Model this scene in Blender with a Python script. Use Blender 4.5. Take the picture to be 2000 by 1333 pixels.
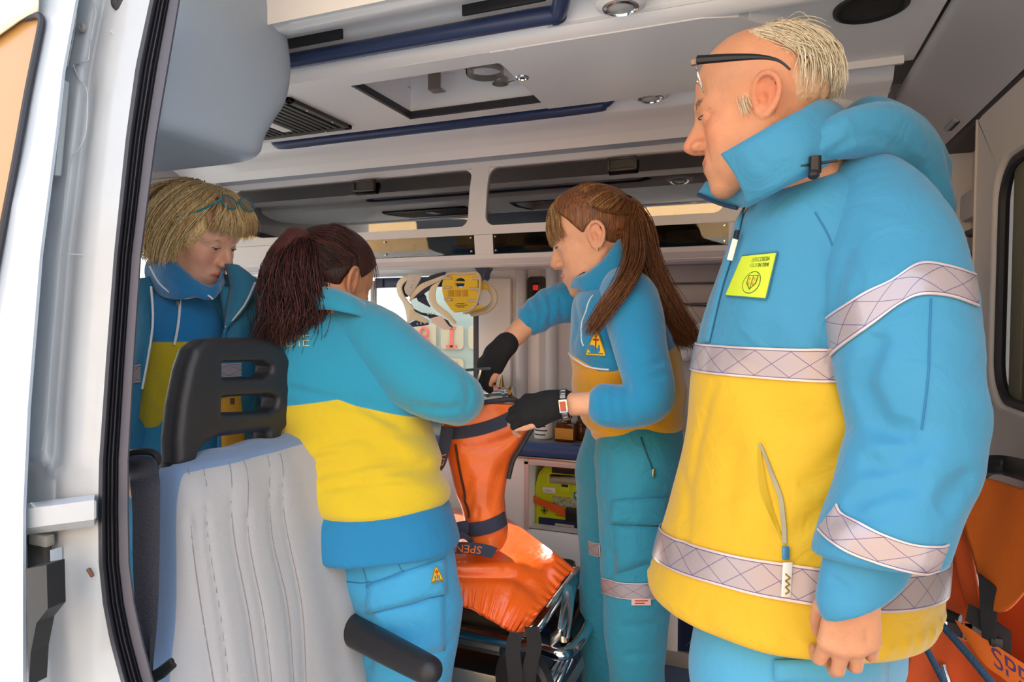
import bpy, bmesh, math, random
import numpy as np
from mathutils import Vector, Matrix
for _o in list(bpy.data.objects): bpy.data.objects.remove(_o)
SC = bpy.context.scene; COL = SC.collection
# ---------------------------------------------------------------- camera, sky, sun, exposure
FPX, CZ = 1265.0, 1.14
_yaw, _pit = math.radians(21.4), math.radians(2.1)
cR = np.array([math.cos(_yaw), math.sin(_yaw), 0.0]); _F0 = np.array([-math.sin(_yaw), math.cos(_yaw), 0.0])
cF = _F0*math.cos(_pit) - np.array([0, 0, 1.0])*math.sin(_pit); cU = np.cross(cR, cF); cC = np.array([0, 0, CZ])
cam = bpy.data.objects.new('camera', bpy.data.cameras.new('camera')); COL.objects.link(cam)
cam.data.sensor_width = 36.0; cam.data.lens = FPX/2000*36; cam.data.clip_start = 0.02
cam.matrix_world = Matrix(((cR[0], cU[0], -cF[0], cC[0]), (cR[1], cU[1], -cF[1], cC[1]), (cR[2], cU[2], -cF[2], cC[2]), (0, 0, 0, 1)))
SC.camera = cam
SC.view_settings.view_transform = 'Standard'; SC.view_settings.look = 'None'
SC.view_settings.gamma = 1.0; SC.view_settings.use_curve_mapping = False
SC.view_settings.exposure = 0.55
W = bpy.data.worlds.new('sky'); SC.world = W; W.use_nodes = True
_nt = W.node_tree; _bg = _nt.nodes['Background']; _bg.inputs[1].default_value = 2.1
_tc = _nt.nodes.new('ShaderNodeTexCoord'); _sp = _nt.nodes.new('ShaderNodeSeparateXYZ'); _rp = _nt.nodes.new('ShaderNodeValToRGB')
_nt.links.new(_tc.outputs['Generated'], _sp.inputs[0]); _nt.links.new(_sp.outputs[2], _rp.inputs[0]); _nt.links.new(_rp.outputs[0], _bg.inputs[0])
_rp.color_ramp.elements[0].position = 0.0; _rp.color_ramp.elements[0].color = (1.0, 0.97, 0.92, 1)
_rp.color_ramp.elements[1].position = 0.7; _rp.color_ramp.elements[1].color = (0.62, 0.78, 1.0, 1)
sun = bpy.data.objects.new('sun', bpy.data.lights.new('sun', 'SUN')); COL.objects.link(sun)
sun.data.energy = 9.0; sun.data.angle = math.radians(0.6); sun.data.color = (1.0, 0.96, 0.90)
sun.rotation_euler = Vector((0.50, -0.70, -0.50)).to_track_quat('-Z', 'Y').to_euler()   # shines in through the far side window
# ---------------------------------------------------------------- picture points -> world points
def dray(u, v): return cF + cR*(u-1000)/FPX + cU*(666.5-v)/FPX
def PD(u, v, d): return cC + dray(u, v)*d
def PY(u, v, Y): d = dray(u, v); return cC + d*(Y/d[1])
def PX(u, v, X): d = dray(u, v); return cC + d*(X/d[0])
def PZ(u, v, Z): d = dray(u, v); return cC + d*((Z-CZ)/d[2])
A = np.array
def nrm(v): v = np.asarray(v, float); return v/(np.linalg.norm(v)+1e-12)
# ---------------------------------------------------------------- materials
def hexc(h):
    h = h.lstrip('#'); c = [int(h[i:i+2], 16)/255 for i in (0, 2, 4)]
    return tuple(x/12.92 if x <= .04045 else ((x+.055)/1.055)**2.4 for x in c)
def inp(b, names, val):
    for n in names:
        if n in b.inputs: b.inputs[n].default_value = val; return
MATS = {}
def mat(name, col, rough=.5, metal=0., bump=0., bscale=60., var=0., vscale=6., spec=.5, coat=0., sss=0., sheen=0., trans=0., alpha=1., emit=0., stretch=None, ior=1.45):
    if name in MATS: return MATS[name]
    m = bpy.data.materials.new(name); m.use_nodes = True; nt = m.node_tree; b = nt.nodes['Principled BSDF']
    c = hexc(col) if isinstance(col, str) else col
    b.inputs['Base Color'].default_value = (*c, 1); b.inputs['Roughness'].default_value = rough; b.inputs['Metallic'].default_value = metal
    inp(b, ['Specular IOR Level', 'Specular'], spec); inp(b, ['Coat Weight', 'Clearcoat'], coat); inp(b, ['Sheen Weight', 'Sheen'], sheen); inp(b, ['IOR'], ior)
    inp(b, ['Transmission Weight', 'Transmission'], trans); b.inputs['Alpha'].default_value = alpha
    if sss:
        inp(b, ['Subsurface Weight', 'Subsurface'], sss)
        if 'Subsurface Radius' in b.inputs: b.inputs['Subsurface Radius'].default_value = (.012, .005, .003)
    if emit:
        inp(b, ['Emission Color', 'Emission'], (*c, 1)); b.inputs['Emission Strength'].default_value = emit
    tc = nt.nodes.new('ShaderNodeTexCoord'); co = tc.outputs['Object']
    if stretch:
        mp = nt.nodes.new('ShaderNodeMapping'); mp.inputs['Scale'].default_value = stretch; nt.links.new(co, mp.inputs[0]); co = mp.outputs[0]
    if var:
        n = nt.nodes.new('ShaderNodeTexNoise'); n.inputs['Scale'].default_value = vscale; n.inputs['Detail'].default_value = 5; nt.links.new(co, n.inputs['Vector'])
        r = nt.nodes.new('ShaderNodeValToRGB'); r.color_ramp.elements[0].position = .3; r.color_ramp.elements[1].position = .7
        r.color_ramp.elements[0].color = (*[max(0, x*(1-var)) for x in c], 1); r.color_ramp.elements[1].color = (*[min(1, x*(1+var*.6)) for x in c], 1)
        nt.links.new(n.outputs['Fac'], r.inputs[0]); nt.links.new(r.outputs[0], b.inputs['Base Color'])
    if bump:
        n = nt.nodes.new('ShaderNodeTexNoise'); n.inputs['Scale'].default_value = bscale; n.inputs['Detail'].default_value = 4; nt.links.new(co, n.inputs['Vector'])
        bp = nt.nodes.new('ShaderNodeBump'); bp.inputs['Strength'].default_value = bump; bp.inputs['Distance'].default_value = .01
        nt.links.new(n.outputs['Fac'], bp.inputs['Height']); nt.links.new(bp.outputs[0], b.inputs['Normal'])
    MATS[name] = m; return m
def smoked(name, tint, gloss_rough=.03):
    m = bpy.data.materials.new(name); m.use_nodes = True; nt = m.node_tree; nt.nodes.clear()
    o = nt.nodes.new('ShaderNodeOutputMaterial'); t = nt.nodes.new('ShaderNodeBsdfTransparent'); t.inputs[0].default_value = (*tint, 1)
    g = nt.nodes.new('ShaderNodeBsdfGlossy'); g.inputs['Roughness'].default_value = gloss_rough
    f = nt.nodes.new('ShaderNodeFresnel'); f.inputs[0].default_value = 1.8; mx = nt.nodes.new('ShaderNodeMixShader')
    nt.links.new(f.outputs[0], mx.inputs[0]); nt.links.new(t.outputs[0], mx.inputs[1]); nt.links.new(g.outputs[0], mx.inputs[2]); nt.links.new(mx.outputs[0], o.inputs[0])
    MATS[name] = m; return m
# ---------------------------------------------------------------- objects
def link(name, me, m=None, parent=None, smooth=True, sharp=40):
    o = bpy.data.objects.new(name, me); COL.objects.link(o)
    if m is not None:
        for x in (m if isinstance(m, (list, tuple)) else [m]): me.materials.append(x)
    if parent is not None: o.parent = parent; o.matrix_parent_inverse = parent.matrix_world.inverted()
    if smooth and len(me.polygons):
        me.polygons.foreach_set('use_smooth', np.ones(len(me.polygons), bool))
        if sharp: 
            try: me.set_sharp_from_angle(angle=math.radians(sharp))
            except Exception: pass
    return o
def mesh(name, V, Fs, m=None, parent=None, smooth=True, sharp=40, fix=True):
    me = bpy.data.meshes.new(name); me.from_pydata([tuple(map(float, v)) for v in V], [], Fs)
    if fix:
        bm = bmesh.new(); bm.from_mesh(me); bmesh.ops.recalc_face_normals(bm, faces=bm.faces); bm.to_mesh(me); bm.free()
    me.update(); return link(name, me, m, parent, smooth, sharp)
def empty(name, loc=(0, 0, 0)):
    o = bpy.data.objects.new(name, None); COL.objects.link(o); o.location = Vector([float(x) for x in loc]); o.empty_display_size = .05
    o.matrix_world = Matrix.Translation(o.location); return o
def tag(o, label=None, cat=None, group=None, kind=None):
    if label: o['label'] = label
    if cat: o['category'] = cat
    if group: o['group'] = group
    if kind: o['kind'] = kind
    return o
def thing(name, loc, label, cat, group=None): return tag(empty(name, loc), label, cat, group)
def struct(o): o['kind'] = 'structure'; return o
class G:
    """collects shapes, then links them as one mesh"""
    def __init__(s): s.V = []; s.F = []; s.M = []; s.mi = 0
    def add(s, V, Fs):
        n = len(s.V); s.V += [tuple(map(float, v)) for v in V]; s.F += [tuple(i+n for i in f) for f in Fs]; s.M += [s.mi]*len(Fs); return s
    def box(s, lo, hi, bev=0., M=None, seg=2):
        lo, hi = np.asarray(lo, float), np.asarray(hi, float); bm = bmesh.new(); bmesh.ops.create_cube(bm, size=1)
        for v in bm.verts: v.co = Vector(((lo+hi)/2 + np.array(v.co)*(hi-lo)).tolist())
        if bev: bmesh.ops.bevel(bm, geom=list(bm.edges), offset=min(bev, .49*float((hi-lo).min())), segments=seg, affect='EDGES', profile=.5)
        bm.verts.index_update(); V = [np.array(v.co) for v in bm.verts]
        if M is not None: V = [A((Matrix(M) @ Vector(v.tolist()))[:]) for v in V]
        Fs = [tuple(v.index for v in f.verts) for f in bm.faces]; bm.free(); return s.add(V, Fs)
    def obox(s, c, ax, ay, az, size, bev=0., seg=2):
        """box with its own axes: centre, three unit axes, size"""
        M = Matrix(((ax[0], ay[0], az[0], c[0]), (ax[1], ay[1], az[1], c[1]), (ax[2], ay[2], az[2], c[2]), (0, 0, 0, 1)))
        h = np.asarray(size, float)/2; return s.box(-h, h, bev, M, seg)
    def tube(s, pts, r, n=10, closed=False, caps=True, flat=1., up=None, sm=0):
        P = [np.asarray(p, float) for p in pts]
        if sm: 
            rr = r if not np.isscalar(r) else None
            P2 = smooth_path(P, sm, closed)
            if rr is not None: r = np.interp(np.linspace(0, 1, len(P2)), np.linspace(0, 1, len(rr)), rr)
            P = P2
        k = len(P); R = np.full(k, r, float) if np.isscalar(r) else np.asarray(r, float); V = []; nv = None
        for i in range(k):
            t = nrm(P[(i+1) % k]-P[i-1]) if closed else nrm(P[min(i+1, k-1)]-P[max(i-1, 0)])
            if nv is None:
                a = np.asarray(up, float) if up is not None else (A([0, 0, 1.]) if abs(t[2]) < .9 else A([1., 0, 0])); nv = nrm(a - t*np.dot(a, t))
            else: nv = nrm(nv - t*np.dot(nv, t))
            b = np.cross(t, nv)
            for j in range(n):
                th = 2*math.pi*j/n; V.append(P[i] + nv*math.cos(th)*R[i]*flat + b*math.sin(th)*R[i])
        Fs = []
        for i in range(k if closed else k-1):
            for j in range(n):
                a0 = i*n+j; a1 = i*n+(j+1) % n; b0 = ((i+1) % k)*n+j; b1 = ((i+1) % k)*n+(j+1) % n; Fs.append((a0, a1, b1, b0))
        if caps and not closed: Fs += [tuple(range(n-1, -1, -1)), tuple((k-1)*n+j for j in range(n))]
        return s.add(V, Fs)
    def lathe(s, prof, c, axis=(0, 0, 1), n=24, ref=None):
        """profile of (radius, height) spun about axis through c"""
        ax = nrm(axis); a = nrm(ref) if ref is not None else nrm(np.cross(ax, [1, 0, 0] if abs(ax[0]) < .9 else [0, 1, 0])); b = np.cross(ax, a); V = []; Fs = []
        for r, h in prof:
            for j in range(n):
                th = 2*math.pi*j/n; V.append(np.asarray(c)+ax*h+(a*math.cos(th)+b*math.sin(th))*max(r, 1e-5))
        for i in range(len(prof)-1):
            for j in range(n): Fs.append((i*n+j, i*n+(j+1) % n, (i+1)*n+(j+1) % n, (i+1)*n+j))
        Fs += [tuple(range(n-1, -1, -1)), tuple((len(prof)-1)*n+j for j in range(n))]
        return s.add(V, Fs)
    def grid(s, P, closed_u=False):
        P = np.asarray(P, float); m, n = P.shape[:2]; Fs = []
        for i in range(m if closed_u else m-1):
            for j in range(n-1): Fs.append((i*n+j, ((i+1) % m)*n+j, ((i+1) % m)*n+j+1, i*n+j+1))
        return s.add(P.reshape(-1, 3), Fs)
    def sheet(s, P, th):
        """grid of points given a thickness along its normals, edges closed"""
        P = np.asarray(P, float); m, n = P.shape[:2]; du = np.gradient(P, axis=0); dv = np.gradient(P, axis=1); N = np.cross(du, dv); N /= np.linalg.norm(N, axis=2, keepdims=True)+1e-12
        a, b = P+N*th/2, P-N*th/2; k = m*n; V = np.concatenate([a.reshape(-1, 3), b.reshape(-1, 3)]); Fs = []
        for i in range(m-1):
            for j in range(n-1): q = (i*n+j, (i+1)*n+j, (i+1)*n+j+1, i*n+j+1); Fs += [q, tuple(x+k for x in q[::-1])]
        for i in range(m-1):
            for j, sg in ((0, 1), (n-1, -1)): q = (i*n+j, i*n+j+k, (i+1)*n+j+k, (i+1)*n+j); Fs.append(q if sg > 0 else q[::-1])
        for j in range(n-1):
            for i, sg in ((0, -1), (m-1, 1)): q = (i*n+j, i*n+j+k, i*n+j+1+k, i*n+j+1); Fs.append(q if sg > 0 else q[::-1])
        return s.add(V, Fs)
    def prism(s, poly, o, ax, ay, az, depth, holes=None):
        """flat outline (x, y) in axes ax, ay, extruded along az by depth"""
        o, ax, ay, az = [np.asarray(x, float) for x in (o, ax, ay, az)]; n = len(poly)
        V = [o+ax*x+ay*y for x, y in poly]+[o+ax*x+ay*y+az*depth for x, y in poly]
        Fs = [tuple(range(n)), tuple(range(2*n-1, n-1, -1))]+[(i, i+n, (i+1) % n+n, (i+1) % n) for i in range(n)]
        return s.add(V, Fs)
    def sweepx(s, prof, x0, x1, closed=True):
        """closed (y, z) outline swept along X"""
        n = len(prof); V = [(x0, y, z) for y, z in prof]+[(x1, y, z) for y, z in prof]
        Fs = [(i, (i+1) % n, (i+1) % n+n, i+n) for i in range(n if closed else n-1)]
        if closed: Fs += [tuple(range(n-1, -1, -1)), tuple(range(n, 2*n))]
        return s.add(V, Fs)
    def build(s, name, m=None, parent=None, smooth=True, sharp=40, fix=True):
        o = mesh(name, s.V, s.F, m, parent, smooth, sharp, fix)
        if any(s.M): o.data.polygons.foreach_set('material_index', s.M)
        return o
def smooth_path(P, sub=6, closed=False):
    P = [np.asarray(p, float) for p in P]; k = len(P); out = []
    for i in range(k if closed else k-1):
        if closed: p0, p1, p2, p3 = P[i-1], P[i], P[(i+1) % k], P[(i+2) % k]
        else: p0, p1, p2, p3 = P[max(i-1, 0)], P[i], P[i+1], P[min(i+2, k-1)]
        for j in range(sub):
            t = j/sub; out.append(.5*((2*p1)+(-p0+p2)*t+(2*p0-5*p1+4*p2-p3)*t*t+(-p0+3*p1-3*p2+p3)*t**3))
    if not closed: out.append(P[-1])
    return out
def rrect(w, h, r, n=5, cx=0, cy=0):
    out = []
    for qx, qy, a0 in ((1, 1, 0), (-1, 1, 90), (-1, -1, 180), (1, -1, 270)):
        for i in range(n+1):
            a = math.radians(a0+90*i/n); out.append((cx+qx*(w/2-r)+r*math.cos(a), cy+qy*(h/2-r)+r*math.sin(a)))
    return out
def text_mesh(txt, size, extrude=.0004, align='CENTER', bold=0.):
    cu = bpy.data.curves.new('t', 'FONT'); cu.body = txt; cu.size = size; cu.extrude = extrude; cu.align_x = align; cu.align_y = 'CENTER'; cu.offset = bold; cu.resolution_u = 3
    o = bpy.data.objects.new('t', cu); COL.objects.link(o); dg = bpy.context.evaluated_depsgraph_get(); me = bpy.data.meshes.new_from_object(o.evaluated_get(dg))
    V = [np.array(v.co) for v in me.vertices]; Fs = [tuple(p.vertices) for p in me.polygons]
    bpy.data.objects.remove(o); bpy.data.curves.remove(cu); bpy.data.meshes.remove(me); return V, Fs
def text_on(name, txt, size, o, ax, ay, m, parent, fn=None, extrude=.0004, bold=0., sx=1.):
    """lettering laid in the axes ax, ay at o, or through fn(x, y, z)"""
    V, Fs = text_mesh(txt, size, extrude, bold=bold); az = np.cross(ax, ay) if fn is None else None
    V = [fn(v[0]*sx, v[1], v[2]) for v in V] if fn else [np.asarray(o)+np.asarray(ax)*v[0]*sx+np.asarray(ay)*v[1]+az*v[2] for v in V]
    return mesh(name, V, Fs, m, parent, smooth=False, fix=False)
# ---------------------------------------------------------------- signed-distance modelling: bodies and cloth as one smooth skin
def smin(a, b, k):
    if k <= 0: return np.minimum(a, b)
    h = np.maximum(k-np.abs(a-b), 0)/k; return np.minimum(a, b)-h*h*k*.25
def smax(a, b, k): return -smin(-a, -b, k)
def ell(c, r, Rm=None):
    c = np.asarray(c, float); r = np.asarray(r, float)
    def f(p):
        q = p-c
        if Rm is not None: q = q@Rm
        a_, b_ = q/r, q/(r*r); k0 = np.sqrt(np.einsum('...i,...i->...', a_, a_)); k1 = np.sqrt(np.einsum('...i,...i->...', b_, b_))+1e-9; return k0*(k0-1)/k1
    f.bound = (c, float(r.max())); return f
def limb(pts, rad, flat=None, fdir=None, k=0., sm=0):
    """rounded tapering tube through pts; flat < 1 squashes it along fdir"""
    P = [np.asarray(p, float) for p in pts]; r = list(np.full(len(P), rad, float)) if np.isscalar(rad) else list(rad)
    if sm:
        Q = smooth_path(P, sm); r = list(np.interp(np.linspace(0, len(P)-1, len(Q)), range(len(P)), r)); P = Q
    fd = nrm(fdir) if fdir is not None else None
    def f(p):
        d = None
        for i in range(len(P)-1):
            ab = P[i+1]-P[i]; q = p-P[i]; t = np.clip((q@ab)/(ab@ab+1e-12), 0, 1); w = q-t[..., None]*ab
            rr = r[i]+t*(r[i+1]-r[i])
            if fd is not None:
                e = w@fd; L = np.sqrt((w*w).sum(-1)+(1/flat**2-1)*e*e); dd = (L-rr)*min(1, .5+.5*flat)
            else: dd = np.sqrt(np.einsum('...i,...i->...', w, w))-rr
            d = dd if d is None else smin(d, dd, k)
        return d
    c = np.mean(P, axis=0); f.bound = (c, max(np.linalg.norm(q-c) for q in P)+max(r)); return f
def loft(secs, yaw=0., n=2.2, cap=.01):
    """secs: (z, cx, cy, a, b[, yaw]) rings stacked in z, eased between; a across the turned x, b across the turned y"""
    S = A([list(s)+([yaw] if len(s) < 6 else []) for s in secs], float); S = S[np.argsort(S[:, 0])]
    D = A(smooth_path(list(S), 8)); D = D[np.argsort(D[:, 0])]; zs = D[:, 0]
    def f(p):
        z = p[..., 2]; cx, cy, a, b, yw = [np.interp(z, zs, D[:, i]) for i in range(1, 6)]
        c, s = np.cos(yw), np.sin(yw); dx, dy = p[..., 0]-cx, p[..., 1]-cy; x = c*dx+s*dy; y = -s*dx+c*dy
        q = ((np.abs(x)/a)**n+(np.abs(y)/b)**n)**(1/n); d = (q-1)*np.minimum(a, b)
        return smax(d, np.maximum(zs[0]-z, z-zs[-1]), cap)
    c = A([S[:, 1].mean(), S[:, 2].mean(), S[:, 0].mean()]); f.bound = (c, math.hypot((S[-1, 0]-S[0, 0])/2, S[:, 3:5].max()*1.2)+np.abs(S[:, 1:3]-c[:2]).max()); return f
class Field:
    def __init__(s): s.ops = []; s.disp = []
    def add(s, f, k=.01): s.ops.append((f, k, 1)); return s
    def sub(s, f, k=.01): s.ops.append((f, k, -1)); return s
    def crease(s, pts, depth, width, sm=3):
        """a fold line pressed into (depth > 0) or raised out of (depth < 0) the cloth"""
        P = A(smooth_path([np.asarray(p, float) for p in pts], sm)) if len(pts) > 2 else A([np.asarray(p, float) for p in pts]); c = P.mean(0); R = np.linalg.norm(P-c, axis=1).max()+2.4*width
        L = len(P)-1
        def g(p0):
            out = np.zeros(p0.shape[:-1]); kk = ((p0-c)**2).sum(-1) < R*R
            if not kk.any(): return out
            p = p0[kk]; best = np.full(len(p), 1e9); tt = np.zeros(len(p))
            for i in range(L):
                ab = P[i+1]-P[i]; q = p-P[i]; t = np.clip((q@ab)/(ab@ab+1e-12), 0, 1); w = q-t[..., None]*ab; d2 = np.einsum('ij,ij->i', w, w); m = d2 < best; best[m] = d2[m]; tt[m] = (i+t[m])/L
            out[kk] = depth*np.exp(-best/(width*width))*np.sqrt(np.clip(4*tt*(1-tt), 0.02, 1)); return out
        s.disp.append((g, (c, R))); return s
    def noise(s, fn): s.disp.append((fn, None)); return s
    def __call__(s, p):
        p = np.asarray(p, float); sh = p.shape[:-1]; q = p.reshape(-1, 3); lo, hi = q.min(0), q.max(0); c = (lo+hi)/2; R = np.linalg.norm(hi-lo)/2; d = np.full(len(q), .12)
        for f, k, sg in s.ops:
            b = getattr(f, 'bound', None); far = b is not None and np.linalg.norm(b[0]-c)-b[1]-R > k+.06
            if far: continue
            v = f(q); d = smin(d, v, k) if sg > 0 else smax(d, -v, k)
        for g, b in s.disp:
            if b is not None and np.linalg.norm(b[0]-c)-b[1]-R > 0: continue
            d = d+g(q)
        return d.reshape(sh)
def wave(dirv, freq, amp, warp=.6, ph=0., sharp=1.):
    """soft rolling folds running across dirv"""
    dv = nrm(dirv)
    def f(p):
        t = p@dv*freq+ph+warp*np.sin(p[..., 0]*17+ph*2)+warp*np.sin(p[..., 1]*13+p[..., 2]*11+ph)+.5*warp*np.sin(p[..., 2]*23-p[..., 0]*19)
        m = .55+.45*np.sin(p[..., 0]*9+ph*3+p[..., 2]*7)*np.sin(p[..., 1]*8+ph)
        w = np.sin(t); w = np.sign(w)*np.abs(w)**sharp; return amp*m*w
    return f
import time as _tm
def surface(name, f, lo, hi, h, m=None, parent=None, B=8, margin=.012, sharp=0, attrs=None):
    """surface nets over a sparse grid of blocks; one closed quad mesh"""
    lo = np.asarray(lo, float); hi = np.asarray(hi, float); nb = np.ceil((hi-lo)/(B*h)).astype(int)
    ii = np.stack(np.meshgrid(*[np.arange(n) for n in nb], indexing='ij'), -1).reshape(-1, 3); S = 4
    ctr = lo+(ii+.5)*B*h; cv = np.empty(len(ii)); key = (ii//S)@A([10000*10000, 10000, 1]); order = np.argsort(key, kind='stable'); ks = key[order]; cuts = np.flatnonzero(np.diff(ks))+1
    groups = np.split(order, cuts)
    for g in groups: cv[g] = f(ctr[g])
    act = np.abs(cv) < .5*math.sqrt(3)*B*h*1.15+margin
    N = nb*B; vid = np.full(N+1, -1, np.int32); off = np.stack(np.meshgrid(*[np.arange(B+1)]*3, indexing='ij'), -1)
    blocks = []; VV = []; nv = 0
    cor = A([[i, j, k] for i in (0, 1) for j in (0, 1) for k in (0, 1)]); edges = [(a, b) for a in range(8) for b in range(a+1, 8) if np.abs(cor[a]-cor[b]).sum() == 1]
    for g in groups:
        g = g[act[g]]
        if not len(g): continue
        base = ii[g]*B; P = lo+(base[:, None, None, None, :]+off)*h; D = f(P); ins = D < 0
        c8 = np.stack([D[:, i:i+B, j:j+B, k:k+B] for i, j, k in cor], -1); s8 = c8 < 0; cnt = s8.sum(-1); mx = (cnt > 0) & (cnt < 8)
        if not mx.any(): continue
        w = np.argwhere(mx); cc = c8[mx]; acc = np.zeros((len(w), 3)); na = np.zeros(len(w))
        for a, b in edges:
            va, vb = cc[:, a], cc[:, b]; x = (va < 0) != (vb < 0); t = np.where(x, va/(va-vb+1e-20), 0); acc += np.where(x[:, None], cor[a]+t[:, None]*(cor[b]-cor[a]), 0); na += x
        gi = base[w[:, 0]]+w[:, 1:]; VV.append(lo+(gi+acc/na[:, None])*h); vid[gi[:, 0], gi[:, 1], gi[:, 2]] = np.arange(nv, nv+len(w)); nv += len(w); blocks.append((base, ins))
    Q = []
    for base, ins in blocks:
        for ax in range(3):
            e = [0, 0, 0]; e[ax] = 1; a = ins[:, :B, :B, :B]; b = ins[:, e[0]:B+e[0], e[1]:B+e[1], e[2]:B+e[2]]; x = a != b
            w = np.argwhere(x)
            if not len(w): continue
            gi = base[w[:, 0]]+w[:, 1:]; fl = a[x]; o1, o2 = (ax+1) % 3, (ax+2) % 3; ok = (gi[:, o1] > 0) & (gi[:, o2] > 0); gi = gi[ok]; fl = fl[ok]; c = []
            for d1, d2 in ((1, 1), (0, 1), (0, 0), (1, 0)):
                t = gi.copy(); t[:, o1] -= d1; t[:, o2] -= d2; c.append(vid[t[:, 0], t[:, 1], t[:, 2]])
            q = np.stack(c, -1); ok = (q >= 0).all(1); q = q[ok]; fl = fl[ok]; q[~fl] = q[~fl][:, ::-1]; Q.append(q)
    V = np.concatenate(VV); Q = np.concatenate(Q); me = bpy.data.meshes.new(name)
    me.vertices.add(len(V)); me.vertices.foreach_set('co', V.astype(np.float32).ravel()); me.loops.add(len(Q)*4); me.loops.foreach_set('vertex_index', Q.astype(np.int32).ravel())
    me.polygons.add(len(Q)); me.polygons.foreach_set('loop_start', np.arange(0, len(Q)*4, 4, dtype=np.int32)); me.polygons.foreach_set('loop_total', np.full(len(Q), 4, np.int32)); me.update(calc_edges=True)
    for an, fn in (attrs or {}).items():
        at = me.attributes.new(an, 'FLOAT', 'POINT'); at.data.foreach_set('value', np.asarray(fn(V), np.float32))
    me.validate(); return link(name, me, m, parent, True, sharp)
def hits(f, uvs, d0=.45, d1=3.0):
    """where the sight lines through picture points first meet the surface f = 0 (nearest approach where they miss)"""
    r = A([dray(u, v) for u, v in uvs]); n = len(r); t = np.full(n, d0); bv = np.full(n, 9.); bt = t.copy(); live = np.ones(n, bool)
    for _ in range(110):
        k = np.flatnonzero(live)
        if not len(k): break
        v = f(cC+t[k][:, None]*r[k]); m = v < bv[k]; bv[k] = np.where(m, v, bv[k]); bt[k] = np.where(m, t[k], bt[k]); live[k] = (v > .0002) & (t[k] < d1); t[k] += np.where(live[k], np.clip(v*.8, .0004, .1), 0)
    t = np.where(bv < .0003, t, bt); return cC+t[:, None]*r
def hit(f, u, v): return hits(f, [(u, v)])[0]
def grad(f, P, e=.002):
    P = np.asarray(P, float); g = np.stack([f(P+np.eye(3)[i]*e)-f(P-np.eye(3)[i]*e) for i in range(3)], -1); return g/(np.linalg.norm(g, axis=-1, keepdims=True)+1e-12)
def snap(f, P, it=6):
    P = np.asarray(P, float).copy()
    for _ in range(it): P = P-np.clip(f(P), -.03, .03)[..., None]*grad(f, P)
    return P
def decal(f, us, off=.0015):
    """grid of picture points carried on to surface f and lifted by off: array [m][n] of (u, v)"""
    H = hits(f, [q for row in us for q in row]).reshape(len(us), len(us[0]), 3); return H+grad(f, H)*off
def lerp_quad(c00, c10, c01, c11, m, n):
    return [[tuple(np.asarray(c00, float)*(1-i/(m-1))*(1-j/(n-1))+np.asarray(c10, float)*(i/(m-1))*(1-j/(n-1))+np.asarray(c01, float)*(1-i/(m-1))*(j/(n-1))+np.asarray(c11, float)*(i/(m-1))*(j/(n-1))) for j in range(n)] for i in range(m)]
def strip(f, path, width, off=.0015, sub=5, n=3, th=.0016):
    """ribbon on surface f along picture points (u, v); width in metres"""
    P = hits(f, path); P = snap(f, A(smooth_path(list(P), sub))); N = grad(f, P); T = np.gradient(P, axis=0); T /= np.linalg.norm(T, axis=1, keepdims=True)+1e-12; S = np.cross(N, T); W_ = np.full(len(P), width) if np.isscalar(width) else np.interp(np.linspace(0, 1, len(P)), np.linspace(0, 1, len(width)), width)
    g = np.stack([P+S*(W_*x)[:, None] for x in np.linspace(-.5, .5, n)], 1); g = snap(f, g, 4); return g+grad(f, g)*off
# ================================================================ the vehicle's shell
wht = mat('moulded_plastic', '#e6e3e4', .38, bump=.02, bscale=300)
wht2 = mat('ceiling_plastic', '#e8e5e4', .30, bump=.015, bscale=300)
gry = mat('grey_plastic', '#9a9fa8', .55, bump=.04, bscale=500)
gry2 = mat('mid_grey_plastic', '#bab8bb', .5, bump=.03, bscale=400)
paint = mat('white_vehicle_paint', '#b3bdc8', .25, coat=.4, var=.03, vscale=3)
rub = mat('black_rubber', '#2b2a30', .5)
rubf = mat('grey_rubber_flange', '#4b4952', .6)
navy = mat('navy_plastic', '#2c3a5c', .35)
blk = mat('black_plastic', '#1b1b1d', .45)
stl = mat('polished_steel', '#c9c9c6', .18, 1.)
stlm = mat('satin_steel', '#b5b3ac', .35, 1.)
chrome = mat('chrome', '#e4e5e6', .14, 1.)
def sbox(name, lo, hi, m, bev=.004): return struct(G().box(lo, hi, bev).build(name, m))
g = G(); g.box((-30, -30, -.62), (30, 30, -.52)); struct(g.build('ground', mat('pavement', '#bdb9b3', .9, bump=.3, bscale=40, var=.15, vscale=8)))
flo = sbox('floor', (-2.6, .66, -.06), (.62, 2.56, 0), mat('speckled_floor', '#5b6a86', .55, var=.35, vscale=300, bump=.05, bscale=200))
# ---- ceiling: moulded strips swept along the vehicle, with the console between the two rails
ceil = tag(empty('ceiling', (-1, 1.5, 1.76)), kind='structure')
def cpart(name, g, m=wht2, **k): return g.build(name, m, ceil, **k)
near = smooth_path([A([0, y, z]) for y, z in [(1.12, 1.765), (1.14, 1.768), (1.16, 1.765), (1.20, 1.775), (1.24, 1.80), (1.30, 1.815), (1.345, 1.80), (1.365, 1.765), (1.385, 1.752), (1.40, 1.75)]], 5)
prof = [(p[1], p[2]) for p in near]; top = [(y, 1.9) for y in (1.40, 1.12)]
cpart('side_cove', G().sweepx(prof+top, -2.3, .30), sharp=30)
far = smooth_path([A([0, y, z]) for y, z in [(1.81, 1.75), (1.825, 1.752), (1.84, 1.765), (1.85, 1.795), (1.89, 1.81), (1.93, 1.80), (1.95, 1.765), (1.97, 1.755), (2.02, 1.745), (2.065, 1.725)]], 5)
prof = [(p[1], p[2]) for p in far]
cpart('far_cove', G().sweepx(prof+[(2.09, 1.70), (2.10, 1.735), (2.16, 1.735), (2.16, 1.9), (1.81, 1.9)], -2.3, .30), sharp=30)
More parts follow.
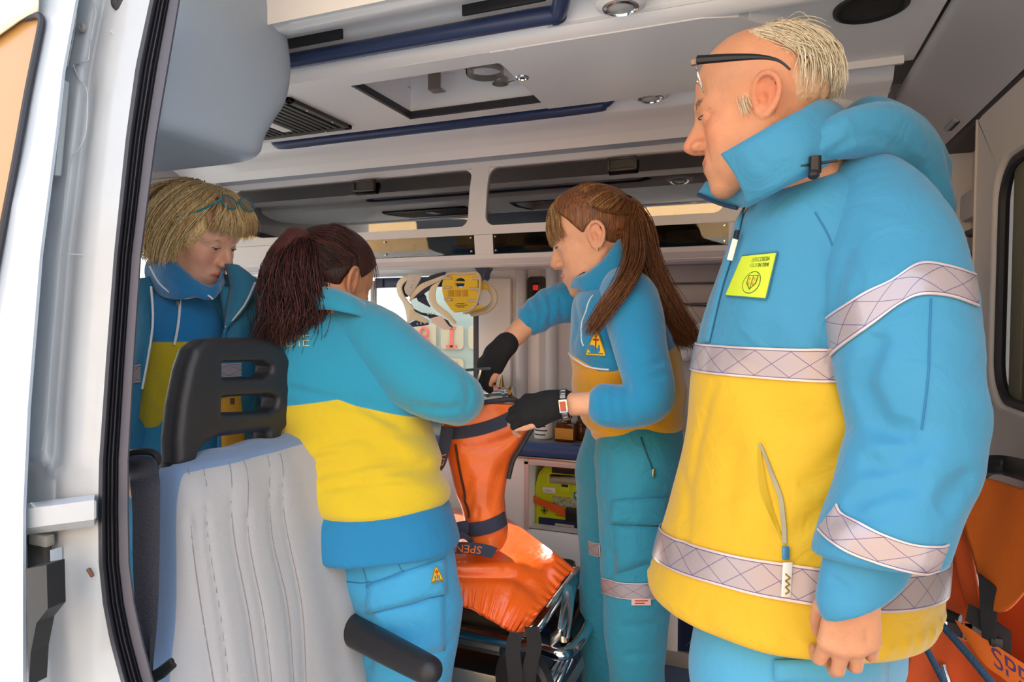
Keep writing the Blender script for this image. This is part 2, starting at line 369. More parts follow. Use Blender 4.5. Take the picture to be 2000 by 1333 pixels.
hx0, hx1, hy0, hy1 = -1.022, -.60, 1.457, 1.758
g = G()
g.box((-2.3, 1.39, 1.75), (hx0, 1.82, 1.77)); g.box((hx0, 1.39, 1.75), (hx1, hy0, 1.77)); g.box((hx0, hy1, 1.75), (hx1, 1.82, 1.77))
o_con = cpart('console_panel', g, sharp=20)
g = G(); g.prism([(hx1, 1.39), (-.13, 1.39), (-.06, 1.41), (-.02, 1.46), (0, 1.53), (0, 1.68), (-.02, 1.75), (-.06, 1.8), (-.13, 1.82), (hx1, 1.82)], (0, 0, 1.748), (1, 0, 0), (0, 1, 0), (0, 0, 1), .03)
cpart('console_door', g, sharp=30)
g = G(); g.box((-.45, 1.36, 1.768), (.326, 1.85, 1.9)); g.box((-2.3, 1.36, 1.88), (-.45, 1.85, 1.9)); cpart('roof_panel', g)
cpart('roof_skin', G().box((-2.6, .72, 1.9), (.62, 2.6, 1.93)), paint)
g = G()                                                           # the hatch box
for lo, hi in (((hx0-.02, hy0-.02, 1.868), (hx1+.02, hy1+.02, 1.88)), ((hx0-.012, hy0, 1.77), (hx0, hy1, 1.87)), ((hx1, hy0, 1.77), (hx1+.012, hy1, 1.87)), ((hx0, hy0-.012, 1.77), (hx1, hy0, 1.87)), ((hx0, hy1, 1.77), (hx1, hy1+.012, 1.87))): g.box(lo, hi)
cpart('hatch_box', g, wht)
g = G(); g.box((hx0-.004, hy1-.008, 1.7485), (hx1, hy1+.004, 1.768)); g.box((hx0-.004, hy0, 1.7485), (hx0+.006, hy1, 1.768)); cpart('hatch_seal', g, rub)
# rear ceiling panel with the boss mouldings
g = G(); g.tube([(.06, 1.60, 1.775), (.02, 1.52, 1.772), (-.05, 1.44, 1.768)], [.03, .026, .02], 12); g.tube([(.02, 2.03, 1.752), (.16, 2.05, 1.752), (.21, 2.06, 1.752)], [.03, .034, .03], 14); cpart('ceiling_boss', g)
g = G()
for u, v in ((1735, 178), (1722, 195)): g.lathe([(.0001, -.004), (.005, -.003), (.0065, .001), (.0065, .004)], PZ(u, v, 1.768), n=12)
cpart('screw_cap', g, mat('cap_white', '#e6e2dc', .4))
for u, v in ((1001, 97), (1080, 205)): cpart('screw_cap', G().lathe([(.0001, -.004), (.005, -.003), (.0075, .001), (.0075, .004)], PZ(u, v, 1.75), n=12), mat('cap_white', '#e6e2dc', .4))
g = G()                                                           # latch on the console door
c = PZ(1020, 150, 1.75); g.lathe([(.016, .001), (.018, -.002), (.016, -.005), (.011, -.006), (.010, -.002), (.0001, -.002)], c, n=24); cpart('latch', g, chrome)
# ---- rear header and rear door
g = G(); g.sweepx([(0, 0)]*3, 0, 0) if False else None
V = []; hd = smooth_path([A([.335, 0, 1.772]), A([.345, 0, 1.755]), A([.39, 0, 1.742]), A([.45, 0, 1.724]), A([.495, 0, 1.705]), A([.52, 0, 1.685])], 5)
g.grid([[(p[0], y, p[2]) for y in np.linspace(.70, 2.52, 30)] for p in hd]); hdr = struct(g.build('trim_1', gry2, sharp=0))
struct(G().box((.522, .66, 1.66), (.61, 2.52, 1.9)).build('trim_2', rub))
c = PX(1862, 246, .50); G().tube([c+A([-.004, -.05, .006]), c+A([-.004, .05, .006])], .009, 10).build('slot_lip', gry, hdr); G().box(c+A([-.004, -.045, -.004]), c+A([.006, .045, .010]), .003).build('slot', blk, hdr)
# door panel with a rounded window hole
door = tag(empty('door_1', (.52, 1.4, .8)), kind='structure')
y0, y1, z0, z1 = .70, 2.085, 0.02, 1.668; hole = rrect(.80, .575, .10, 8, 1.905-.40, 1.222); n = len(hole); hc = A([1.505, 1.222])
def outer(a, yo0, yo1, zo0, zo1):
    d = A([math.cos(a), math.sin(a)]); t = min([(yo1-hc[0])/d[0] if d[0] > 1e-6 else 9, (yo0-hc[0])/d[0] if d[0] < -1e-6 else 9, (zo1-hc[1])/d[1] if d[1] > 1e-6 else 9, (zo0-hc[1])/d[1] if d[1] < -1e-6 else 9]); return hc+d*t
loops = []
for k, (sc, dx) in enumerate(((None, 0), (1.10, 0), (1.06, -.006), (1.02, -.008), (1.0, -.002), (.985, .02))):
    L = []
    for y, z in hole:
        a = math.atan2(z-hc[1], y-hc[0]); q = outer(a, y0, y1, z0, z1) if sc is None else hc+(A([y, z])-hc)*sc; L.append((.52+dx, q[0], q[1]))
    if sc is None:
        for ci, (yy, zz) in enumerate(((y1, z1), (y0, z1), (y0, z0), (y1, z0))): L[ci*9+4] = (.52, yy, zz)
    loops.append(L)
V = [p for L in loops for p in L]; Fs = [(i*n+j, i*n+(j+1) % n, (i+1)*n+(j+1) % n, (i+1)*n+j) for i in range(len(loops)-1) for j in range(n)]
# corners of the outer border
mesh('door_panel', V, Fs, mat('door_trim', '#d3cbc4', .5, bump=.03, bscale=400), door, sharp=50)
g = G(); g.box((.523, y0, z0), (.55, y1, z0+.04)); g.box((.523, y0, z1-.01), (.55, y1, z1+.02)); g.box((.515, y1-.004, z0), (.60, y1, z1), .002); g.box((.5225, y1-.25, z1-.12), (.54, y1, z1)); g.box((.5225, y1-.25, z0), (.54, y1, z0+.35)); g.box((.5225, y0, z0), (.54, y0+.2, z0+.35)); g.box((.5225, y0, z1-.12), (.54, y0+.2, z1)); g.build('door_edge', MATS['door_trim'], door)
g = G(); g.tube([(.53, hc[0]+(y-hc[0])*.975, hc[1]+(z-hc[1])*.975) for y, z in hole], .012, 8, closed=True); g.build('window_seal', rub, door)
G().box((.552, 1.05, .90), (.556, 1.95, 1.55)).build('window_glass', smoked('dark_glass', (.05, .05, .045)), door)
bl = mat('olive_blind', '#6f6a55', .6)
for k in range(7):
    ya = 1.845-k*.098; G().box((.534, ya-.075, .94), (.542, ya, 1.50), .002).build('blind_slat', bl, door)
# the far rear corner beyond the door
struct(G().box((.60, 2.07, 0), (.62, 2.56, 1.92)).build('wall_rear', MATS['door_trim']))
w2 = tag(empty('window_2', (.595, 2.25, 1.2)), kind='structure'); G().box((.588, 2.10, 1.02), (.598, 2.44, 1.40), .01).build('window_glass', mat('dark_pane', '#2b2b2d', .05), w2); G().box((.580, 2.09, 1.395), (.6, 2.45, 1.412), .003).build('window_seal', rub, w2); G().tube([(.585, 2.15, 1.03), (.585, 2.20, 1.39)], .004, 8).build('window_bead', wht, w2)
G().box((.57, 2.09, 1.44), (.602, 2.5, 1.53), .015).build('corner_shelf', gry2, w2)
# ---- far side wall with its window
fw = tag(empty('wall_far', (-1, 2.45, 1)), kind='structure'); wx0, wx1, wz0, wz1 = -2.32, -1.115, .72, 1.318
g = G(); YW = 2.45
for lo, hi in (((-2.7, YW, 0), (.62, YW+.05, wz0)), ((-2.7, YW, wz1), (.62, YW+.05, 1.9)), ((wx1, YW, wz0), (.62, YW+.05, wz1)), ((-2.7, YW, wz0), (wx0, YW+.05, wz1))): g.box(lo, hi)
g.build('wall_panel', wht, fw)
g = G(); g.sweepx([(YW, wz0-.02), (YW-.012, wz0-.015), (YW-.012, wz0+.012), (YW, wz0+.02)], wx0, wx1); g.box((wx1-.014, YW-.012, wz0), (wx1+.012, YW, wz1), .004); g.box((wx0, YW-.012, wz0), (wx0+.03, YW, wz1), .004)
g.build('window_seal', rubf, fw)
g = G(); g.box((-1.60, YW-.02, wz1-.05), (wx1, YW-.002, wz1-.006), .006); 
for x in (-1.56, -1.42, -1.28): g.box((x, YW-.026, wz1-.048), (x+.006, YW-.01, wz1-.008))
g.build('blind_cassette', navy, fw)
G().box((-1.625, YW-.018, .78), (-1.598, YW, 1.30), .006).build('window_mullion', mat('window_bar', '#b8bdc0', .4), fw)
glass = smoked('clear_glass', (.93, .96, .95), .01); glass.node_tree.nodes['Fresnel'].inputs[0].default_value = 1.25
G().box((wx0, YW+.02, wz0), (wx1, YW+.025, wz1)).build('window_glass', glass, fw)
# wall panel right of the window, its two round pilasters and the recesses
g = G(); g.box((-1.10, YW-.03, .66), (-.955, YW, 1.30), .012); g.build('side_panel', wht, fw)
for ua, ub in ((1009, 1032), (1067, 1092), (1138, 1160)):
    x0, x1 = PY(ua, 640, YW)[0], PY(ub, 640, YW)[0]; r = (x1-x0)/2
    G().tube([((x0+x1)/2, YW-.01, .66), ((x0+x1)/2, YW-.01, 1.345)], r, 20).build('pilaster', mat('pilaster_grey', '#c2c4ca', .35), fw)
G().box((-.84, YW-.012, .66), (.62, YW, 1.345)).build('recess_panel', gry2, fw)
for z, h, d in ((1.265, .065, .05), (1.19, .07, .035), (1.09, .09, .045), (.98, .095, .04)): G().box((-.62, YW-d, z), (.58, YW-.005, z+h), .008).build('rear_panel', mat('panel_grey', '#aaa3a2', .35), fw)
g = G(); g.tube(smooth_path([PY(1325, 590, 2.40), PY(1345, 596, 2.40), PY(1370, 597, 2.40), PY(1392, 600, 2.40)], 5), .0022, 6); g.build('thin_cable', blk, fw)
g = G(); g.tube(smooth_path([PY(1300, 668, 2.40), PY(1340, 690, 2.36), PY(1365, 650, 2.36), PY(1400, 640, 2.38)], 6), .03, 12); g.build('curved_moulding', wht, fw)
# outside board with numbers behind the window
bd = thing('number_board', (-1.2, 2.8, .9), 'grey-green board with pink-red numbers 8 and 1 outside the window', 'sign'); YB = 2.80
G().box((-1.47-.26, YB, .4), (-1.13+.0, YB+.02, 1.22), .004).build('backing', mat('board_green', '#a9b3ae', .7), bd) if False else None
p0, p1 = PY(802, 640, YB), PY(960, 640, YB)
G().box((p0[0], YB, -.52), (p1[0]+.25, YB+.02, PY(850, 560, YB)[2]), .004).build('backing', mat('board_green', '#8f9a95', .7), bd)
tile = mat('board_tile', '#b3a690', .7); red = mat('board_red', '#d0605a', .6)
for ua, ub, t, va, vb in ((808, 853, '8', 632, 688), (862, 906, '1', 636, 683), (916, 960, '', 636, 683), (862, 906, '7', 700, 747), (808, 853, '', 700, 747)):
    a, b = PY(ua, va, YB), PY(ub, vb, YB); w, h = b[0]-a[0], a[2]-b[2]; c = A([(a[0]+b[0])/2, YB, (a[2]+b[2])/2])
    tl = G().prism(rrect(w, h, .02, 4), c, (1, 0, 0), (0, 0, 1), (0, -1, 0), .008).build('number_tile', tile, bd)
    if t == '8':
        g = G()
        for dz, rr in ((.026, .021), (-.026, .026)): g.tube([c+A([math.cos(k*math.pi/12)*rr, -.010, dz+math.sin(k*math.pi/12)*rr*1.05]) for k in range(24)], .007, 6, closed=True, flat=1)
        g.build('number', red, bd)
    elif t == '1':
        g = G()
        for lo, hi in (((-.008, -.048), (.008, .048)), ((-.028, -.052), (.028, -.038)), ((-.008, .038), (.02, .052))): g.box(c+A([lo[0], -.014, lo[1]]), c+A([hi[0], -.006, hi[1]]))
        g.build('number', red, bd)
    elif t == '7': G().box(c+A([-.028, -.014, .02]), c+A([.028, -.006, .04])).build('number', red, bd)
# ---- front bulkhead far left, with its bright window
fb = tag(empty('wall_front', (-2.4, 1.5, 1)), kind='structure')
g = G(); XB = -2.42
for lo, hi in (((XB-.04, .7, 0), (XB, 2.5, .95)), ((XB-.04, .7, 1.60), (XB, 2.5, 1.95)), ((XB-.04, 2.3, .95), (XB, 2.5, 1.60)), ((XB-.04, .7, .95), (XB, 1.0, 1.60))): g.box(lo, hi)
g.build('bulkhead_panel', wht, fb)
G().box((XB-.03, 1.0, .95), (XB-.025, 2.3, 1.60)).build('bulkhead_glass', glass, fb)
g = G(); g.box((XB-.005, 1.0, 1.585), (XB+.01, 2.3, 1.61), .004); g.build('bulkhead_seal', rubf, fb)
# ---- near side: door pillar, skin, seal
def lut(v, tab): xs, ys = zip(*tab); return float(np.interp(v, xs, ys))
YS = [(-60, .812), (0, .80), (400, .726), (900, .671), (1100, .664), (1400, .655)]
S_L = [(-60, 299), (0, 290), (130, 262), (270, 243), (500, 220), (700, 205), (900, 191), (1000, 189), (1100, 190), (1180, 198), (1250, 211), (1333, 233), (1400, 256)]
S_R = [(-60, 362), (0, 352), (130, 330), (270, 306), (500, 276), (700, 263), (900, 252), (1000, 252), (1100, 254), (1180, 264), (1250, 279), (1333, 301), (1400, 324)]
E_L = [(-60, 160), (0, 154), (140, 128), (250, 116), (500, 84), (800, 60), (1000, 51), (1400, 51)]
nw = tag(empty('wall_near', (-.95, .7, .8)), kind='structure'); rows = list(range(-60, 1401, 20))
def prow(v, cols): return [PY(u, v, lut(v, YS)+d) for u, d in cols]
cols_t = [0, .10, .16, .24, .32, .38, .44, .52, .60, .75, .9, 1.0]
def pilprof(v):
    w = 1 if v < 880 else max(0, 1-(v-880)/60); ch = .5+.5*math.tanh((165-v)/18)
    return [.012, .012, .012, .014, .030, .036, .034-.02*ch, .012, .004, .0+.004*ch, .002, .0] if w > .5 else [.03, .03, .028, .026, .022, .018, .012, .008, .006, .004, .002, .0]
g = G(); g.grid([prow(v, [(lut(v, E_L)+(lut(v, S_L)+6-lut(v, E_L))*t, dd-.01) for t, dd in zip(cols_t, pilprof(v))]) for v in rows])
g.build('door_pillar', mat('dusty_white_paint', '#a9adb1', .35, coat=.2, var=.06, vscale=9), nw, sharp=0)
g = G(); g.grid([prow(v, [(lut(v, E_L)-620, -.06), (lut(v, E_L)-110, -.052), (lut(v, E_L)-6, -.05), (lut(v, E_L), -.044), (lut(v, E_L)+1, .004)]) for v in rows]); g.build('body_skin', paint, nw, sharp=30)
# seams, plug and dirt on the pillar
g = G()
for pts in ([(182, 0), (188, 25), (183, 50), (178, 78)], [(175, 90), (174, 105), (170, 120), (145, 126), (148, 140), (158, 160), (171, 180), (168, 260), (152, 295), (138, 310), (130, 360), (124, 420), (112, 560), (100, 700), (92, 820), (82, 880)], [(120, 497), (160, 498), (215, 506)], [(150, 10), (147, 50), (132, 130)]):
    g.tube(smooth_path([PY(u, v, lut(v, YS)-.0005) for u, v in pts], 3), .0012, 5)
g.build('seam_line', mat('seam_grey', '#a9adb0', .7), nw)
for (u, v), r in (((232, 3), .016), ((162, 55), .008)):
    c = PY(u, v, lut(v, YS)-.002); G().lathe([(r, 0), (r*.9, -.004), (r*.5, -.005), (.0001, -.003)], c, (0, 1, 0), 20).build('body_plug', blk if r > .01 else mat('dirt_grey', '#8d8c86', .9), nw)
g = G(); P = [PY(u, v, lut(v, YS)+.0) for u, v in ((218, 62), (235, 78), (250, 80), (270, 74))]; g.tube(smooth_path(P, 5), .003, 8); g.build('panel_lip', MATS['dusty_white_paint'], nw)
c = PY(134, 150, lut(150, YS)-.012); G().obox(PY(118, 250, lut(250, YS)-.02), nrm(PY(118, 300, .74)-PY(131, 150, .765)), A([1., 0, 0]), A([0, 1., 0]), (.17, .012, .012), .004).build('hinge_slot', mat('slot_shade', '#9aa0a2', .7), nw)
# lower ledge, recess and bracket
yl = lut(1000, YS)
g = G(); g.sheet([[PY(u, v+(u-60)*-.13, yl+d) for u in (50, 80, 110, 140, 165, 186)] for v, d in ((985, -.01), (995, -.035), (1030, -.035), (1042, -.02))], .004); g.build('ledge', MATS['dusty_white_paint'], nw)
G().box(PY(52, 1118, yl-.004), PY(128, 1038, yl+.03)-A([0, .02, 0]), .004).build('recess', mat('recess_grey', '#55534f', .8, var=.3, vscale=30), nw)  # dark grey block with a mottled tone at the recess
G().box(PY(55, 1065, yl-.02), PY(108, 1042, yl-.005), .003).build('recess_bar', MATS['dirt_grey'], nw)
G().box(PY(100, 1105, yl-.022), PY(120, 1068, yl-.005), .004).build('recess_tab', paint, nw)
g = G()
for pts in ([(178, 1020), (186, 1014)], [(172, 1112), (181, 1126)], [(118, 985), (135, 995)]): g.tube([PY(u, v, yl-.014) for u, v in pts], .003, 6)
g.build('rust_spot', mat('rust', '#6b4a38', .9), nw)
g = G(); yb = yl-.075; g.prism([(0, 0), (.045, .012), (.045, -.05), (.02, -.075), (.006, -.12), (0, -.17)], PY(50, 1112, yb), (1, 0, 0), (0, 0, 1), (0, 1, 0), .025); g.build('catch_bracket', blk, nw, smooth=False)
# the seal round the doorway: ribs of rubber
cols_s = [0, .08, .16, .24, .30, .36, .42, .48, .54, .60, .66]; dep = [.002, -.013, -.016, -.012, -.004, -.012, -.006, -.012, -.004, -.008, .0]
seal = struct(G().grid([prow(v, [(lut(v, S_L)+(lut(v, S_R)-lut(v, S_L))*t, d-.004) for t, d in zip(cols_s, dep)]) for v in rows]).build('trim_3', rub, sharp=60))
g = G(); g.grid([prow(v, [(lut(v, S_L)+(lut(v, S_R)-lut(v, S_L))*t, d) for t, d in ((.63, -.004), (.68, -.010), (.95, -.008), (1.0, -.004), (1.0, .05))]) for v in rows]); g.build('seal_flange', rubf, seal, sharp=50)
# cab door window at the left edge of the picture
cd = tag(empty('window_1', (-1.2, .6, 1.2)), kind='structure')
e = [(85, 30), (60, 160), (35, 300), (0, 480), (-60, 800)]; f0 = [(120, -60), (118, 60), (64, 240), (46, 300), (2, 495), (-60, 830)]
pw = [(-60, -300), (85, 33), (40, 250), (-6, 490)]
yk = .66
def sk(u, v): return PY(u, v, lut(v, YS)-.0535)
g = G(); g.grid([[sk(uu, vv) for uu, vv in ((-420, v+95), (lut(v, [(30, 85), (160, 62), (300, 36), (480, 2), (900, -70)]), v))] for v in range(30, 900, 20)]); g.build('window_pane', mat('painted_building_pane', '#ad8450', .25), cd, sharp=0)  # pane painted tan to stand in for the ochre building seen in the glass
g = G(); g.tube(smooth_path([sk(u, v)-A([0, .004, 0]) for u, v in ((-420, 125+28), (-200, 88+16), (0, 48), (60, 36), (80, 33), (86, 42), (82, 70), (60, 180), (36, 315), (2, 495), (-60, 830))], 5), .0055, 8); g.build('window_seal', rub, cd)
g = G(); g.sheet([[PY(u, v, lut(v, YS)-.066+dd) for u, v in ((-420, -60+b), (-100, -60+b*.6), (40, -60+b*.3), (74, -60+b*.25))] for b, dd in ((0, 0), (120, -.006), (240, -.004), (330, .004))], .004); g.build('window_top_rail', mat('warm_reflection_paint', '#f1e8cf', .3, coat=.3), cd, sharp=0)  # body paint with the warm wall's reflection put into its colour
# ---- long tan facade across the yard, behind the viewer
hs = tag(empty('building', (0, -9, 0)), kind='structure')
G().box((-18, -9.5, -.52), (14, -9, 6.0)).build('facade', mat('tan_render', '#c9a678', .9, var=.08, vscale=1.5), hs)
for k in range(9): G().box((-15.2+k*3.2, -9.03, 1.2), (-14.0+k*3.2, -8.98, 3.0), .02).build('shutter', mat('shutter_brown', '#5d4a3a', .7), hs)
# ================================================================ fittings
def sdpoly(P, x, y):
    P = np.asarray(P, float); d = np.full(x.shape, 1e18); s = np.ones(x.shape); n = len(P); j = n-1
    for i in range(n):
        ex, ey = P[j]-P[i]; wx, wy = x-P[i, 0], y-P[i, 1]; t = np.clip((wx*ex+wy*ey)/(ex*ex+ey*ey+1e-15), 0, 1); bx, by = wx-ex*t, wy-ey*t; d = np.minimum(d, bx*bx+by*by)
        c1 = y >= P[i, 1]; c2 = y < P[j, 1]; c3 = ex*wy > ey*wx; fl = (c1 & c2 & c3) | (~c1 & ~c2 & ~c3); s = np.where(fl, -s, s); j = i
    return s*np.sqrt(d)
def slab(poly, o, ax, ay, az, half, r=.01):
    o, ax, ay, az = [np.asarray(q, float) for q in (o, ax, ay, az)]
    def f(p):
        q = p-o; d2 = sdpoly(poly, q@ax, q@ay)+r; dz = np.abs(q@az)-half+r; return np.minimum(np.maximum(d2, dz), 0)+np.sqrt(np.maximum(d2, 0)**2+np.maximum(dz, 0)**2)-r
    m = A(poly).mean(0); f.bound = (o+ax*m[0]+ay*m[1], np.linalg.norm(A(poly)-m, axis=1).max()+half); return f
def ring_screws(parent, pts, ax, m, r=.004):
    for p in pts: G().lathe([(r, 0), (r*.8, .0015), (.0001, .002)], p, ax, 10).build('screw', m, parent)
X_, Y_, Z_ = A([1., 0, 0]), A([0, 1., 0]), A([0, 0, 1.])
# ---- grab rails
def rail(pts, r, label, plates):
    t = thing('grab_rail', pts[0], label, 'rail', 'navy ceiling rails'); G().tube(pts, r, 16, sm=6).build('rail', navy, t)
    for x0, x1, y, z in plates: G().box((x0, y-.004, z-.006), (x1, y+.004, z+.03), .002).build('mount_plate', blk, t)
rail([(-1.75, 1.322, 1.777), (-1.5, 1.322, 1.777), (-1.0, 1.322, 1.777), (-.47, 1.322, 1.777), (-.425, 1.332, 1.778), (-.395, 1.285, 1.785), (-.385, 1.25, 1.80), (-.383, 1.22, 1.82)], .0185, 'navy grab rail nearest the open side of the ceiling console', [(-1.16, -.93, 1.288, 1.797), (-.62, -.43, 1.288, 1.797)])
rail([(-1.655, 1.885, 1.79), (-1.65, 1.885, 1.772), (-1.61, 1.885, 1.760), (-1.4, 1.885, 1.760), (-.9, 1.885, 1.760), (-.50, 1.885, 1.760), (-.45, 1.885, 1.768), (-.42, 1.885, 1.795)], .018, 'navy grab rail on the far side of the ceiling console above the lockers', [(-1.6, -1.5, 1.91, 1.80)])
# ---- vent grille
t = thing('vent_grille', (-1.40, 1.61, 1.745), 'black slatted vent grille with a white sticker in the ceiling console', 'vent')
dk = mat('grille_black', '#34322f', .45); x0, x1, y0, y1 = -1.66, -1.235, 1.465, 1.757
g = G(); g.box((x0, y0, 1.738), (x1, y0+.022, 1.752), .003); g.box((x0, y1-.022, 1.738), (x1, y1, 1.752), .003); g.box((x1-.022, y0, 1.738), (x1, y1, 1.752), .003); g.box((x0, y0, 1.738), (x0+.022, y1, 1.752), .003); g.build('frame', dk, t)
G().box((x0+.01, y0+.01, 1.747), (x1-.01, y1-.01, 1.753)).build('backing', mat('grille_back', '#22211f', .7), t)
for k in range(16): G().box((x0+.03+k*.0228, y0+.02, 1.740), (x0+.046+k*.0228, y1-.02, 1.7475), .002, seg=1).build('slat', dk, t)
G().box((-1.46, 1.60, 1.7375), (-1.425, 1.70, 1.740)).build('sticker', mat('sticker_white', '#e8e4df', .5), t)
ring_screws(t, [(-1.245, 1.55, 1.738), (-1.245, 1.67, 1.738), (-1.33, 1.747, 1.738), (-1.30, 1.475, 1.738)], (0, 0, -1), stl, .003)
# ---- spot lights and speaker
for (u, v), lb in (((1212, 14), 'round chrome spot light on the ceiling beside the bent rail end'), ((1271, 192), 'round chrome spot light on the ceiling past the far rail end')):
    c = PZ(u, v, 1.752); t = thing('spot_light', c, lb, 'lamp', 'round ceiling spot lights')
    G().lathe([(.052, .03), (.05, .004), (.036, -.002), (.034, .012)], c, (0, 0, 1), 28).build('boss', wht2, t)
    G().lathe([(.034, .004), (.034, -.004), (.028, -.006), (.025, -.001), (.024, .006)], c, (0, 0, 1), 28).build('ring', chrome, t)
    G().lathe([(.025, -.001), (.02, -.004), (.0001, -.006)], c, (0, 0, 1), 24).build('lens', mat('lens_grey', '#b9b9b4', .25), t)
c = PZ(1701, 14, 1.766); t = thing('ceiling_speaker', c, 'round black mesh speaker in the ceiling above the older man', 'speaker')
G().lathe([(.070, .004), (.069, -.004), (.062, -.007), (.058, -.003)], c, (0, 0, 1), 36).build('rim', blk, t)
m = mat('speaker_mesh', '#0e0e0d', .6, bump=.8, bscale=700); G().lathe([(.060, -.003), (.04, -.007), (.0001, -.009)], c, (0, 0, 1), 36).build('mesh_cover', m, t)
# ---- clips in the open ceiling hatch
t = thing('pipe_clamp', PZ(952, 150, 1.80), 'steel double ring clamp inside the open ceiling hatch', 'clamp'); c = PZ(947, 140, 1.80)
def band_ring(c, r, w, th, a0=0, a1=360, n=28): return [[c+A([math.cos(math.radians(a))*rr, math.sin(math.radians(a))*rr, z]) for z, rr in ((-w/2, r), (w/2, r), (w/2, r+th), (-w/2, r+th), (-w/2, r))] for a in np.linspace(a0, a1, n)]
G().grid(band_ring(c, .048, .016, .003, -120, 205)).build('large_ring', stlm, t); c2 = c+A([.016, .069, -.004]); G().grid(band_ring(c2, .020, .016, .003, -90, 250)).build('small_ring', stlm, t)
G().box(c+A([-.06, -.058, .012]), c+A([-.046, .03, .03]), .001).build('bracket', stlm, t); G().box(c+A([.046, -.058, .012]), c+A([.06, .05, .03]), .001).build('bracket', stlm, t); G().box(c+A([-.062, -.075, .03]), c+A([.066, -.05, .065]), .001).build('back_plate', stlm, t)
G().tube([c2+A([.018, .02, 0]), c2+A([.036, .014, 0])], .003, 8).build('bolt', stl, t)
t = thing('steel_bracket', PZ(850, 150, 1.82), 'bent steel bracket hanging in the middle of the open hatch', 'bracket'); c = PZ(848, 150, 1.82)
g = G(); g.box(c+A([-.02, -.05, .02]), c+A([.02, .0, .024])); g.box(c+A([-.02, .0, -.03]), c+A([.02, .004, .024])); g.box(c+A([-.02, .0, -.034]), c+A([.02, .035, -.03])); g.build('strip', stlm, t); G().lathe([(.006, 0), (.004, -.003), (.0001, -.004)], c+A([0, -.02, .02]), n=12).build('rivet', stl, t)
t = thing('steel_bracket', PZ(752, 172, 1.82), 'small steel angle bracket at the left end of the open hatch', 'bracket'); c = PZ(752, 172, 1.82)
g = G(); g.box(c+A([-.05, -.05, .0]), c+A([-.046, .03, .03])); g.box(c+A([-.05, -.02, -.004]), c+A([.0, .05, .0])); g.build('angle', stlm, t); G().box(c+A([-.005, -.03, -.01]), c+A([.012, .045, .0]), .002).build('pad', mat('cream_pad', '#d9d0bd', .5), t)
t = thing('stud_plate', PZ(790, 178, 1.84), 'square plate with a threaded stud in the open hatch', 'plate'); c = PZ(790, 178, 1.84); G().box(c+A([-.03, -.03, .0]), c+A([.03, .03, .003])).build('plate', stlm, t); G().tube([c, c-A([0, 0, .035])], .005, 10).build('stud', mat('brass', '#b08d4e', .3, 1.), t)
# ---- grey overhead pod behind the door pillar
pod = Field(); secs = []
for z, ym in ((1.47, 1.085), (1.50, 1.10), (1.526, 1.108), (1.573, 1.14), (1.63, 1.182), (1.704, 1.200), (1.778, 1.188), (1.84, 1.165)): secs.append((z, -1.19, (.845+ym+.03)/2, .19, (ym+.03-.845)/2))
pod.add(loft(secs, n=7, cap=.035), .0)
t = thing('overhead_pod', (-1.19, .9, 1.47), 'smooth grey rounded overhead pod beside the door pillar', 'locker'); surface('pod_shell', pod, (-1.40, .80, 1.44), (-.97, 1.27, 1.87), .008, mat('pod_grey', '#98a2ae', .5, bump=.03, bscale=500), t)
# ---- overhead locker along the far wall
YF = [(1.32, 2.20), (1.337, 2.175), (1.352, 2.150), (1.38, 2.142), (1.44, 2.135), (1.52, 2.138), (1.60, 2.150), (1.66, 2.168), (1.70, 2.176), (1.735, 2.18)]
yf = lambda z: float(np.interp(z, *zip(*YF)))
t = thing('overhead_locker', (-1, 2.2, 1.32), 'long white overhead locker with smoked doors along the far wall', 'locker'); LX0, LX1 = -2.20, -.02
D1, D2 = (-2.13, -1.008, 1.468, 1.682), (-.940, -.125, 1.468, 1.682); S1, S2 = (-1.75, -.984, 1.369, 1.437), (-.912, -.112, 1.369, 1.437)
def plate(g, x0, x1, z0, z1, d=0.0, th=.02): 
    zs = np.linspace(z0, z1, max(2, int((z1-z0)/.012)+1)); g.sheet([[(x, yf(z)+d+th/2, z) for z in zs] for x in np.linspace(x0, x1, 2)], th)
def fillet(g, x, z, sx, sz, r, th=.02):
    pts = [(0, 0)]+[(r-r*math.cos(a), r-r*math.sin(a)) for a in np.linspace(0, math.pi/2, 6)]; g.prism([(x+sx*a, z+sz*b) for a, b in pts], (0, yf(z), 0), X_, Z_, Y_, th)
g = G(); plate(g, LX0, LX1, 1.682, 1.735); plate(g, LX0, LX1, 1.437, 1.468); plate(g, LX0, LX1, 1.332, 1.369)
for x0, x1 in ((LX0, D1[0]), (D1[1], D2[0]), (D2[1], LX1)): plate(g, x0, x1, 1.468, 1.682)
for x0, x1 in ((LX0, S1[0]), (S1[1], S2[0]), (S2[1], LX1)): plate(g, x0, x1, 1.369, 1.437)
for D in (D1, D2):
    for x, sx in ((D[0], 1), (D[1], -1)):
        for z, sz in ((D[2], 1), (D[3], -1)): fillet(g, x, z, sx, sz, .035)
g.build('fascia', mat('locker_white', '#dfdde1', .3), t, sharp=30)
g = G(); g.box((LX0, 2.17, 1.332), (LX1, 2.45, 1.33), .004); g.box((LX0, 2.17, 1.44), (LX1, 2.44, 1.45)); g.box((LX0-.01, 2.14, 1.332), (LX0, 2.45, 1.735)); g.box((LX1, 2.15, 1.332), (LX1+.012, 2.45, 1.735)); g.box((LX0, 2.19, 1.735), (LX1, 2.45, 1.745)); g.build('carcass', wht, t)
g = G(); g.box((LX0, 2.43, 1.335), (LX1, 2.44, 1.735)); g.build('back_panel', mat('locker_dark', '#8d8884', .6), t)
G().sweepx([(2.13, 1.728), (2.16, 1.738), (2.20, 1.735), (2.19, 1.70), (2.165, 1.712)], LX0, LX1).build('shadow_gap_strip', gry, t)
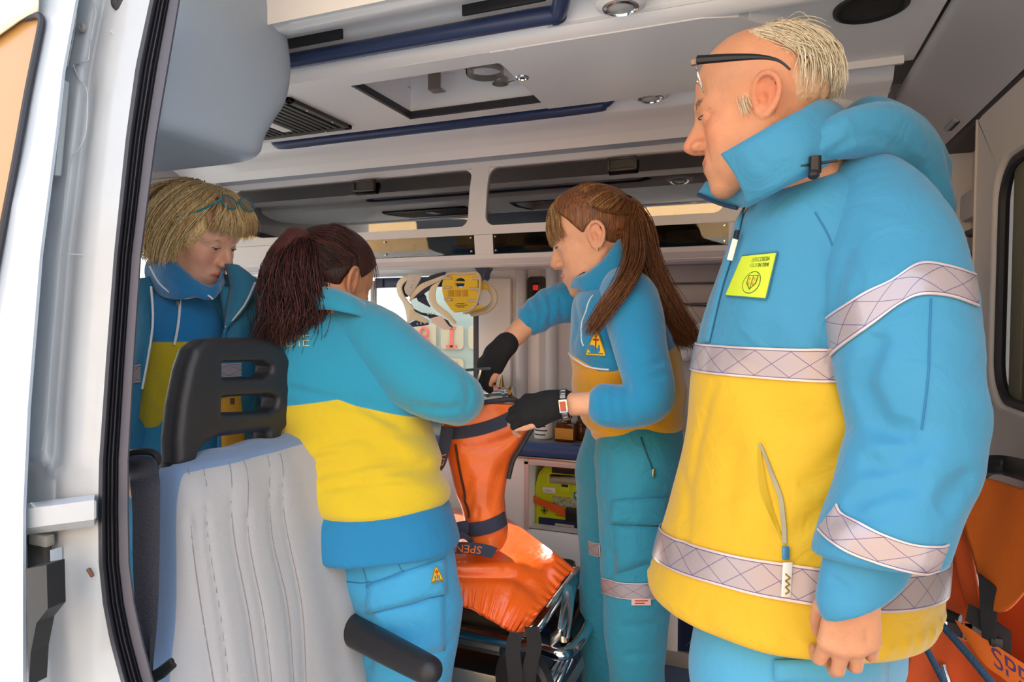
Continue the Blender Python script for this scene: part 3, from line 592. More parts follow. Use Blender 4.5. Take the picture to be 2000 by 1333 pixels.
smk1 = smoked('smoked_acrylic', (.62, .57, .52)); smk1.node_tree.nodes['Fresnel'].inputs[0].default_value = 3.6
for D, uv, lb in ((D1, (711, 363), None), (D2, (1215, 320), None)):
    g = G(); zs = np.linspace(D[2]-.004, D[3]+.004, 14); g.sheet([[(x, yf(z)+.012, z) for z in zs] for x in np.linspace(D[0]-.004, D[1]+.004, 2)], .005); d = g.build('smoked_door', smk1, t)
    c = PY(*uv, 2.158); q = G(); 
    for lo, hi in (((-.05, -.008, -.022), (.05, .01, -.014)), ((-.05, -.008, .014), (.05, .01, .022)), ((-.05, -.008, -.022), (-.040, .01, .022)), ((.040, -.008, -.022), (.05, .01, .022))): q.box(c+A(lo), c+A(hi), .003)
    q.box(c+A([-.04, .0, -.014]), c+A([.04, .01, .014])); q.build('door_latch', mat('latch_smoke', '#3a3634', .3), d)
for S in (S1, S2):
    g = G(); zs = np.linspace(S[2], S[3], 6); g.sheet([[(x, yf(z)+.004, z) for z in zs] for x in np.linspace(S[0], S[1], 2)], .004); d = g.build('strip_window', smoked('strip_acrylic', (.55, .53, .50)), t)
    xs = [S[0]+.012, S[1]-.012] + ([S[1]-.375] if S is S1 else []); ring_screws(d, [(x, yf(z)-.002, z) for x in xs for z in (S[2]+.01, S[3]-.01)], (0, -1, 0), stl, .0045)
def packet(name, u0, v0, u1, v1, Y, m, lb, cat, th=.02, rot=0):
    a, b = PY(u0, v0, Y), PY(u1, v1, Y); c = (a+b)/2; w, h = abs(b[0]-a[0]), abs(a[2]-b[2]); ca, sa = math.cos(rot), math.sin(rot)
    t = thing(name, (c[0], Y, c[2]-h/2), lb, cat); G().obox(c, A([ca, 0, sa]), Y_, A([-sa, 0, ca]), (w, th, h), min(th, h)*.3).build('wrapper', m, t); return t, c, w, h
packet('paper_note', 888, 460, 929, 478, 2.152, mat('paper_cream', '#e6d9c6', .7), 'cream paper note behind the end of the left strip window', 'note', .003)
tt, c, w, h = packet('supply_packet', 740, 467, 772, 496, 2.19, mat('packet_blue', '#3a78a8', .4), 'blue-topped packet standing in the left strip window', 'packet', .03)
tt, c, w, h = packet('supply_packet', 772, 474, 835, 497, 2.19, mat('packet_white', '#d8d2c8', .5), 'white folded packet lying in the left strip window', 'packet', .03, .08); G().obox(c+A([.02, -.017, 0]), X_, Y_, Z_, (.02, .003, h*.6)).build('barcode', mat('barcode_ink', '#3b3b3d', .6), tt)
packet('supply_packet', 838, 476, 884, 495, 2.19, mat('packet_green', '#a9b7a4', .5), 'pale green packet lying in the left strip window', 'packet', .03, -.06)
packet('supply_packet', 986, 473, 1036, 487, 2.19, mat('packet_brown', '#6b5348', .5), 'brown packet lying in the right strip window', 'packet', .04)
packet('supply_packet', 1300, 451, 1410, 476, 2.20, mat('packet_film', '#9aa4a0', .3, bump=.8, bscale=40), 'clear film packets pressed in the right strip window', 'packet', .04)
for i, (u0, v0, u1, v1, c, lb) in enumerate(((1250, 400, 1330, 434, '#2a2a2e', 'dark soft bundle in the right smoked locker, left of two'), (1340, 392, 1405, 424, '#33312f', 'dark soft bundle in the right smoked locker, right of two'), (980, 398, 1050, 440, '#5b4637', 'brown rolled blanket in the right smoked locker'), (560, 412, 640, 452, '#6d6a62', 'grey folded blanket in the left smoked locker'), (760, 405, 860, 444, '#3c4654', 'slate folded blanket in the left smoked locker'))):
    a, b = PY(u0, v0, 2.30), PY(u1, v1, 2.30); c0 = A([(a[0]+b[0])/2, 2.30, 1.452+abs(a[2]-b[2])*.5]); w, h = abs(b[0]-a[0]), abs(a[2]-b[2]); t2 = thing('soft_bundle', (c0[0], 2.3, 1.45), lb, 'bundle')
    f = Field().add(ell(c0, (w*.55, .09, h*.52)), 0).noise(wave((.3, .2, 1), 60, .004)); surface('cloth', f, c0-A([w*.7, .12, h*.7]), c0+A([w*.7, .12, h*.7]), .008, mat('bundle_%d' % i, c, .8), t2)
# ---- worktop, base cabinet
t = thing('worktop', (-1, 2.25, .68), 'worktop with a blue front edge along the far wall', 'worktop'); G().box((-1.76, 2.125, .672), (-.30, 2.45, .700), .004).build('top', mat('worktop_grey', '#7d7f80', .3), t)
g = G(); g.sweepx([(2.132, .705), (2.112, .703), (2.105, .692), (2.105, .668), (2.112, .656), (2.132, .654)], -1.76, -.30); g.build('edge_band', mat('edge_blue', '#35507f', .3), t); G().box((-1.76, 2.108, .646), (-.30, 2.14, .654), .002).build('metal_strip', stlm, t)
t = thing('base_cabinet', (-1, 2.3, 0), 'white base cabinet with an open shelf under the worktop', 'cabinet'); cw = mat('cabinet_white', '#efebe9', .35); g = G(); YC = 2.125
ox0, ox1, oz0, oz1 = -.775, -.42, .392, .622
for lo, hi in (((-1.76, YC, .26), (ox0, YC+.02, .646)), ((ox0, YC, oz1), (ox1, YC+.02, .646)), ((ox1, YC, .26), (-.30, YC+.02, .646)), ((ox0, YC, .268), (ox1, YC+.02, oz0)), ((-.30, YC, .0), (-.255, YC+.3, .72))): g.box(lo, hi, .003)
g.build('front_panel', cw, t)
g = G(); g.box((ox0, YC+.01, oz0-.012), (ox1, 2.44, oz0)); g.box((ox0-.012, YC+.01, oz0), (ox0, 2.44, oz1)); g.box((ox1, YC+.01, oz0), (ox1+.012, 2.44, oz1)); g.box((ox0, YC+.01, oz1), (ox1, 2.44, oz1+.012)); g.box((ox0, 2.42, oz0), (ox1, 2.44, oz1)); g.build('shelf_box', cw, t)
g = G(); g.box((ox0-.012, YC-.003, oz0), (ox0+.006, YC+.004, oz1+.012), .002); g.box((ox0-.012, YC-.003, oz1), (ox1, YC+.004, oz1+.012), .002); g.build('shelf_trim', mat('trim_pinkish', '#d9b9b4', .4), t)
navyp = mat('navy_panel', '#1f2f5c', .25); G().box((-1.76, YC, .03), (-.30, YC+.02, .265), .003).build('lower_panel', navyp, t)
g = G(); g.box((-.255, YC+.01, .05), (.45, YC+.03, .60), .003); dd = g.build('navy_door', mat('navy_door_panel', '#26304e', .25), t); G().tube(smooth_path([PY(1340, 1262, YC+.008), PY(1360, 1244, YC+.008), PY(1385, 1234, YC+.008), PY(1420, 1226, YC+.008)], 4), .0012, 6).build('curved_line', mat('line_blue', '#4f6296', .4), dd)
G().box((-.30, YC-.004, .0), (.50, YC+.03, .05), .004).build('plinth', mat('plinth_grey', '#a39c96', .45), t); G().box((-.255, YC, .60), (.45, YC+.03, .70), .004).build('top_rail', MATS['plinth_grey'], t)
c = PY(1130, 1142, YC-.002); G().lathe([(.016, .002), (.016, -.004), (.012, -.007), (.0001, -.007)], c, (0, 1, 0), 20).build('round_knob', mat('knob_grey', '#b9bfc4', .3), t)
# ---- defibrillator case on the open shelf
t = thing('defibrillator_case', (-.66, 2.22, .393), 'yellow-green defibrillator case with an orange strap on the open shelf', 'case'); yg = mat('case_yellow', '#c3cc1c', .4); YA = 2.20
def xz(u, v, Y=YA): p = PY(u, v, Y); return (p[0], p[2])
f = Field(); out = [xz(1043, 1046), xz(1043, 950), xz(1050, 925), xz(1062, 912), (-.45, xz(1062, 912)[1]), (-.45, xz(1043, 1046)[1])]
f.add(slab([(x, z) for x, z in out], (0, YA+.05, 0), X_, Z_, Y_, .05, .014)); hol = [xz(1072, 944), xz(1072, 927), (-.49, xz(1072, 925)[1]), (-.49, xz(1072, 944)[1])]
f.sub(slab(hol, (0, YA, 0), X_, Z_, Y_, .2, .006), .008); f.crease([PY(1045, 965, YA-.0), PY(1060, 949, YA), PY(1100, 949, YA), PY(1150, 950, YA), (-.46, YA, PY(1150, 950, YA)[2])], .006, .004)
surface('case_body', f, (-.82, 2.18, .37), (-.43, 2.32, .63), .004, yg, t)
nv2 = mat('case_navy', '#23315c', .4); G().box((xz(1052, 1040)[0], YA-.004, .382), (-.47, YA+.01, xz(1052, 1010)[1]), .003).build('lower_panel', nv2, t)
G().box((xz(1078, 920)[0], YA-.003, xz(1078, 924)[1]), (-.50, YA+.01, xz(1078, 911)[1]), .002).build('top_label', mat('label_black', '#24242a', .5), t)
f2 = Field().add(limb([PY(1076, 938, YA+.02), PY(1150, 940, YA+.02), (-.50, YA+.02, PY(1150, 940, YA)[2])], .014), 0); surface('handle', f2, (-.76, 2.19, .54), (-.46, 2.25, .60), .004, mat('handle_grey', '#a8a297', .5), t)
lt = G().box((xz(1096, 960)[0], YA-.008, xz(1096, 963)[1]), (xz(1113, 945)[0], YA+.004, xz(1113, 946)[1]), .003).build('latch', yg, t); G().box((xz(1098, 950)[0], YA-.0095, xz(1098, 950)[1]), (xz(1111, 947)[0], YA-.006, xz(1111, 946.6)[1])).build('latch_slot', MATS['label_black'], lt)
sw = MATS['sticker_white']; s_ = G().box((xz(1060, 962)[0], YA-.003, xz(1060, 962)[1]), (xz(1085, 954)[0], YA, xz(1085, 954)[1]), .001).build('white_sticker', sw, t)
for k in range(2): G().box((xz(1064, 958)[0], YA-.0036, xz(1064, 959.6-k*2.4)[1]), (xz(1080-k*3, 957)[0], YA-.002, xz(1064, 959-k*2.4)[1])).build('print_line', mat('ink_violet', '#6b5f9a', .6), s_)
s_ = G().box((xz(1121, 975)[0], YA-.003, xz(1121, 975)[1]), (-.52, YA, xz(1121, 961)[1]), .001).build('blue_sticker', mat('sticker_blue', '#3d7db4', .5), t)
for k in range(3): G().box((xz(1134, 965)[0], YA-.0036, xz(1134, 965.5+k*3)[1]), (-.53, YA-.002, xz(1134, 964.8+k*3)[1])).build('print_line', sw, s_)
G().lathe([(.007, 0), (.0001, .0006)], PY(1127, 968, YA-.0032), (0, -1, 0), 14).build('emblem', mat('emblem_pale', '#cfd6df', .5), s_)
s_ = G().box((xz(1080, 985)[0], YA-.003, xz(1080, 988)[1]), (xz(1137, 975)[0], YA, xz(1137, 975)[1]), .001).build('worn_label', mat('worn_label', '#a7a98a', .6, var=.5, vscale=120), t)
s_ = G().box((xz(1085, 1025)[0], YA-.0065, xz(1085, 1039)[1]), (xz(1122, 1025)[0], YA-.003, xz(1122, 1026)[1]), .001).build('grey_plate', mat('plate_grey', '#bdb9b4', .4), t)
for k in range(2): G().box((xz(1090, 1025)[0], YA-.0075, xz(1090, 1031.5+k*4)[1]), (xz(1117, 1025)[0], YA-.006, xz(1117, 1030.3+k*4)[1])).build('print_line', MATS['barcode_ink'], s_)
orf = mat('orange_webbing', '#e0591c', .6, bump=.3, bscale=600); g = G(); P = [(1041, 969), (1060, 977), (1085, 986), (1108, 997)]; Q = [(1041, 981), (1060, 990), (1085, 1002), (1106, 1012)]
g.sheet([[PY(*p, YA-.010), PY(*q, YA-.010)] for p, q in zip(P, Q)], .003); g.sheet([[PY(1137, 995, YA-.010), PY(1137, 1014, YA-.010)], [(-.46, YA-.010, PY(1137, 995, YA)[2]), (-.46, YA-.010, PY(1137, 1014, YA)[2])]], .003); g.build('orange_strap', orf, t)
bk = G(); bk.box((xz(1107, 1012)[0], YA-.022, xz(1107, 1016)[1]), (xz(1130, 994)[0], YA-.004, xz(1130, 993)[1]), .004); bk.box((xz(1129, 1018)[0], YA-.022, xz(1129, 1020)[1]), (xz(1139, 994)[0], YA-.006, xz(1139, 994)[1]), .003); bk = bk.build('buckle', blk, t); G().box((xz(1130.5, 1018)[0], YA-.0245, xz(1130.5, 1017)[1]), (xz(1135, 994)[0], YA-.018, xz(1135, 998)[1]), .002).build('buckle_insert', orf, bk)
c = PY(1063, 998, YA-.0008); g = G()
for a in range(8): L = .017 if a % 2 == 0 else .008; d = A([math.cos(a*math.pi/4), 0, math.sin(a*math.pi/4)]); e = A([-d[2], 0, d[0]])*.0022; g.add([c+d*L, c+e, c-e, c+d*L-Y_*.0004], [(0, 1, 2)])
g.tube([c+A([math.cos(k*math.pi/10)*.011, 0, math.sin(k*math.pi/10)*.011]) for k in range(20)], .0008, 4, closed=True); ink = mat('ink_dark', '#3a3d1d', .6); g.build('compass_logo', ink, t)
text_on('lettering', 'CAR', .013, PY(1094, 1007, YA-.0012), X_*1.25, Z_, ink, t)
# ---- bottles on the worktop
def bottle(u, v0, v1, ru, Y, m, lb, cap=None, sq=False, label=None, capm=None):
    b0, b1 = PY(u, v1, Y), PY(u, v0, Y); h = b1[2]-.7005; r = ru*Y/1265*1.02; c = A([b0[0], Y, .7005]); t = thing('medicine_bottle', c, lb, 'bottle', 'medicine bottles on the worktop')
    prof = [(r*.9, 0), (r, .004), (r, h*.66), (r*.92, h*.72), (r*.5, h*.80), (r*.42, h*.84), (r*.42, h*.86)]
    if sq: G().box(c+A([-r, -r*.7, 0]), c+A([r, r*.7, h*.66]), r*.25).build('glass', m, t); G().lathe([(r*.5, h*.64), (r*.42, h*.7), (r*.42, h*.86)], c, n=18).build('neck', m, t)
    else: G().lathe(prof, c, n=24).build('glass', m, t)
    G().lathe([(r*.52, h*.80), (r*.54, h*.82), (r*.54, h*.98), (r*.48, h)], c, n=20).build('cap', capm or cap, t)
    if label:
        if sq: lo = G().box(c+A([-r*.85, -r*.7-.0012, h*.1]), c+A([r*.85, -r*.7, h*.48])).build('paper_label', label, t)
        else: lo = G().grid([[c+A([math.sin(a)*r*1.012, -math.cos(a)*r*1.012, z]) for z in (h*.06, h*.62)] for a in np.linspace(-1.5, 1.5, 12)]).build('paper_label', label, t)
        for k in range(4 if not sq else 0): G().grid([[c+A([math.sin(a)*r*1.02, -math.cos(a)*r*1.02, z]) for z in (h*(.12+.12*k), h*(.16+.12*k))] for a in np.linspace(-.9, .5+.2*(k % 2), 7)]).build('print_line', MATS['barcode_ink'], lo)
amb = mat('amber_glass', '#6a3a1c', .12, trans=.4); wl = mat('bottle_white', '#dfe0e2', .4); yl_ = mat('label_ochre', '#c98d33', .6)
bottle(1062, 788, 856, 19, 2.22, wl, 'white printed bottle on the worktop below the black glove', wl, label=mat('label_white', '#eceae8', .6))
bottle(1106, 806, 858, 22, 2.20, amb, 'squat amber bottle with an ochre label on the worktop', sq=True, label=yl_, capm=mat('cap_brown', '#6b4a44', .4))
bottle(1136, 812, 857, 16, 2.24, amb, 'small amber bottle behind the ochre-labelled one on the worktop', capm=mat('cap_brown', '#6b4a44', .4))
bottle(1082, 800, 850, 9, 2.32, mat('clear_vial', '#c9d2cc', .1, trans=.6), 'slim clear vial behind the white bottle on the worktop', capm=blk)
# ---- switch panel, wall funnel, regulator
YW2 = 2.435; a, b = PY(1032, 541, YW2), PY(1067, 592, YW2); c = (a+b)/2; t = thing('switch_panel', c, 'black rounded switch panel with a red light between the pilasters', 'switch')
G().prism(rrect(b[0]-a[0], a[2]-b[2]+.03, .018, 5), c-A([0, 0, .015]), X_, Z_, -Y_, .014).build('face_plate', mat('panel_black', '#2b2523', .35), t); G().box(c+A([-.020, -.018, -.03]), c+A([.020, -.013, .026]), .003).build('inner_frame', mat('panel_dark', '#191615', .3), t)
G().box(c+A([-.012, -.021, -.002]), c+A([.010, -.017, .018]), .002).build('red_lamp', mat('red_lamp', '#b3171c', .3, emit=.6), t)
t = thing('wall_funnel', PY(944, 530, 2.30), 'slate-blue funnel shaped holder under the overhead locker', 'holder'); P = [xz(922, 510, 2.28), xz(966, 510, 2.28), xz(963, 517, 2.28), xz(953, 534, 2.28), xz(951, 547, 2.28), xz(946, 550, 2.28), xz(940, 549, 2.28), xz(939, 536, 2.28), xz(930, 522, 2.28)]
f = Field().add(slab(P, (0, 2.28, 0), X_, Z_, Y_, .03, .007)); surface('funnel', f, (-1.2, 2.24, 1.25), (-.98, 2.32, 1.37), .004, mat('slate_blue', '#4d5b76', .45), t); G().box((PY(930, 512, 2.28)[0], 2.265, 1.325), (PY(960, 512, 2.28)[0], 2.30, 1.34), .003).build('mount', gry, t)
t = thing('gas_regulator', PY(970, 770, 2.36), 'chrome and brass gas regulator with a black knob on the far wall', 'regulator'); br = MATS['brass']; YR = 2.36
G().tube([PY(945, 766, YR), PY(1003, 764, YR)], .020, 18).build('body', chrome, t)
for u in (952, 984, 996): G().tube([PY(u, 766, YR), PY(u+6, 766, YR)], .024, 18).build('collar', br if u > 990 else chrome, t)
G().tube([PY(955, 762, YR-.01), PY(957, 752, YR-.014)], .012, 12).build('neck', chrome, t); G().tube([PY(957, 753, YR-.014), PY(958, 737, YR-.016)], .026, 8).build('knob', blk, t); G().tube([PY(980, 758, YR), PY(980, 748, YR), PY(980, 733, YR)], [.010, .008, .003], 12).build('nozzle', br, t)
G().tube([PY(975, 765, YR), PY(975, 765, YR)+A([0, .09, 0])], .012, 12).build('stem', chrome, t); G().tube([PY(944, 766, YR), PY(938, 780, YR), PY(936, 800, YR)], .006, 10).build('hose', gry, t)
# ---- cervical collars hanging under the locker
crm = mat('collar_cream', '#eadcc0', .5); nvp = mat('collar_navy_pad', '#3a4058', .8, bump=.4, bscale=500); ylp = mat('collar_yellow', '#e9c42d', .45)
YK = 2.26; t = thing('cervical_collar', PY(870, 600, YK), 'yellow and cream neck collars hanging under the overhead locker', 'collar')
def cxy(pts, Y=YK): return [xz(u, v, Y) for u, v in pts]
f = Field().add(slab(cxy([(864, 555), (868, 540), (880, 533), (905, 535), (932, 534), (938, 545), (937, 575), (932, 600), (915, 609), (888, 611), (880, 604), (870, 590), (864, 570)], 2.23), (0, 2.23, 0), X_, Z_, Y_, .006, .004)); sl = Field()
f.sub(slab(cxy([(890, 549), (893, 545), (900, 543), (907, 545), (910, 550)], 2.23), (0, 2.23, 0), X_, Z_, Y_, .05, .001), .001); f.sub(slab(cxy([(890, 554), (909, 554), (906, 560), (900, 562), (893, 560)], 2.23), (0, 2.23, 0), X_, Z_, Y_, .05, .001), .001)
pl = surface('yellow_plate', f, (-1.30, 2.20, 1.12), (-1.02, 2.26, 1.34), .0028, ylp, t)
for k in range(3): G().box(A([PY(872+k*14, 0, 2.22)[0], 2.222, PY(870, 580, 2.22)[2]]), A([PY(883+k*14, 0, 2.22)[0], 2.224, PY(870, 567, 2.22)[2]]), .0004).build('pictogram', mat('pict_ochre', '#c79a20', .5), pl)
for k, s in enumerate(('Always to', 'test size and fasten', 'for best fit')): G().box(A([PY(890-k % 2*4, 0, 2.22)[0], 2.2222, PY(870, 594+k*3.4, 2.22)[2]]), A([PY(905+k % 2*6, 0, 2.22)[0], 2.2236, PY(870, 592.6+k*3.4, 2.22)[2]])).build('print_line', mat('ink_brown', '#5d4a1a', .6), pl)
rim = mat('collar_rim', '#cfc3ad', .5); g = G(); g.tube([PY(u, v, 2.222) for u, v in ((866, 544), (880, 534), (905, 535), (928, 533), (937, 541), (938, 556), (936, 575), (931, 592), (921, 605), (905, 611))], .006, 8, sm=4)
for u0, v0, u1, v1 in ((921, 545, 936, 544), (917, 565, 937, 565), (913, 588, 931, 587), (866, 562, 880, 562), (868, 585, 882, 586), (868, 543, 882, 544)): g.tube([PY(u0, v0, 2.221), PY(u1, v1, 2.221)], .005, 6)
g.build('rim', rim, t)
def flat(name, pa, pb, m, th=.004, Y0=YK, Yb=None, parent=t, sub=5):
    A1, B1 = smooth_path([PY(u, v, Y0) for u, v in pa], sub), smooth_path([PY(u, v, Yb or Y0+.02) for u, v in pb], sub); return G().sheet([[a_, (a_+b_)/2+A([0, -.004, 0]), b_] for a_, b_ in zip(A1, B1)], th).build(name, m, parent)
flat('ring_band', [(945, 547), (961, 559), (971, 575), (968, 596), (950, 612), (920, 618)], [(942, 556), (953, 567), (960, 580), (957, 593), (943, 602), (912, 607)], rim, .006, 2.24, 2.27)
flat('yellow_tab', [(938, 548), (950, 556), (956, 562)], [(938, 566), (948, 566), (955, 566)], ylp, .003, 2.25, 2.25); flat('yellow_tab', [(910, 606), (925, 598), (944, 597)], [(911, 615), (925, 608), (944, 602)], ylp, .003, 2.225, 2.23)
flat('cream_band', [(800, 539), (786, 543), (776, 556), (778, 575), (788, 592), (794, 612), (796, 634)], [(806, 545), (794, 549), (785, 560), (787, 573), (796, 588), (806, 600), (812, 620)], crm, .006, 2.28, 2.26)
flat('navy_pad', [(785, 545), (778, 560), (788, 578), (797, 580)], [(800, 546), (794, 560), (800, 570), (808, 566)], nvp, .010, 2.285, 2.285)
flat('navy_pad', [(797, 578), (815, 560), (840, 540), (870, 532)], [(808, 584), (825, 576), (848, 560), (868, 545)], nvp, .008, 2.262, 2.262)
flat('cream_band', [(800, 586), (806, 572), (822, 556), (850, 545), (876, 535)], [(802, 590), (812, 578), (830, 563), (854, 551), (878, 540)], crm, .005, 2.255, 2.255)
flat('name_tag', [(797, 535), (795, 550), (790, 562), (792, 572)], [(825, 536), (820, 548), (812, 562), (800, 580)], mat('tag_grey', '#cfc9c2', .6), .003, 2.25, 2.25)
g = G()
for pts in ([(806, 540), (812, 543), (806, 546)], [(806, 552), (804, 548), (810, 549)], [(800, 556), (806, 558)], [(799, 562), (804, 562)]): g.tube([PY(u, v, 2.246) for u, v in pts], .0011, 5)
g.build('handwriting', ink, t)
flat('cream_band', [(843, 560), (838, 572), (840, 590), (850, 604), (868, 618), (888, 634)], [(862, 548), (852, 566), (852, 588), (862, 600), (878, 612), (892, 630)], crm, .005, 2.25, 2.25)
flat('navy_pad', [(806, 604), (822, 612), (850, 616), (875, 628)], [(818, 610), (835, 618), (862, 632), (886, 640)], nvp, .008, 2.268, 2.262); flat('navy_pad', [(812, 575), (824, 570), (832, 580)], [(818, 588), (832, 596), (840, 600)], nvp, .008, 2.275, 2.275)
flat('navy_pad', [(797, 634), (815, 626), (830, 624)], [(806, 638), (822, 637), (838, 634)], nvp, .008, 2.268, 2.268)
flat('cream_band', [(803, 600), (816, 612), (840, 628)], [(798, 630), (808, 625), (832, 632)], crm, .004, 2.262, 2.262); flat('paper_tongue', [(842, 622), (845, 630), (858, 640), (870, 645)], [(862, 617), (868, 625), (876, 636), (884, 642)], mat('tongue_pale', '#f0ddd0', .6), .003, 2.25, 2.25)
for u, v in ((828, 555), (835, 553), (842, 551), (836, 614), (842, 613), (848, 613), (815, 633), (822, 632), (829, 631)): G().obox(PY(u, v, 2.247), X_, Y_, Z_, (.004, .004, .007), .001).build('eyelet', mat('eyelet_white', '#e6e2dd', .5), t, smooth=False)
G().tube([PY(905, 536, 2.235), PY(925, 540, 2.26), PY(944, 546, 2.28)], .006, 8).build('hook_arm', MATS['slate_blue'], t)
# ---- silver rod standing by the navy door
t = thing('steel_rod', PY(1388, 1338, 1.85), 'tapered silver rod standing beside the navy cabinet door', 'rod'); G().tube([A([PY(1387, 1333, 1.80)[0], 1.80, .001]), PY(1387, 1310, 1.80), PY(1391, 1260, 1.80), PY(1398, 1190, 1.80), PY(1402, 1120, 1.80), PY(1404, 1060, 1.80)], [.0075, .0075, .012, .013, .011, .009], 14, flat=.6, up=(0, 1, 0)).build('shaft', stl, t); G().lathe([(.03, 0), (.03, .006), (.012, .012)], A([PY(1387, 1333, 1.80)[0], 1.80, 0]), n=20).build('foot', stlm, t)
# ================================================================ attendant seat by the door pillar
t = thing('attendant_seat', (-.95, 1.03, 0), 'light grey pleated attendant seat with black headrest beside the door pillar', 'seat')
velr = mat('seat_velour', '#cfcac8', .85, bump=.25, bscale=350, var=.05, vscale=7, sheen=.4); trimb = mat('seat_trim_blue', '#8fa3bd', .8, bump=.3, bscale=500, sheen=.3)
SEC = [(.30, -.845, .985, .07, .280), (.45, -.875, .992, .075, .272), (.58, -.905, 1.005, .078, .262), (.70, -.93, 1.01, .075, .240), (.80, -.95, 1.012, .070, .218), (.85, -.96, 1.015, .062, .200), (.878, -.968, 1.018, .045, .178), (.888, -.97, 1.02, .02, .15)]
SEAMS = []; sf = Field().add(loft(SEC, n=3.6, cap=.012), 0)
for pts in ([(368, 915), (375, 1050), (395, 1200), (417, 1333), (428, 1400)], [(397, 912), (405, 1040), (430, 1200), (447, 1333), (458, 1400)], [(447, 903), (455, 1040), (485, 1200), (503, 1333), (512, 1400)], [(475, 899), (485, 1050), (513, 1200), (530, 1333), (538, 1400)], [(522, 890), (530, 1040), (560, 1180), (573, 1333), (580, 1400)], [(546, 886), (555, 1010), (588, 1180), (597, 1333), (604, 1400)]):
    P = [hit(sf, u, v) for u, v in pts]; sf.crease(P, .006, .005); SEAMS.append(pts)
sf.noise(lambda p: -.004*np.clip(np.sin((p[..., 1]-.8)*62), -1, 1)*.5)
bk_ = lambda V: np.minimum(np.clip((.870-V[:, 2])/.006, -1, 1), np.clip((.0 + (V[:, 0]-np.interp(V[:, 2], [.3, .45, .58, .70, .80, .85, .878], [-.845, -.875, -.905, -.93, -.95, -.96, -.968])-.030)/.02), -1, 1))
m = bpy.data.materials.new('seat_cloth'); m.use_nodes = True; nt = m.node_tree; b = nt.nodes['Principled BSDF']; b.inputs['Roughness'].default_value = .85; inp(b, ['Sheen Weight'], .3)
at = nt.nodes.new('ShaderNodeAttribute'); at.attribute_name = 'front'; r = nt.nodes.new('ShaderNodeValToRGB'); r.color_ramp.interpolation = 'LINEAR'; r.color_ramp.elements[0].position = .48; r.color_ramp.elements[1].position = .52; r.color_ramp.elements[0].color = (*hexc('#6f86a6'), 1); r.color_ramp.elements[1].color = (*hexc('#aba7a6'), 1)
mp = nt.nodes.new('ShaderNodeMath'); mp.operation = 'MULTIPLY_ADD'; mp.inputs[1].default_value = .5; mp.inputs[2].default_value = .5; nt.links.new(at.outputs['Fac'], mp.inputs[0]); nt.links.new(mp.outputs[0], r.inputs[0]); nt.links.new(r.outputs[0], b.inputs['Base Color'])
n_ = nt.nodes.new('ShaderNodeTexNoise'); n_.inputs['Scale'].default_value = 260; bp = nt.nodes.new('ShaderNodeBump'); bp.inputs['Strength'].default_value = .25; bp.inputs['Distance'].default_value = .004; nt.links.new(n_.outputs['Fac'], bp.inputs['Height']); nt.links.new(bp.outputs[0], b.inputs['Normal'])
surface('backrest', sf, (-1.1, .66, .28), (-.72, 1.34, .91), .006, m, t, attrs={'front': bk_})
for pts in SEAMS: G().tube(list(strip(sf, pts, .001, .0003)[:, 1]), .0011, 5).build('stitch_seam', mat('stitch_grey', '#8b8482', .8), t)
f = Field().add(loft([(.16, -.70, 1.0, .24, .27), (.20, -.70, 1.0, .25, .28), (.25, -.70, 1.0, .23, .27)], n=4, cap=.03), 0); surface('cushion', f, (-1.0, .68, .12), (-.36, 1.32, .30), .012, velr, t)
g = G(); g.box((-.80, .88, 0), (-.60, 1.12, .17), .02); g.build('pedestal', blk, t)
def hz(u, v, X=-.985): p = PX(u, v, X); return (p[1], p[2])
f = Field(); HO = [hz(327, 912), (hz(366, 912)[0], hz(366, 912)[1]), hz(372, 885), hz(388, 866), hz(412, 853), hz(470, 846), hz(506, 843), hz(508, 868), hz(536, 864), hz(537, 842), hz(560, 825), hz(577, 798), hz(574, 765), hz(558, 715), hz(542, 682), hz(525, 668), hz(490, 660), hz(420, 660), hz(385, 663), hz(362, 680), hz(348, 720), hz(334, 790), hz(326, 860)]
f.add(slab(HO, (-.985, 0, 0), Y_, Z_, X_, .027, .018), 0)
for q in ([(417, 708), (500, 706), (514, 716), (512, 728), (500, 737), (417, 738)], [(416, 776), (512, 770), (526, 778), (522, 796), (508, 804), (416, 807)]): f.sub(slab([hz(*x) for x in q], (-.985, 0, 0), Y_, Z_, X_, .2, .006), .014)
surface('headrest', f, (-1.05, .78, .86), (-.92, 1.24, 1.13), .005, mat('headrest_black', '#28272a', .42, bump=.12, bscale=900), t)
for u, v in ((346, 905), (522, 868)): c = PX(u, v, -.985); G().lathe([(.028, -.012), (.028, .004), (.02, .008)], (c[0], c[1], c[2]-.003), n=18).build('guide_bush', blk, t)
f = Field().add(limb([PD(650, 1208, 1.44), PD(700, 1238, 1.36), PD(780, 1280, 1.27), PD(838, 1310, 1.21)], [.034, .031, .029, .026], sm=3), 0); f2 = surface('armrest', f, (-1.0, 1.0, .25), (-.5, 1.5, .55), .007, mat('armrest_black', '#252427', .4, bump=.1, bscale=800), t)
belt = mat('belt_webbing', '#33323a', .6, bump=.5, bscale=900, stretch=(.15, 1, 1))
bl_ = [(252, 893, 1.06), (300, 895, 1.05), (311, 935, 1.0), (312, 1000, .99), (311, 1100, .985), (308, 1200, .98), (300, 1290, .975), (296, 1345, .975)]; wL = [(240, 912, 1.06), (252, 925, 1.05), (255, 948, 1.0), (259, 1000, .99), (260, 1100, .985), (266, 1200, .98), (282, 1290, .975), (286, 1345, .975)]
a_, b_ = smooth_path([PD(*q) for q in bl_], 6), smooth_path([PD(*q) for q in wL], 6); bo = G().sheet([[p, p*.67+q*.33+A([.002, -.002, 0]), p*.33+q*.67-A([.001, -.001, 0]), q] for p, q in zip(a_, b_)], .002).build('seat_belt', belt, t)
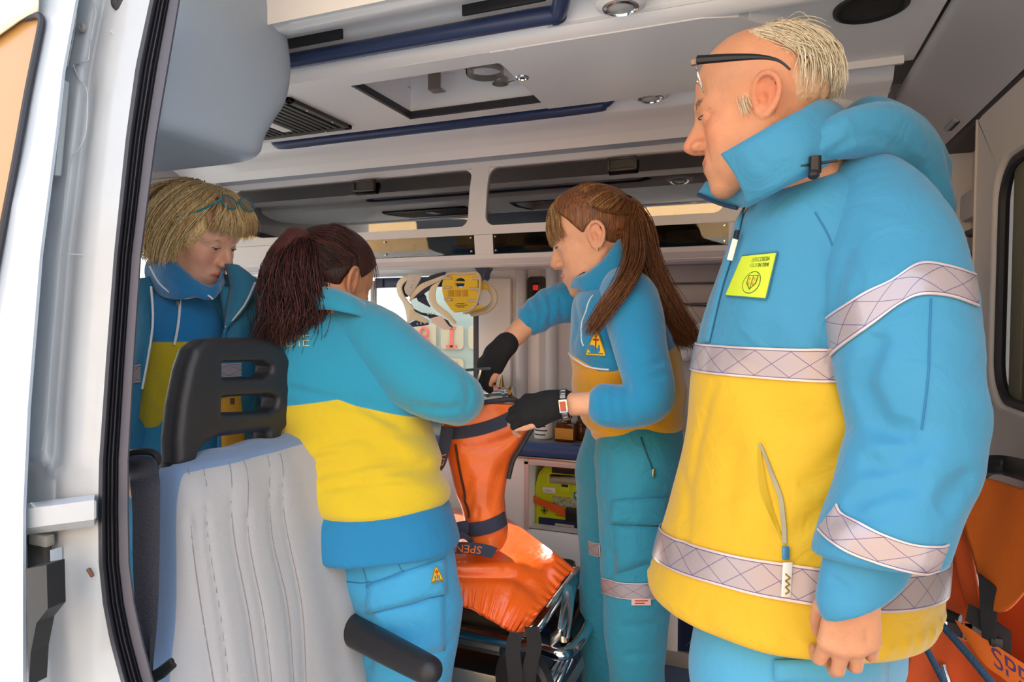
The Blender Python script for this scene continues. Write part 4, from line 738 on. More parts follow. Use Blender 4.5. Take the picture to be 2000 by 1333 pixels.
g = G(); g.tube([PD(u, v, 1.07) for u, v in ((254, 886), (290, 883), (306, 890), (308, 902), (300, 906), (256, 905))], .006, 8, closed=True, sm=3); g.build('belt_guide', blk, t)
g = G(); g.tube([PD(294, 1322, .97), PD(312, 1312, .97), PD(336, 1293, .97), PD(338, 1299, .97), PD(318, 1318, .97), PD(296, 1330, .97)], .006, 8, closed=True); g.build('belt_tongue', blk, t)
# ================================================================ stretcher
t = thing('wheeled_stretcher', (-.9, 1.7, 0), 'low wheeled stretcher with a polished tube frame under the orange cover', 'stretcher'); ZR = .32
def zr(u, v, z=ZR): return PZ(u, v, z)
n1, n2, n3 = zr(870, 1213), zr(1060, 1268), zr(1105, 1282); yN = n2[1]
fr = [(-1.9, n2[1]+.02, ZR), (-1.4, n2[1]+.015, ZR), (-.90, n2[1]+.008, ZR), (-.62, n2[1], ZR), (-.52, n2[1], ZR), zr(1098, 1279), zr(1130, 1254), zr(1150, 1218), zr(1163, 1180), zr(1168, 1150), zr(1155, 1128), zr(1133, 1117), zr(1110, 1113, ZR)]
yf2 = fr[-1][1]; fr += [(-.75, yf2+.01, ZR), (-1.4, yf2+.02, ZR), (-1.9, yf2+.02, ZR)]
G().tube(fr, .0155, 14, sm=6).build('frame_tube', chrome, t)
G().tube([zr(1108, 1255), zr(1124, 1225), zr(1140, 1190), zr(1143, 1180)], .021, 14, sm=3).build('hand_grip', mat('grip_black', '#141416', .3), t)
# inner back frame, brackets and legs
G().tube([PD(1060, 1110, 1.74), PD(1098, 1130, 1.74), PD(1120, 1128, 1.72)], .016, 12, sm=3).build('inner_tube', chrome, t) if False else None
up_ = [PD(1125, 1118, 1.80), PD(1112, 1160, 1.72), PD(1105, 1210, 1.66), PD(1098, 1250, 1.62)]; G().tube(up_, .017, 14, sm=3).build('upright_tube', chrome, t); G().tube([PD(1120, 1130, 1.76), PD(1085, 1175, 1.68), PD(1050, 1225, 1.62), PD(1020, 1240, 1.66)], .014, 12, sm=3).build('upright_tube', chrome, t)
g = G(); g.obox(PD(1104, 1185, 1.64), nrm(up_[2]-up_[1]), nrm(np.cross(up_[2]-up_[1], cF)), cF, (.13, .022, .006), .002); g.build('side_plate', chrome, t)
for u, v in ((1102, 1210), (1107, 1243)): G().lathe([(.008, 0), (.006, -.006), (.0001, -.007)], PD(u, v, 1.625), cF, 12).build('bolt', stl, t)
G().obox(PD(1085, 1245, 1.60), nrm(PD(1100, 1232, 1.6)-PD(1078, 1252, 1.6)), cU, cF, (.035, .022, .03), .004).build('bracket', stlm, t)
# deck plate, lower rails
G().box((-1.9, yN-.03, .215), (-.62, yf2, .222), .002).build('deck_plate', stlm, t)
G().box((-1.9, yN-.035, .02), (-.60, yN-.03, .245), .002).build('side_panel', mat('brushed_panel', '#d5d0c8', .42, 1., bump=.05, bscale=60, stretch=(.1, 1, 1)), t)
g = G(); g.tube([(-1.9, yN+.02, ZR-.03), (-.62, yN+.02, ZR-.03)], .02, 8); g.build('under_rail', stlm, t)
for x in (-.98, -.80): G().box((x-.04, yN-.004, ZR-.008), (x+.03, yN+.03, ZR+.06), .006).build('rail_clip', blk, t)
for k, (u0, v0, u1, v1) in enumerate(((1093, 1290, 1070, 1333), (1112, 1287, 1090, 1333))): G().tube([PD(u0, v0, 1.66), PD(u1, v1, 1.62), PD(u1-12, v1+60, 1.58)], .012, 12).build('leg_tube', chrome, t)
a, b = PD(1140, 1290, 1.72), PD(1108, 1345, 1.6); G().obox((a+b)/2, nrm(a-b), nrm(np.cross(a-b, cF)), cF, (np.linalg.norm(a-b), .030, .008), .002).build('leg_channel', stlm, t)
for uu, vv, dd, rr in ((1025, 1338, 1.53, .085), (1100, 1190, 1.98, .085)):
    c = PD(uu, vv, dd); ax = nrm((.35, 1, .0)); w = G().lathe([(rr*.62, -.016), (rr*.9, -.019), (rr, -.010), (rr, .010), (rr*.9, .019), (rr*.62, .016)], c, ax, 32).build('wheel', mat('tyre_black', '#262422', .55), t); G().lathe([(rr*.62, -.012), (rr*.3, -.014), (rr*.25, -.02), (.0001, -.02)], c, ax, 24).build('hub', mat('hub_grey', '#4a4a4c', .5), w)
    G().tube([c+A([0, 0, rr+.01]), c+A([.0, 0, ZR-c[2]])], .012, 8).build('fork', stlm, t)
for sg, pts in ((0, [(1010, 1235, 1.475), (1002, 1262, 1.465), (1003, 1290, 1.455), (1008, 1340, 1.45)]), (1, [(1038, 1225, 1.475), (1044, 1262, 1.470), (1036, 1300, 1.46), (1030, 1345, 1.455)])):
    P = smooth_path([PD(*q) for q in pts], 5); w = .022; G().sheet([[p-cR*w*(.75 if i else .75), p-cF*.003, p+cR*w*.75] for i, p in enumerate(P)], .003).build('black_strap', mat('strap_black', '#232022', .7, bump=.4, bscale=700), t)
G().box((-1.9, yN+.03, ZR+.0), (-.55, yf2-.02, ZR+.05), .02).build('mattress_base', mat('mattress_dark', '#38332f', .6), t)
# ================================================================ orange cover with gathered hem
org = mat('orange_pvc', '#f0641a', .24, bump=.18, bscale=55, var=.08, vscale=10, coat=.25)
t = thing('orange_cover', (-.8, 1.7, .4), 'glossy orange cover with gathered hem draped over the stretcher', 'cover')
top = [PZ(u, v, .53) for u, v in ((770, 985), (845, 990), (900, 996), (950, 1004), (995, 1017), (1050, 1056), (1090, 1085))]+[PD(1124, 1112, 1.66)]
bot = [PD(u, v, d) for u, v, d in ((770, 1128, 1.52), (862, 1166, 1.52), (895, 1180, 1.515), (930, 1195, 1.51), (960, 1211, 1.505), (985, 1226, 1.50), (1005, 1237, 1.495), (1021, 1244, 1.49))]
mid = [PD(u, v, d) for u, v, d in ((770, 1062, 1.60), (862, 1085, 1.60), (905, 1090, 1.605), (950, 1095, 1.61), (1000, 1105, 1.61), (1040, 1125, 1.605), (1070, 1145, 1.60), (1082, 1160, 1.595))]
m0 = [(a*.45+b*.55)+A([0, 0, .012]) for a, b in zip(top, mid)]
nU = 90; cols = [smooth_path([a, b0, c, (c*.45+d*.55)+A([0, -.008, .006]), d], 14) for a, b0, c, d in zip(top, m0, mid, bot)]
Gd = A(cols); rows_ = [A(smooth_path(list(Gd[:, j]), 14)) for j in range(Gd.shape[1])]; Gd = A(rows_)   # [down][along]
nd, na = Gd.shape[:2]; N = np.cross(np.gradient(Gd, axis=0), np.gradient(Gd, axis=1)); N /= np.linalg.norm(N, axis=2, keepdims=True)+1e-9
if N[nd//2, na//2] @ cF > 0: N = -N
s = np.linspace(0, 1, nd)[:, None]; a = np.linspace(0, 1, na)[None]; L = np.cumsum(np.r_[0, np.linalg.norm(np.diff(Gd[-1], axis=0), axis=1)])[None]
rng = np.random.RandomState(3); ph = np.interp(L[0], np.linspace(0, L.max(), 60), rng.uniform(-2, 2, 60))[None]
ruf = np.clip((s-.66)/.3, 0, 1)**1.2*np.sin(L*330+ph*2.2+s*3)*.0045*(1+.4*np.sin(L*57+s*9))
Ls = np.cumsum(np.r_[0, np.linalg.norm(np.diff(Gd[:, -1], axis=0), axis=1)])[:, None]; ruf2 = np.clip((a-.82)/.16, 0, 1)**1.3*np.sin(Ls*300+ph.mean()+a*5)*.004
fold = .010*np.exp(-((s-.52-.10*np.sin(a*5+.4))/.06)**2)*np.clip(np.sin(a*4.2-.3), 0, 1) - .012*np.exp(-((s-.64-.05*np.sin(a*7))/.045)**2)*np.clip(np.sin(a*3.6-.2), 0, 1) + .008*np.exp(-((a-.55-.12*s)/.05)**2)*np.clip((s-.4)*3, 0, 1)*np.clip((.9-s)*4, 0, 1)
Gd = Gd+N*(ruf+ruf2+fold)[..., None]; G().sheet(Gd, .003).build('cover_sheet', org, t, sharp=0)
seamm = mat('orange_seam', '#c14a12', .4); G().tube([Gd[-1, j] for j in range(0, na, 2)], .0028, 6).build('hem', seamm, t); G().tube([Gd[i, -1] for i in range(0, nd, 2)], .0028, 6).build('hem', seamm, t)
f = Field().add(ell((-.95, 1.75, .40), (.42, .20, .12)), 0).noise(wave((1, .3, .2), 30, .008)); surface('bulk', f, (-1.45, 1.5, .25), (-.5, 2.0, .56), .014, mat('bulk_orange', '#c9531a', .5), t)
# ================================================================ upright orange splint bag
t = thing('orange_splint_bag', PD(940, 1085, 1.62), 'tall open orange splint bag with navy straps standing on the stretcher', 'bag'); bg = Field(); RW = [(788, 900, 1006, .012), (806, 880, 1026, .020), (830, 866, 1040, .030), (852, 866, 1032, .042), (875, 868, 1016, .052), (900, 870, 1002, .058), (935, 876, 992, .060), (975, 888, 986, .058), (1005, 900, 988, .060), (1040, 907, 991, .062), (1068, 910, 988, .058), (1084, 922, 978, .04)]
bs = []
for v, ul, ur, bb in RW:
    p, q = PD(ul, v, 1.60), PD(ur, v, 1.60); c = (p+q)/2+cF*bb; bs.append((c[2], c[0], c[1], np.linalg.norm(q-p)/2, bb))
bg.add(loft(bs, yaw=_yaw, n=2.3, cap=.006), 0)
p0 = PD(900, 800, 1.62); bg.noise(wave((.3, .1, .9), 42, .0022, 1.0)).noise(wave((.9, .2, .35), 55, .0016, .9, 2.1))
for pts, dp, w in (([(880, 1000), (905, 965), (920, 930)], .006, .012), ([(900, 880), (950, 872), (1000, 850)], .005, .012), ([(960, 1000), (968, 950), (985, 905)], .005, .014), ([(912, 1012), (918, 985), (922, 965)], .006, .006), ([(930, 1018), (934, 990)], .005, .006), ([(1012, 842), (990, 862), (940, 880)], .006, .010), ([(985, 1062), (960, 1050), (930, 1055)], .004, .012)): bg.crease([hit(bg, *x) for x in pts], dp, w)
lo = A([min(x[1]-x[3] for x in bs)-.03, min(x[2] for x in bs)-.16, bs[-1][0]-.03]); hi = A([max(x[1]+x[3] for x in bs)+.03, max(x[2] for x in bs)+.16, bs[0][0]+.03])
bag = mat('orange_pvc_worn', '#ea6a26', .30, bump=.22, bscale=45, var=.14, vscale=14, coat=.15); surface('bag_body', bg, lo, hi, .0045, bag, t)
nvs = mat('navy_webbing', '#33384c', .7, bump=.4, bscale=800); G().sheet(strip(bg, [(868, 845), (895, 846), (940, 838), (980, 824), (1010, 808)], .030, .003), .003).build('navy_strap', nvs, t)
G().sheet(strip(bg, [(905, 1032), (930, 1034), (955, 1029), (985, 1012)], .034, .003), .003).build('navy_strap', nvs, t)
G().tube(list(strip(bg, [(890, 868), (899, 920), (909, 970), (917, 1012)], .004, .002)[:, 1]), .0035, 6).build('zip_line', mat('zip_dark', '#4a2416', .6), t)
g = G(); g.tube([PD(u, v, d) for u, v, d in ((868, 800, 1.62), (905, 793, 1.61), (950, 786, 1.60), (1000, 781, 1.60), (1012, 788, 1.605), (1028, 812, 1.61), (1040, 832, 1.61), (1030, 852, 1.61), (1014, 880, 1.61), (1002, 900, 1.612), (993, 935, 1.615))], .0065, 8, sm=4); g.build('rim_binding', mat('binding_dark', '#2c2b31', .6), t)
def ribbon(name, pa, pb, m, parent, th=.0025, sub=6):
    a_, b_ = smooth_path([PD(*q) for q in pa], sub), smooth_path([PD(*q) for q in pb], sub); return G().sheet([[p, (p+q)/2-cF*.001, q] for p, q in zip(a_, b_)], th).build(name, m, parent), a_, b_
def on_ribbon(a_, b_, lift=.003):
    a_, b_ = A(a_), A(b_); La = np.r_[0, np.cumsum(np.linalg.norm(np.diff((a_+b_)/2, axis=0), axis=1))]
    def fn(x, y, z):
        k = lambda arr: A([np.interp(x, La, arr[:, i]) for i in range(3)]); p, q = k(a_), k(b_); w = np.linalg.norm(q-p); return p+(q-p)*(.5-y/w)-cF*(lift+z)
    return fn, La[-1]
ori = mat('strap_orange_print', '#d96a2c', .7)
r_, a_, b_ = ribbon('navy_strap', [(862, 832, 1.585), (856, 870, 1.58), (848, 905, 1.575), (838, 925, 1.57)], [(886, 838, 1.585), (878, 880, 1.58), (868, 912, 1.575), (846, 935, 1.57)], nvs, t); fn, L_ = on_ribbon(b_, a_); 
text_on('lettering', 'ER', .030, None, None, None, ori, r_, lambda x, y, z: fn(L_*.62-x, -y, z))
r_, a_, b_ = ribbon('navy_strap', [(855, 1032, 1.59), (880, 1024, 1.585), (905, 1018, 1.59), (915, 1018, 1.595)], [(852, 1060, 1.59), (880, 1050, 1.585), (905, 1042, 1.59), (915, 1040, 1.595)], nvs, t); fn, L_ = on_ribbon(a_, b_); text_on('lettering', 'S', .03, None, None, None, ori, r_, lambda x, y, z: fn(L_*.45+x, y, z))
r_, a_, b_ = ribbon('navy_strap', [(845, 1064, 1.57), (880, 1059, 1.565), (920, 1060, 1.56), (950, 1064, 1.555), (972, 1071, 1.55)], [(843, 1084, 1.565), (880, 1082, 1.56), (918, 1083, 1.555), (942, 1087, 1.55), (961, 1091, 1.55)], nvs, t); fn, L_ = on_ribbon(a_, b_)
text_on('lettering', 'SPENCER', .026, None, None, None, ori, r_, lambda x, y, z: fn(L_*.40-x, -y, z), sx=1.15)
r_, a_, b_ = ribbon('navy_strap', [(858, 1058, 1.575), (885, 1042, 1.57), (905, 1040, 1.575), (925, 1056, 1.58)], [(868, 1066, 1.57), (892, 1056, 1.565), (908, 1054, 1.57), (920, 1066, 1.58)], nvs, t)
# ================================================================ folded orange rescue chair at the rear door
t = thing('evacuation_chair', (.40, 1.3, 0), 'folded orange evacuation chair with navy cords leaning by the rear door', 'chair'); cvs = mat('orange_canvas', '#e8701c', .6, bump=.12, bscale=500, var=.05, vscale=9); cvd = mat('orange_canvas_dark', '#d5561a', .6, bump=.12, bscale=500)  # second canvas is an even, darker orange for flaps and lower panel
G().tube([PD(1898, 945, 1.44), PD(1915, 918, 1.42), PD(1945, 908, 1.38), PD(2010, 922, 1.28), (.42, .85, .93)], [.017, .021, .021, .022, .022], 14, sm=5).build('push_handle', blk, t)
def cloth(name, rowsp, m, th=.004, sub=6, amp=.003, fq=60):
    R_ = [smooth_path([PD(*q) for q in r], sub) for r in rowsp]; P = A([smooth_path(list(x), sub) for x in np.swapaxes(A(R_), 0, 1)]); n_ = np.cross(np.gradient(P, axis=0), np.gradient(P, axis=1)); n_ /= np.linalg.norm(n_, axis=2, keepdims=True)+1e-9
    P = P+n_*(amp*np.sin(P[..., 1]*fq+P[..., 2]*9+2*np.sin(P[..., 0]*25)))[..., None]; return G().sheet(P, th).build(name, m, t, sharp=0)
cloth('back_panel', [[(1895, 928, 1.42), (1940, 938, 1.36), (2020, 962, 1.25)], [(1880, 1000, 1.42), (1950, 1010, 1.34), (2030, 1030, 1.24)], [(1905, 1110, 1.39), (1960, 1110, 1.32), (2030, 1110, 1.23)], [(1925, 1180, 1.37), (1962, 1195, 1.31), (2020, 1130, 1.24)]], cvs)
cloth('side_flap', [[(1868, 1010, 1.47), (1882, 1000, 1.45), (1892, 1000, 1.44)], [(1862, 1060, 1.46), (1885, 1080, 1.44), (1900, 1080, 1.42)], [(1880, 1150, 1.45), (1895, 1160, 1.43), (1912, 1170, 1.41)], [(1895, 1200, 1.45), (1905, 1205, 1.43), (1920, 1210, 1.41)]], cvd)
cloth('side_flap', [[(1835, 1110, 1.52), (1850, 1060, 1.50), (1862, 1040, 1.48)], [(1820, 1140, 1.52), (1848, 1130, 1.50), (1875, 1110, 1.47)], [(1800, 1165, 1.52), (1850, 1190, 1.49), (1895, 1200, 1.46)], [(1840, 1210, 1.52), (1870, 1215, 1.50), (1900, 1215, 1.47)]], cvd)
cloth('lower_panel', [[(1800, 1205, 1.54), (1850, 1235, 1.51), (1905, 1260, 1.47), (1990, 1300, 1.38)], [(1780, 1270, 1.54), (1840, 1290, 1.51), (1900, 1310, 1.47), (1980, 1340, 1.38)], [(1765, 1333, 1.54), (1830, 1345, 1.51), (1895, 1355, 1.47), (1970, 1370, 1.38)], [(1760, 1400, 1.54), (1820, 1410, 1.51), (1890, 1420, 1.47), (1965, 1420, 1.38)]], cvd)
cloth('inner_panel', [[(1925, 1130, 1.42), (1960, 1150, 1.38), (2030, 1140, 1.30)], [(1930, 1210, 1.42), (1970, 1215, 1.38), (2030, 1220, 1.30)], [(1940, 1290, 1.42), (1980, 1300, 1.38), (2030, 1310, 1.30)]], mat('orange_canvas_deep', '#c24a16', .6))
g = G(); g.tube([PD(1876, 930, 1.50), PD(1872, 985, 1.50), PD(1862, 1060, 1.50)], .010, 12); g.build('chrome_tube', chrome, t); G().tube([PD(1852, 1070, 1.51), PD(1843, 1150, 1.53), PD(1838, 1250, 1.55)], .012, 12).build('chrome_tube', chrome, t)
G().tube([PD(1842, 1300, 1.50), PD(1852, 1333, 1.48), PD(1862, 1380, 1.46)], .008, 10).build('chrome_tube', chrome, t); G().tube([PD(1850, 1135, 1.505), PD(1856, 1160, 1.50)], .008, 10).build('chrome_tube', chrome, t)
g = G(); g.sheet([[PD(1911, 1120, 1.35), PD(1947, 1148, 1.33)], [PD(1914, 1190, 1.355), PD(1948, 1200, 1.335)], [PD(1918, 1245, 1.36), PD(1944, 1258, 1.34)]], .004); g.build('black_strap', MATS['strap_black'], t)
G().sheet([[PD(1892, 1180, 1.375), PD(1885, 1212, 1.38)], [PD(1920, 1195, 1.36), PD(1920, 1235, 1.36)], [PD(1975, 1235, 1.33), PD(1975, 1285, 1.33)]], .004).build('black_strap', MATS['strap_black'], t); G().box(PD(1945, 1255, 1.345)-A([.012, .008, .010]), PD(1945, 1255, 1.345)+A([.012, .008, .012]), .006).build('buckle', blk, t)
cord = mat('navy_cord', '#2f5270', .7, bump=.6, bscale=300); G().tube([PD(1797, 1165, 1.47), PD(1830, 1210, 1.44), (PD(1890, 1278, 1.38)), PD(1945, 1345, 1.33)], .008, 10, sm=3).build('cord', cord, t); G().tube([PD(1780, 1222, 1.48), PD(1805, 1260, 1.46), PD(1850, 1345, 1.43)], .007, 10, sm=3).build('cord', cord, t); G().tube([PD(1795, 1160, 1.50), PD(1783, 1200, 1.50), PD(1778, 1260, 1.50)], .006, 8).build('cord', blk, t)
G().tube([PD(1825, 1190, 1.46), PD(1850, 1203, 1.44), PD(1875, 1212, 1.42)], [.012, .014, .012], 12).build('toggle', blk, t)
r_, a_, b_ = ribbon('printed_strap', [(1866, 1212, 1.40), (1905, 1235, 1.37), (1960, 1272, 1.33), (2030, 1318, 1.28)], [(1888, 1250, 1.39), (1925, 1300, 1.36), (1965, 1330, 1.33), (2030, 1395, 1.28)], cvs, t); fn, L_ = on_ribbon(a_, b_)
text_on('lettering', 'SPENCER', .062, None, None, None, mat('navy_print', '#5a3a66', .7), r_, lambda x, y, z: fn(x+.165, y, z), sx=.8)
# ================================================================ people: shared builders
def basis(fwd, pitch=0., roll=0.):
    """head or hand frame: columns right, forward, up; pitch > 0 looks down"""
    f = nrm((fwd[0], fwd[1], 0)); r = np.cross(f, Z_); p = math.radians(pitch); fw = f*math.cos(p)-Z_*math.sin(p); up = np.cross(r, fw); q = math.radians(roll)
    return np.stack([r*math.cos(q)+up*math.sin(q), fw, up*math.cos(q)-r*math.sin(q)], 1)
class Head:
    def __init__(s, c, R, sc): s.c = A(c); s.R = R; s.s = sc
    def w(s, l): return s.c+s.s*(np.asarray(l, float)@s.R.T)
    def l(s, p): return (p-s.c)@s.R/s.s
    def wrap(s, F, rad=.24):
        f = lambda p: s.s*F(s.l(p)); f.bound = (s.w((0, 0, -.03)), rad*s.s); return f
def head_field(age=0., fem=0., nose=1., lid=.0035, jaw=1., mouth_open=0.):
    F = Field(); lo = 1-.10*fem
    F.add(ell((0, -.012, .038), (.075, .096, .082)), 0); F.add(ell((0, .018, .040), (.066, .066, .072)), .05); F.add(ell((0, .028, -.033), (.057*lo, .055, .078)), .03)
    for s in (1, -1):
        F.add(limb([(s*.060, -.010, -.038), (s*.050*jaw, .014, -.080), (s*.020, .062, -.105)], [.018*lo, .017*lo, .015]), .03)
        F.add(ell((s*.041, .058, -.026), (.024, .023, .020+.004*fem)), .022); F.add(ell((s*.036, .046, -.062), (.022, .030, .036)), .03)
    F.add(ell((0, .074, -.107), (.021*lo, .017, .016)), .02); F.add(ell((0, .076, -.070), (.031, .022, .025)), .02)
    F.add(limb([(-.050, .067, .021), (-.022, .086-.005*fem, .020), (.022, .086-.005*fem, .020), (.050, .067, .021)], [.007, .010-.003*fem, .010-.003*fem, .007]), .018)
    for s in (1, -1): F.sub(ell((s*.035, .099, .002), (.018, .0135, .0115)), .012)
    for s in (1, -1): F.add(ell((s*.0315, .0755, .003), (.0148, .0145, .0148)), .005)
    n = nose; F.add(limb([(0, .0865, .016), (0, .0905+.0095*n, -.008), (0, .086+.026*n, -.029)], [.0075, .0088*n, .0100*n]), .012); F.add(ell((0, .084, -.024), (.0125, .020+.004*n, .020)), .010)
    for s in (1, -1): F.add(ell((s*.0125*n, .083+.014*n, -.035), (.0088*n, .0125*n, .0085*n)), .007)
    F.add(ell((0, .082+.018*n, -.040), (.008, .013, .006)), .008)
    for s in (1, -1): F.sub(ell((s*.0068*n, .083+.017*n, -.0445), (.0036, .0052, .0034)), .003)
    th = .0048+.0018*fem-.0012*age
    F.add(limb([(-.024, .082, -.068), (-.009, .0945, -.0640), (0, .0945, -.0655), (.009, .0945, -.0640), (.024, .082, -.068)], [.002, th, th*.95, th, .002]), .005)
    F.add(limb([(-.021, .083, -.0705), (0, .0935, -.0745), (.021, .083, -.0705)], [.002, th*1.25, .002]), .005)
    F.crease([(-.026, .086, -.0685), (-.010, .0990, -.0690), (0, .1000, -.0695), (.010, .0990, -.0690), (.026, .086, -.0685)], .0026+.002*mouth_open, .0022+.001*mouth_open)
    for s in (1, -1): F.sub(ell((s*.0318, .0925, .0022), (.0128, .0100, lid)), .0012)
    for s in (1, -1):
        F.crease([(s*.020, .094, .0085), (s*.032, .0935, .0125), (s*.045, .083, .0085)], .0022, .0025)
        if age:
            F.crease([(s*.018, .100, -.036), (s*.030, .088, -.052), (s*.036, .074, -.075)], .0045*age, .004); F.crease([(s*.020, .092, -.008), (s*.033, .088, -.014), (s*.046, .076, -.010)], .0030*age, .003)
            for dz in (-.012, -.002, .008): F.crease([(s*.047, .076, .001+dz*.4), (s*.056, .064, .001+dz), (s*.063, .048, .002+dz*1.7)], .0026*age, .0020)
            F.crease([(s*.044, .068, -.052), (s*.050, .050, -.072), (s*.045, .045, -.095)], .0025*age, .004); F.crease([(s*.060, .02, -.02), (s*.062, .018, -.06)], .002*age, .004)
    if age:
        for dz in (.045, .056, .068): F.crease([(-.045, .066, dz-.004), (-.015, .082, dz), (.015, .082, dz), (.045, .066, dz-.004)], .0022*age, .0024)
    for s in (1, -1):                                              # ears
        ex = .0735; pts = [(s*(ex+.002), .004, -.022), (s*(ex+.003), .006, -.004), (s*(ex+.007), .002, .016), (s*(ex+.012), -.010, .026), (s*(ex+.016), -.023, .022), (s*(ex+.017), -.030, .006), (s*(ex+.013), -.026, -.012), (s*(ex+.008), -.016, -.026), (s*(ex+.004), -.006, -.031), (s*(ex+.002), .001, -.026)]
        F.add(limb(pts, [.003, .0032, .004, .0046, .0046, .0044, .004, .0048, .0052, .003], sm=3), .006)
        Rm = np.stack([nrm((1, s*.42, 0)), nrm((-s*.42, 1, 0)), Z_], 1); F.add(ell((s*(ex+.006), -.012, .000), (.0035, .018, .026), Rm), .006)
        F.sub(ell((s*(ex+.0125), -.005, -.006), (.0105, .0085, .0125)), .003); F.crease([(s*(ex+.009), -.004, .018), (s*(ex+.013), -.016, .017), (s*(ex+.014), -.0225, .006), (s*(ex+.013), -.020, -.008)], .006, .0035)
        F.add(limb([(s*ex, .006, -.004), (s*(ex+.004), .003, -.010)], .0035), .004)
    return F
def cranium(p, t=.006): return smin(ell((0, -.012, .038), (.075, .096, .082))(p), ell((0, .018, .040), (.066, .066, .072))(p), .05)-t
def lipmask(L): 
    d = np.minimum(limb([(-.024, .084, -.068), (-.009, .0965, -.0640), (.009, .0965, -.0640), (.024, .084, -.068)], .0)(L), limb([(-.021, .085, -.0705), (0, .0955, -.0745), (.021, .085, -.0705)], .0)(L)); return np.clip((.0085-d)/.003, 0, 1)
def blush(L): 
    g = lambda c, r: np.exp(-(((L-A(c))/r)**2).sum(1)); return np.clip(g((.043, .075, -.028), .024)+g((-.043, .075, -.028), .024)+g((0, .112, -.032), .016)*1.2+g((.086, -.014, .0), .028)+g((-.086, -.014, .0), .028), 0, 1)
def skin(name, col, lip, red, rough=.48, redamt=.5):
    m = mat(name, col, rough, bump=.16, bscale=190, var=.07, vscale=45, sss=.12, spec=.4); nt = m.node_tree; b = nt.nodes['Principled BSDF']; src = b.inputs['Base Color'].links[0].from_socket
    for an, c, k in (('blush', red, redamt), ('lip', lip, .75)):
        at = nt.nodes.new('ShaderNodeAttribute'); at.attribute_name = an; mu = nt.nodes.new('ShaderNodeMath'); mu.operation = 'MULTIPLY'; mu.inputs[1].default_value = k; nt.links.new(at.outputs['Fac'], mu.inputs[0])
        mx = nt.nodes.new('ShaderNodeMix'); mx.data_type = 'RGBA'; nt.links.new(mu.outputs[0], mx.inputs['Factor']); nt.links.new(src, mx.inputs['A']); mx.inputs['B'].default_value = (*hexc(c), 1); src = mx.outputs['Result']
    nt.links.new(src, b.inputs['Base Color']); return m
def hand(F, wrist, d, n, t, sc=1., curl=((25, 45, 35),)*4, thumb=(.55, .75, -.35), infl=0., upto=3, k=.012, thumb_n=3):
    """palm, four unequal fingers bending towards -n and a thumb leaving the t side"""
    wrist = A(wrist); d = nrm(d); n = nrm(n-d*np.dot(n, d)); t = nrm(t-d*np.dot(t, d)-n*np.dot(t, n)); L = [(.040, .025, .021), (.045, .029, .022), (.041, .027, .022), (.033, .020, .019)]; R_ = [.0092, .0095, .0090, .0080]
    for i in range(4):
        kn = wrist+(d*(.086, .090, .086, .078)[i]+t*(.030, .010, -.010, -.028)[i]+n*(0, .003, .002, -.002)[i])*sc
        F.add(limb([wrist+t*(.015, .005, -.006, -.015)[i]*sc, kn], [.0155*sc+infl, (.0122, .0125, .012, .0112)[i]*sc+infl]), k*1.3)
        p = kn; a = 0.; tt = nrm(d+t*(.10, .02, -.05, -.12)[i]); pts = [p]; rr = [R_[i]*1.12*sc+infl]
        for j in range(min(3, upto)):
            a += math.radians(curl[i][j]); dr_ = tt*math.cos(a)-n*math.sin(a); p = p+dr_*L[i][j]*sc; pts.append(p); rr.append(R_[i]*(1.0, .93, .82)[j]*sc+infl)
        if len(pts) > 1: F.add(limb(pts, rr), .005)
    b = wrist+(t*.020+d*.022-n*.006)*sc; v = nrm(t*thumb[0]+d*thumb[1]+n*thumb[2]); v2 = nrm(v+d*.55-t*.25-n*.10); v3 = nrm(v2+d*.25-t*.25)
    pts = [b, b+v*.040*sc, b+v*.040*sc+v2*.032*sc, b+v*.040*sc+v2*.032*sc+v3*.026*sc][:thumb_n+1]; F.add(limb(pts, [x*sc+infl for x in (.0155, .0118, .0105, .0088)][:thumb_n+1]), .008)
    return F
def eyes(H, parent, gaze, iris='#4a3524', which=(1, -1), lash=None):
    for s in which:
        c = H.w((s*.0315, .0755, .003)); g = G(); r = .0131*H.s; prof = [(r*math.sin(a), -r*math.cos(a)) for a in np.linspace(.05, math.pi-.05, 14)]; e = g.lathe(prof, c, H.R@nrm(gaze), 22).build('eye', mat('eye_white', '#c9bfb6', .15), parent)
        ax = H.R@nrm(gaze); G().lathe([(.0056*H.s, r*.905), (.005*H.s, r*.955), (.0024*H.s, r*1.012), (.0001, r*1.02)], c, ax, 18).build('iris', mat('iris_'+iris[1:], iris, .1), e); G().lathe([(.0026*H.s, r*1.0), (.0015*H.s, r*1.022), (.0001, r*1.026)], c, ax, 14).build('pupil', mat('pupil', '#0a0a0a', .1), e)
        if lash: G().tube([H.w(q) for q in smooth_path([A([s*.0195, .0885, .0042]), A([s*.027, .0918, lash]), A([s*.036, .0915, lash]), A([s*.0448, .0840, .0030])], 4)], .0009*H.s, 5).build('eyelash', mat('lash_dark', '#2a1a14', .7), parent)
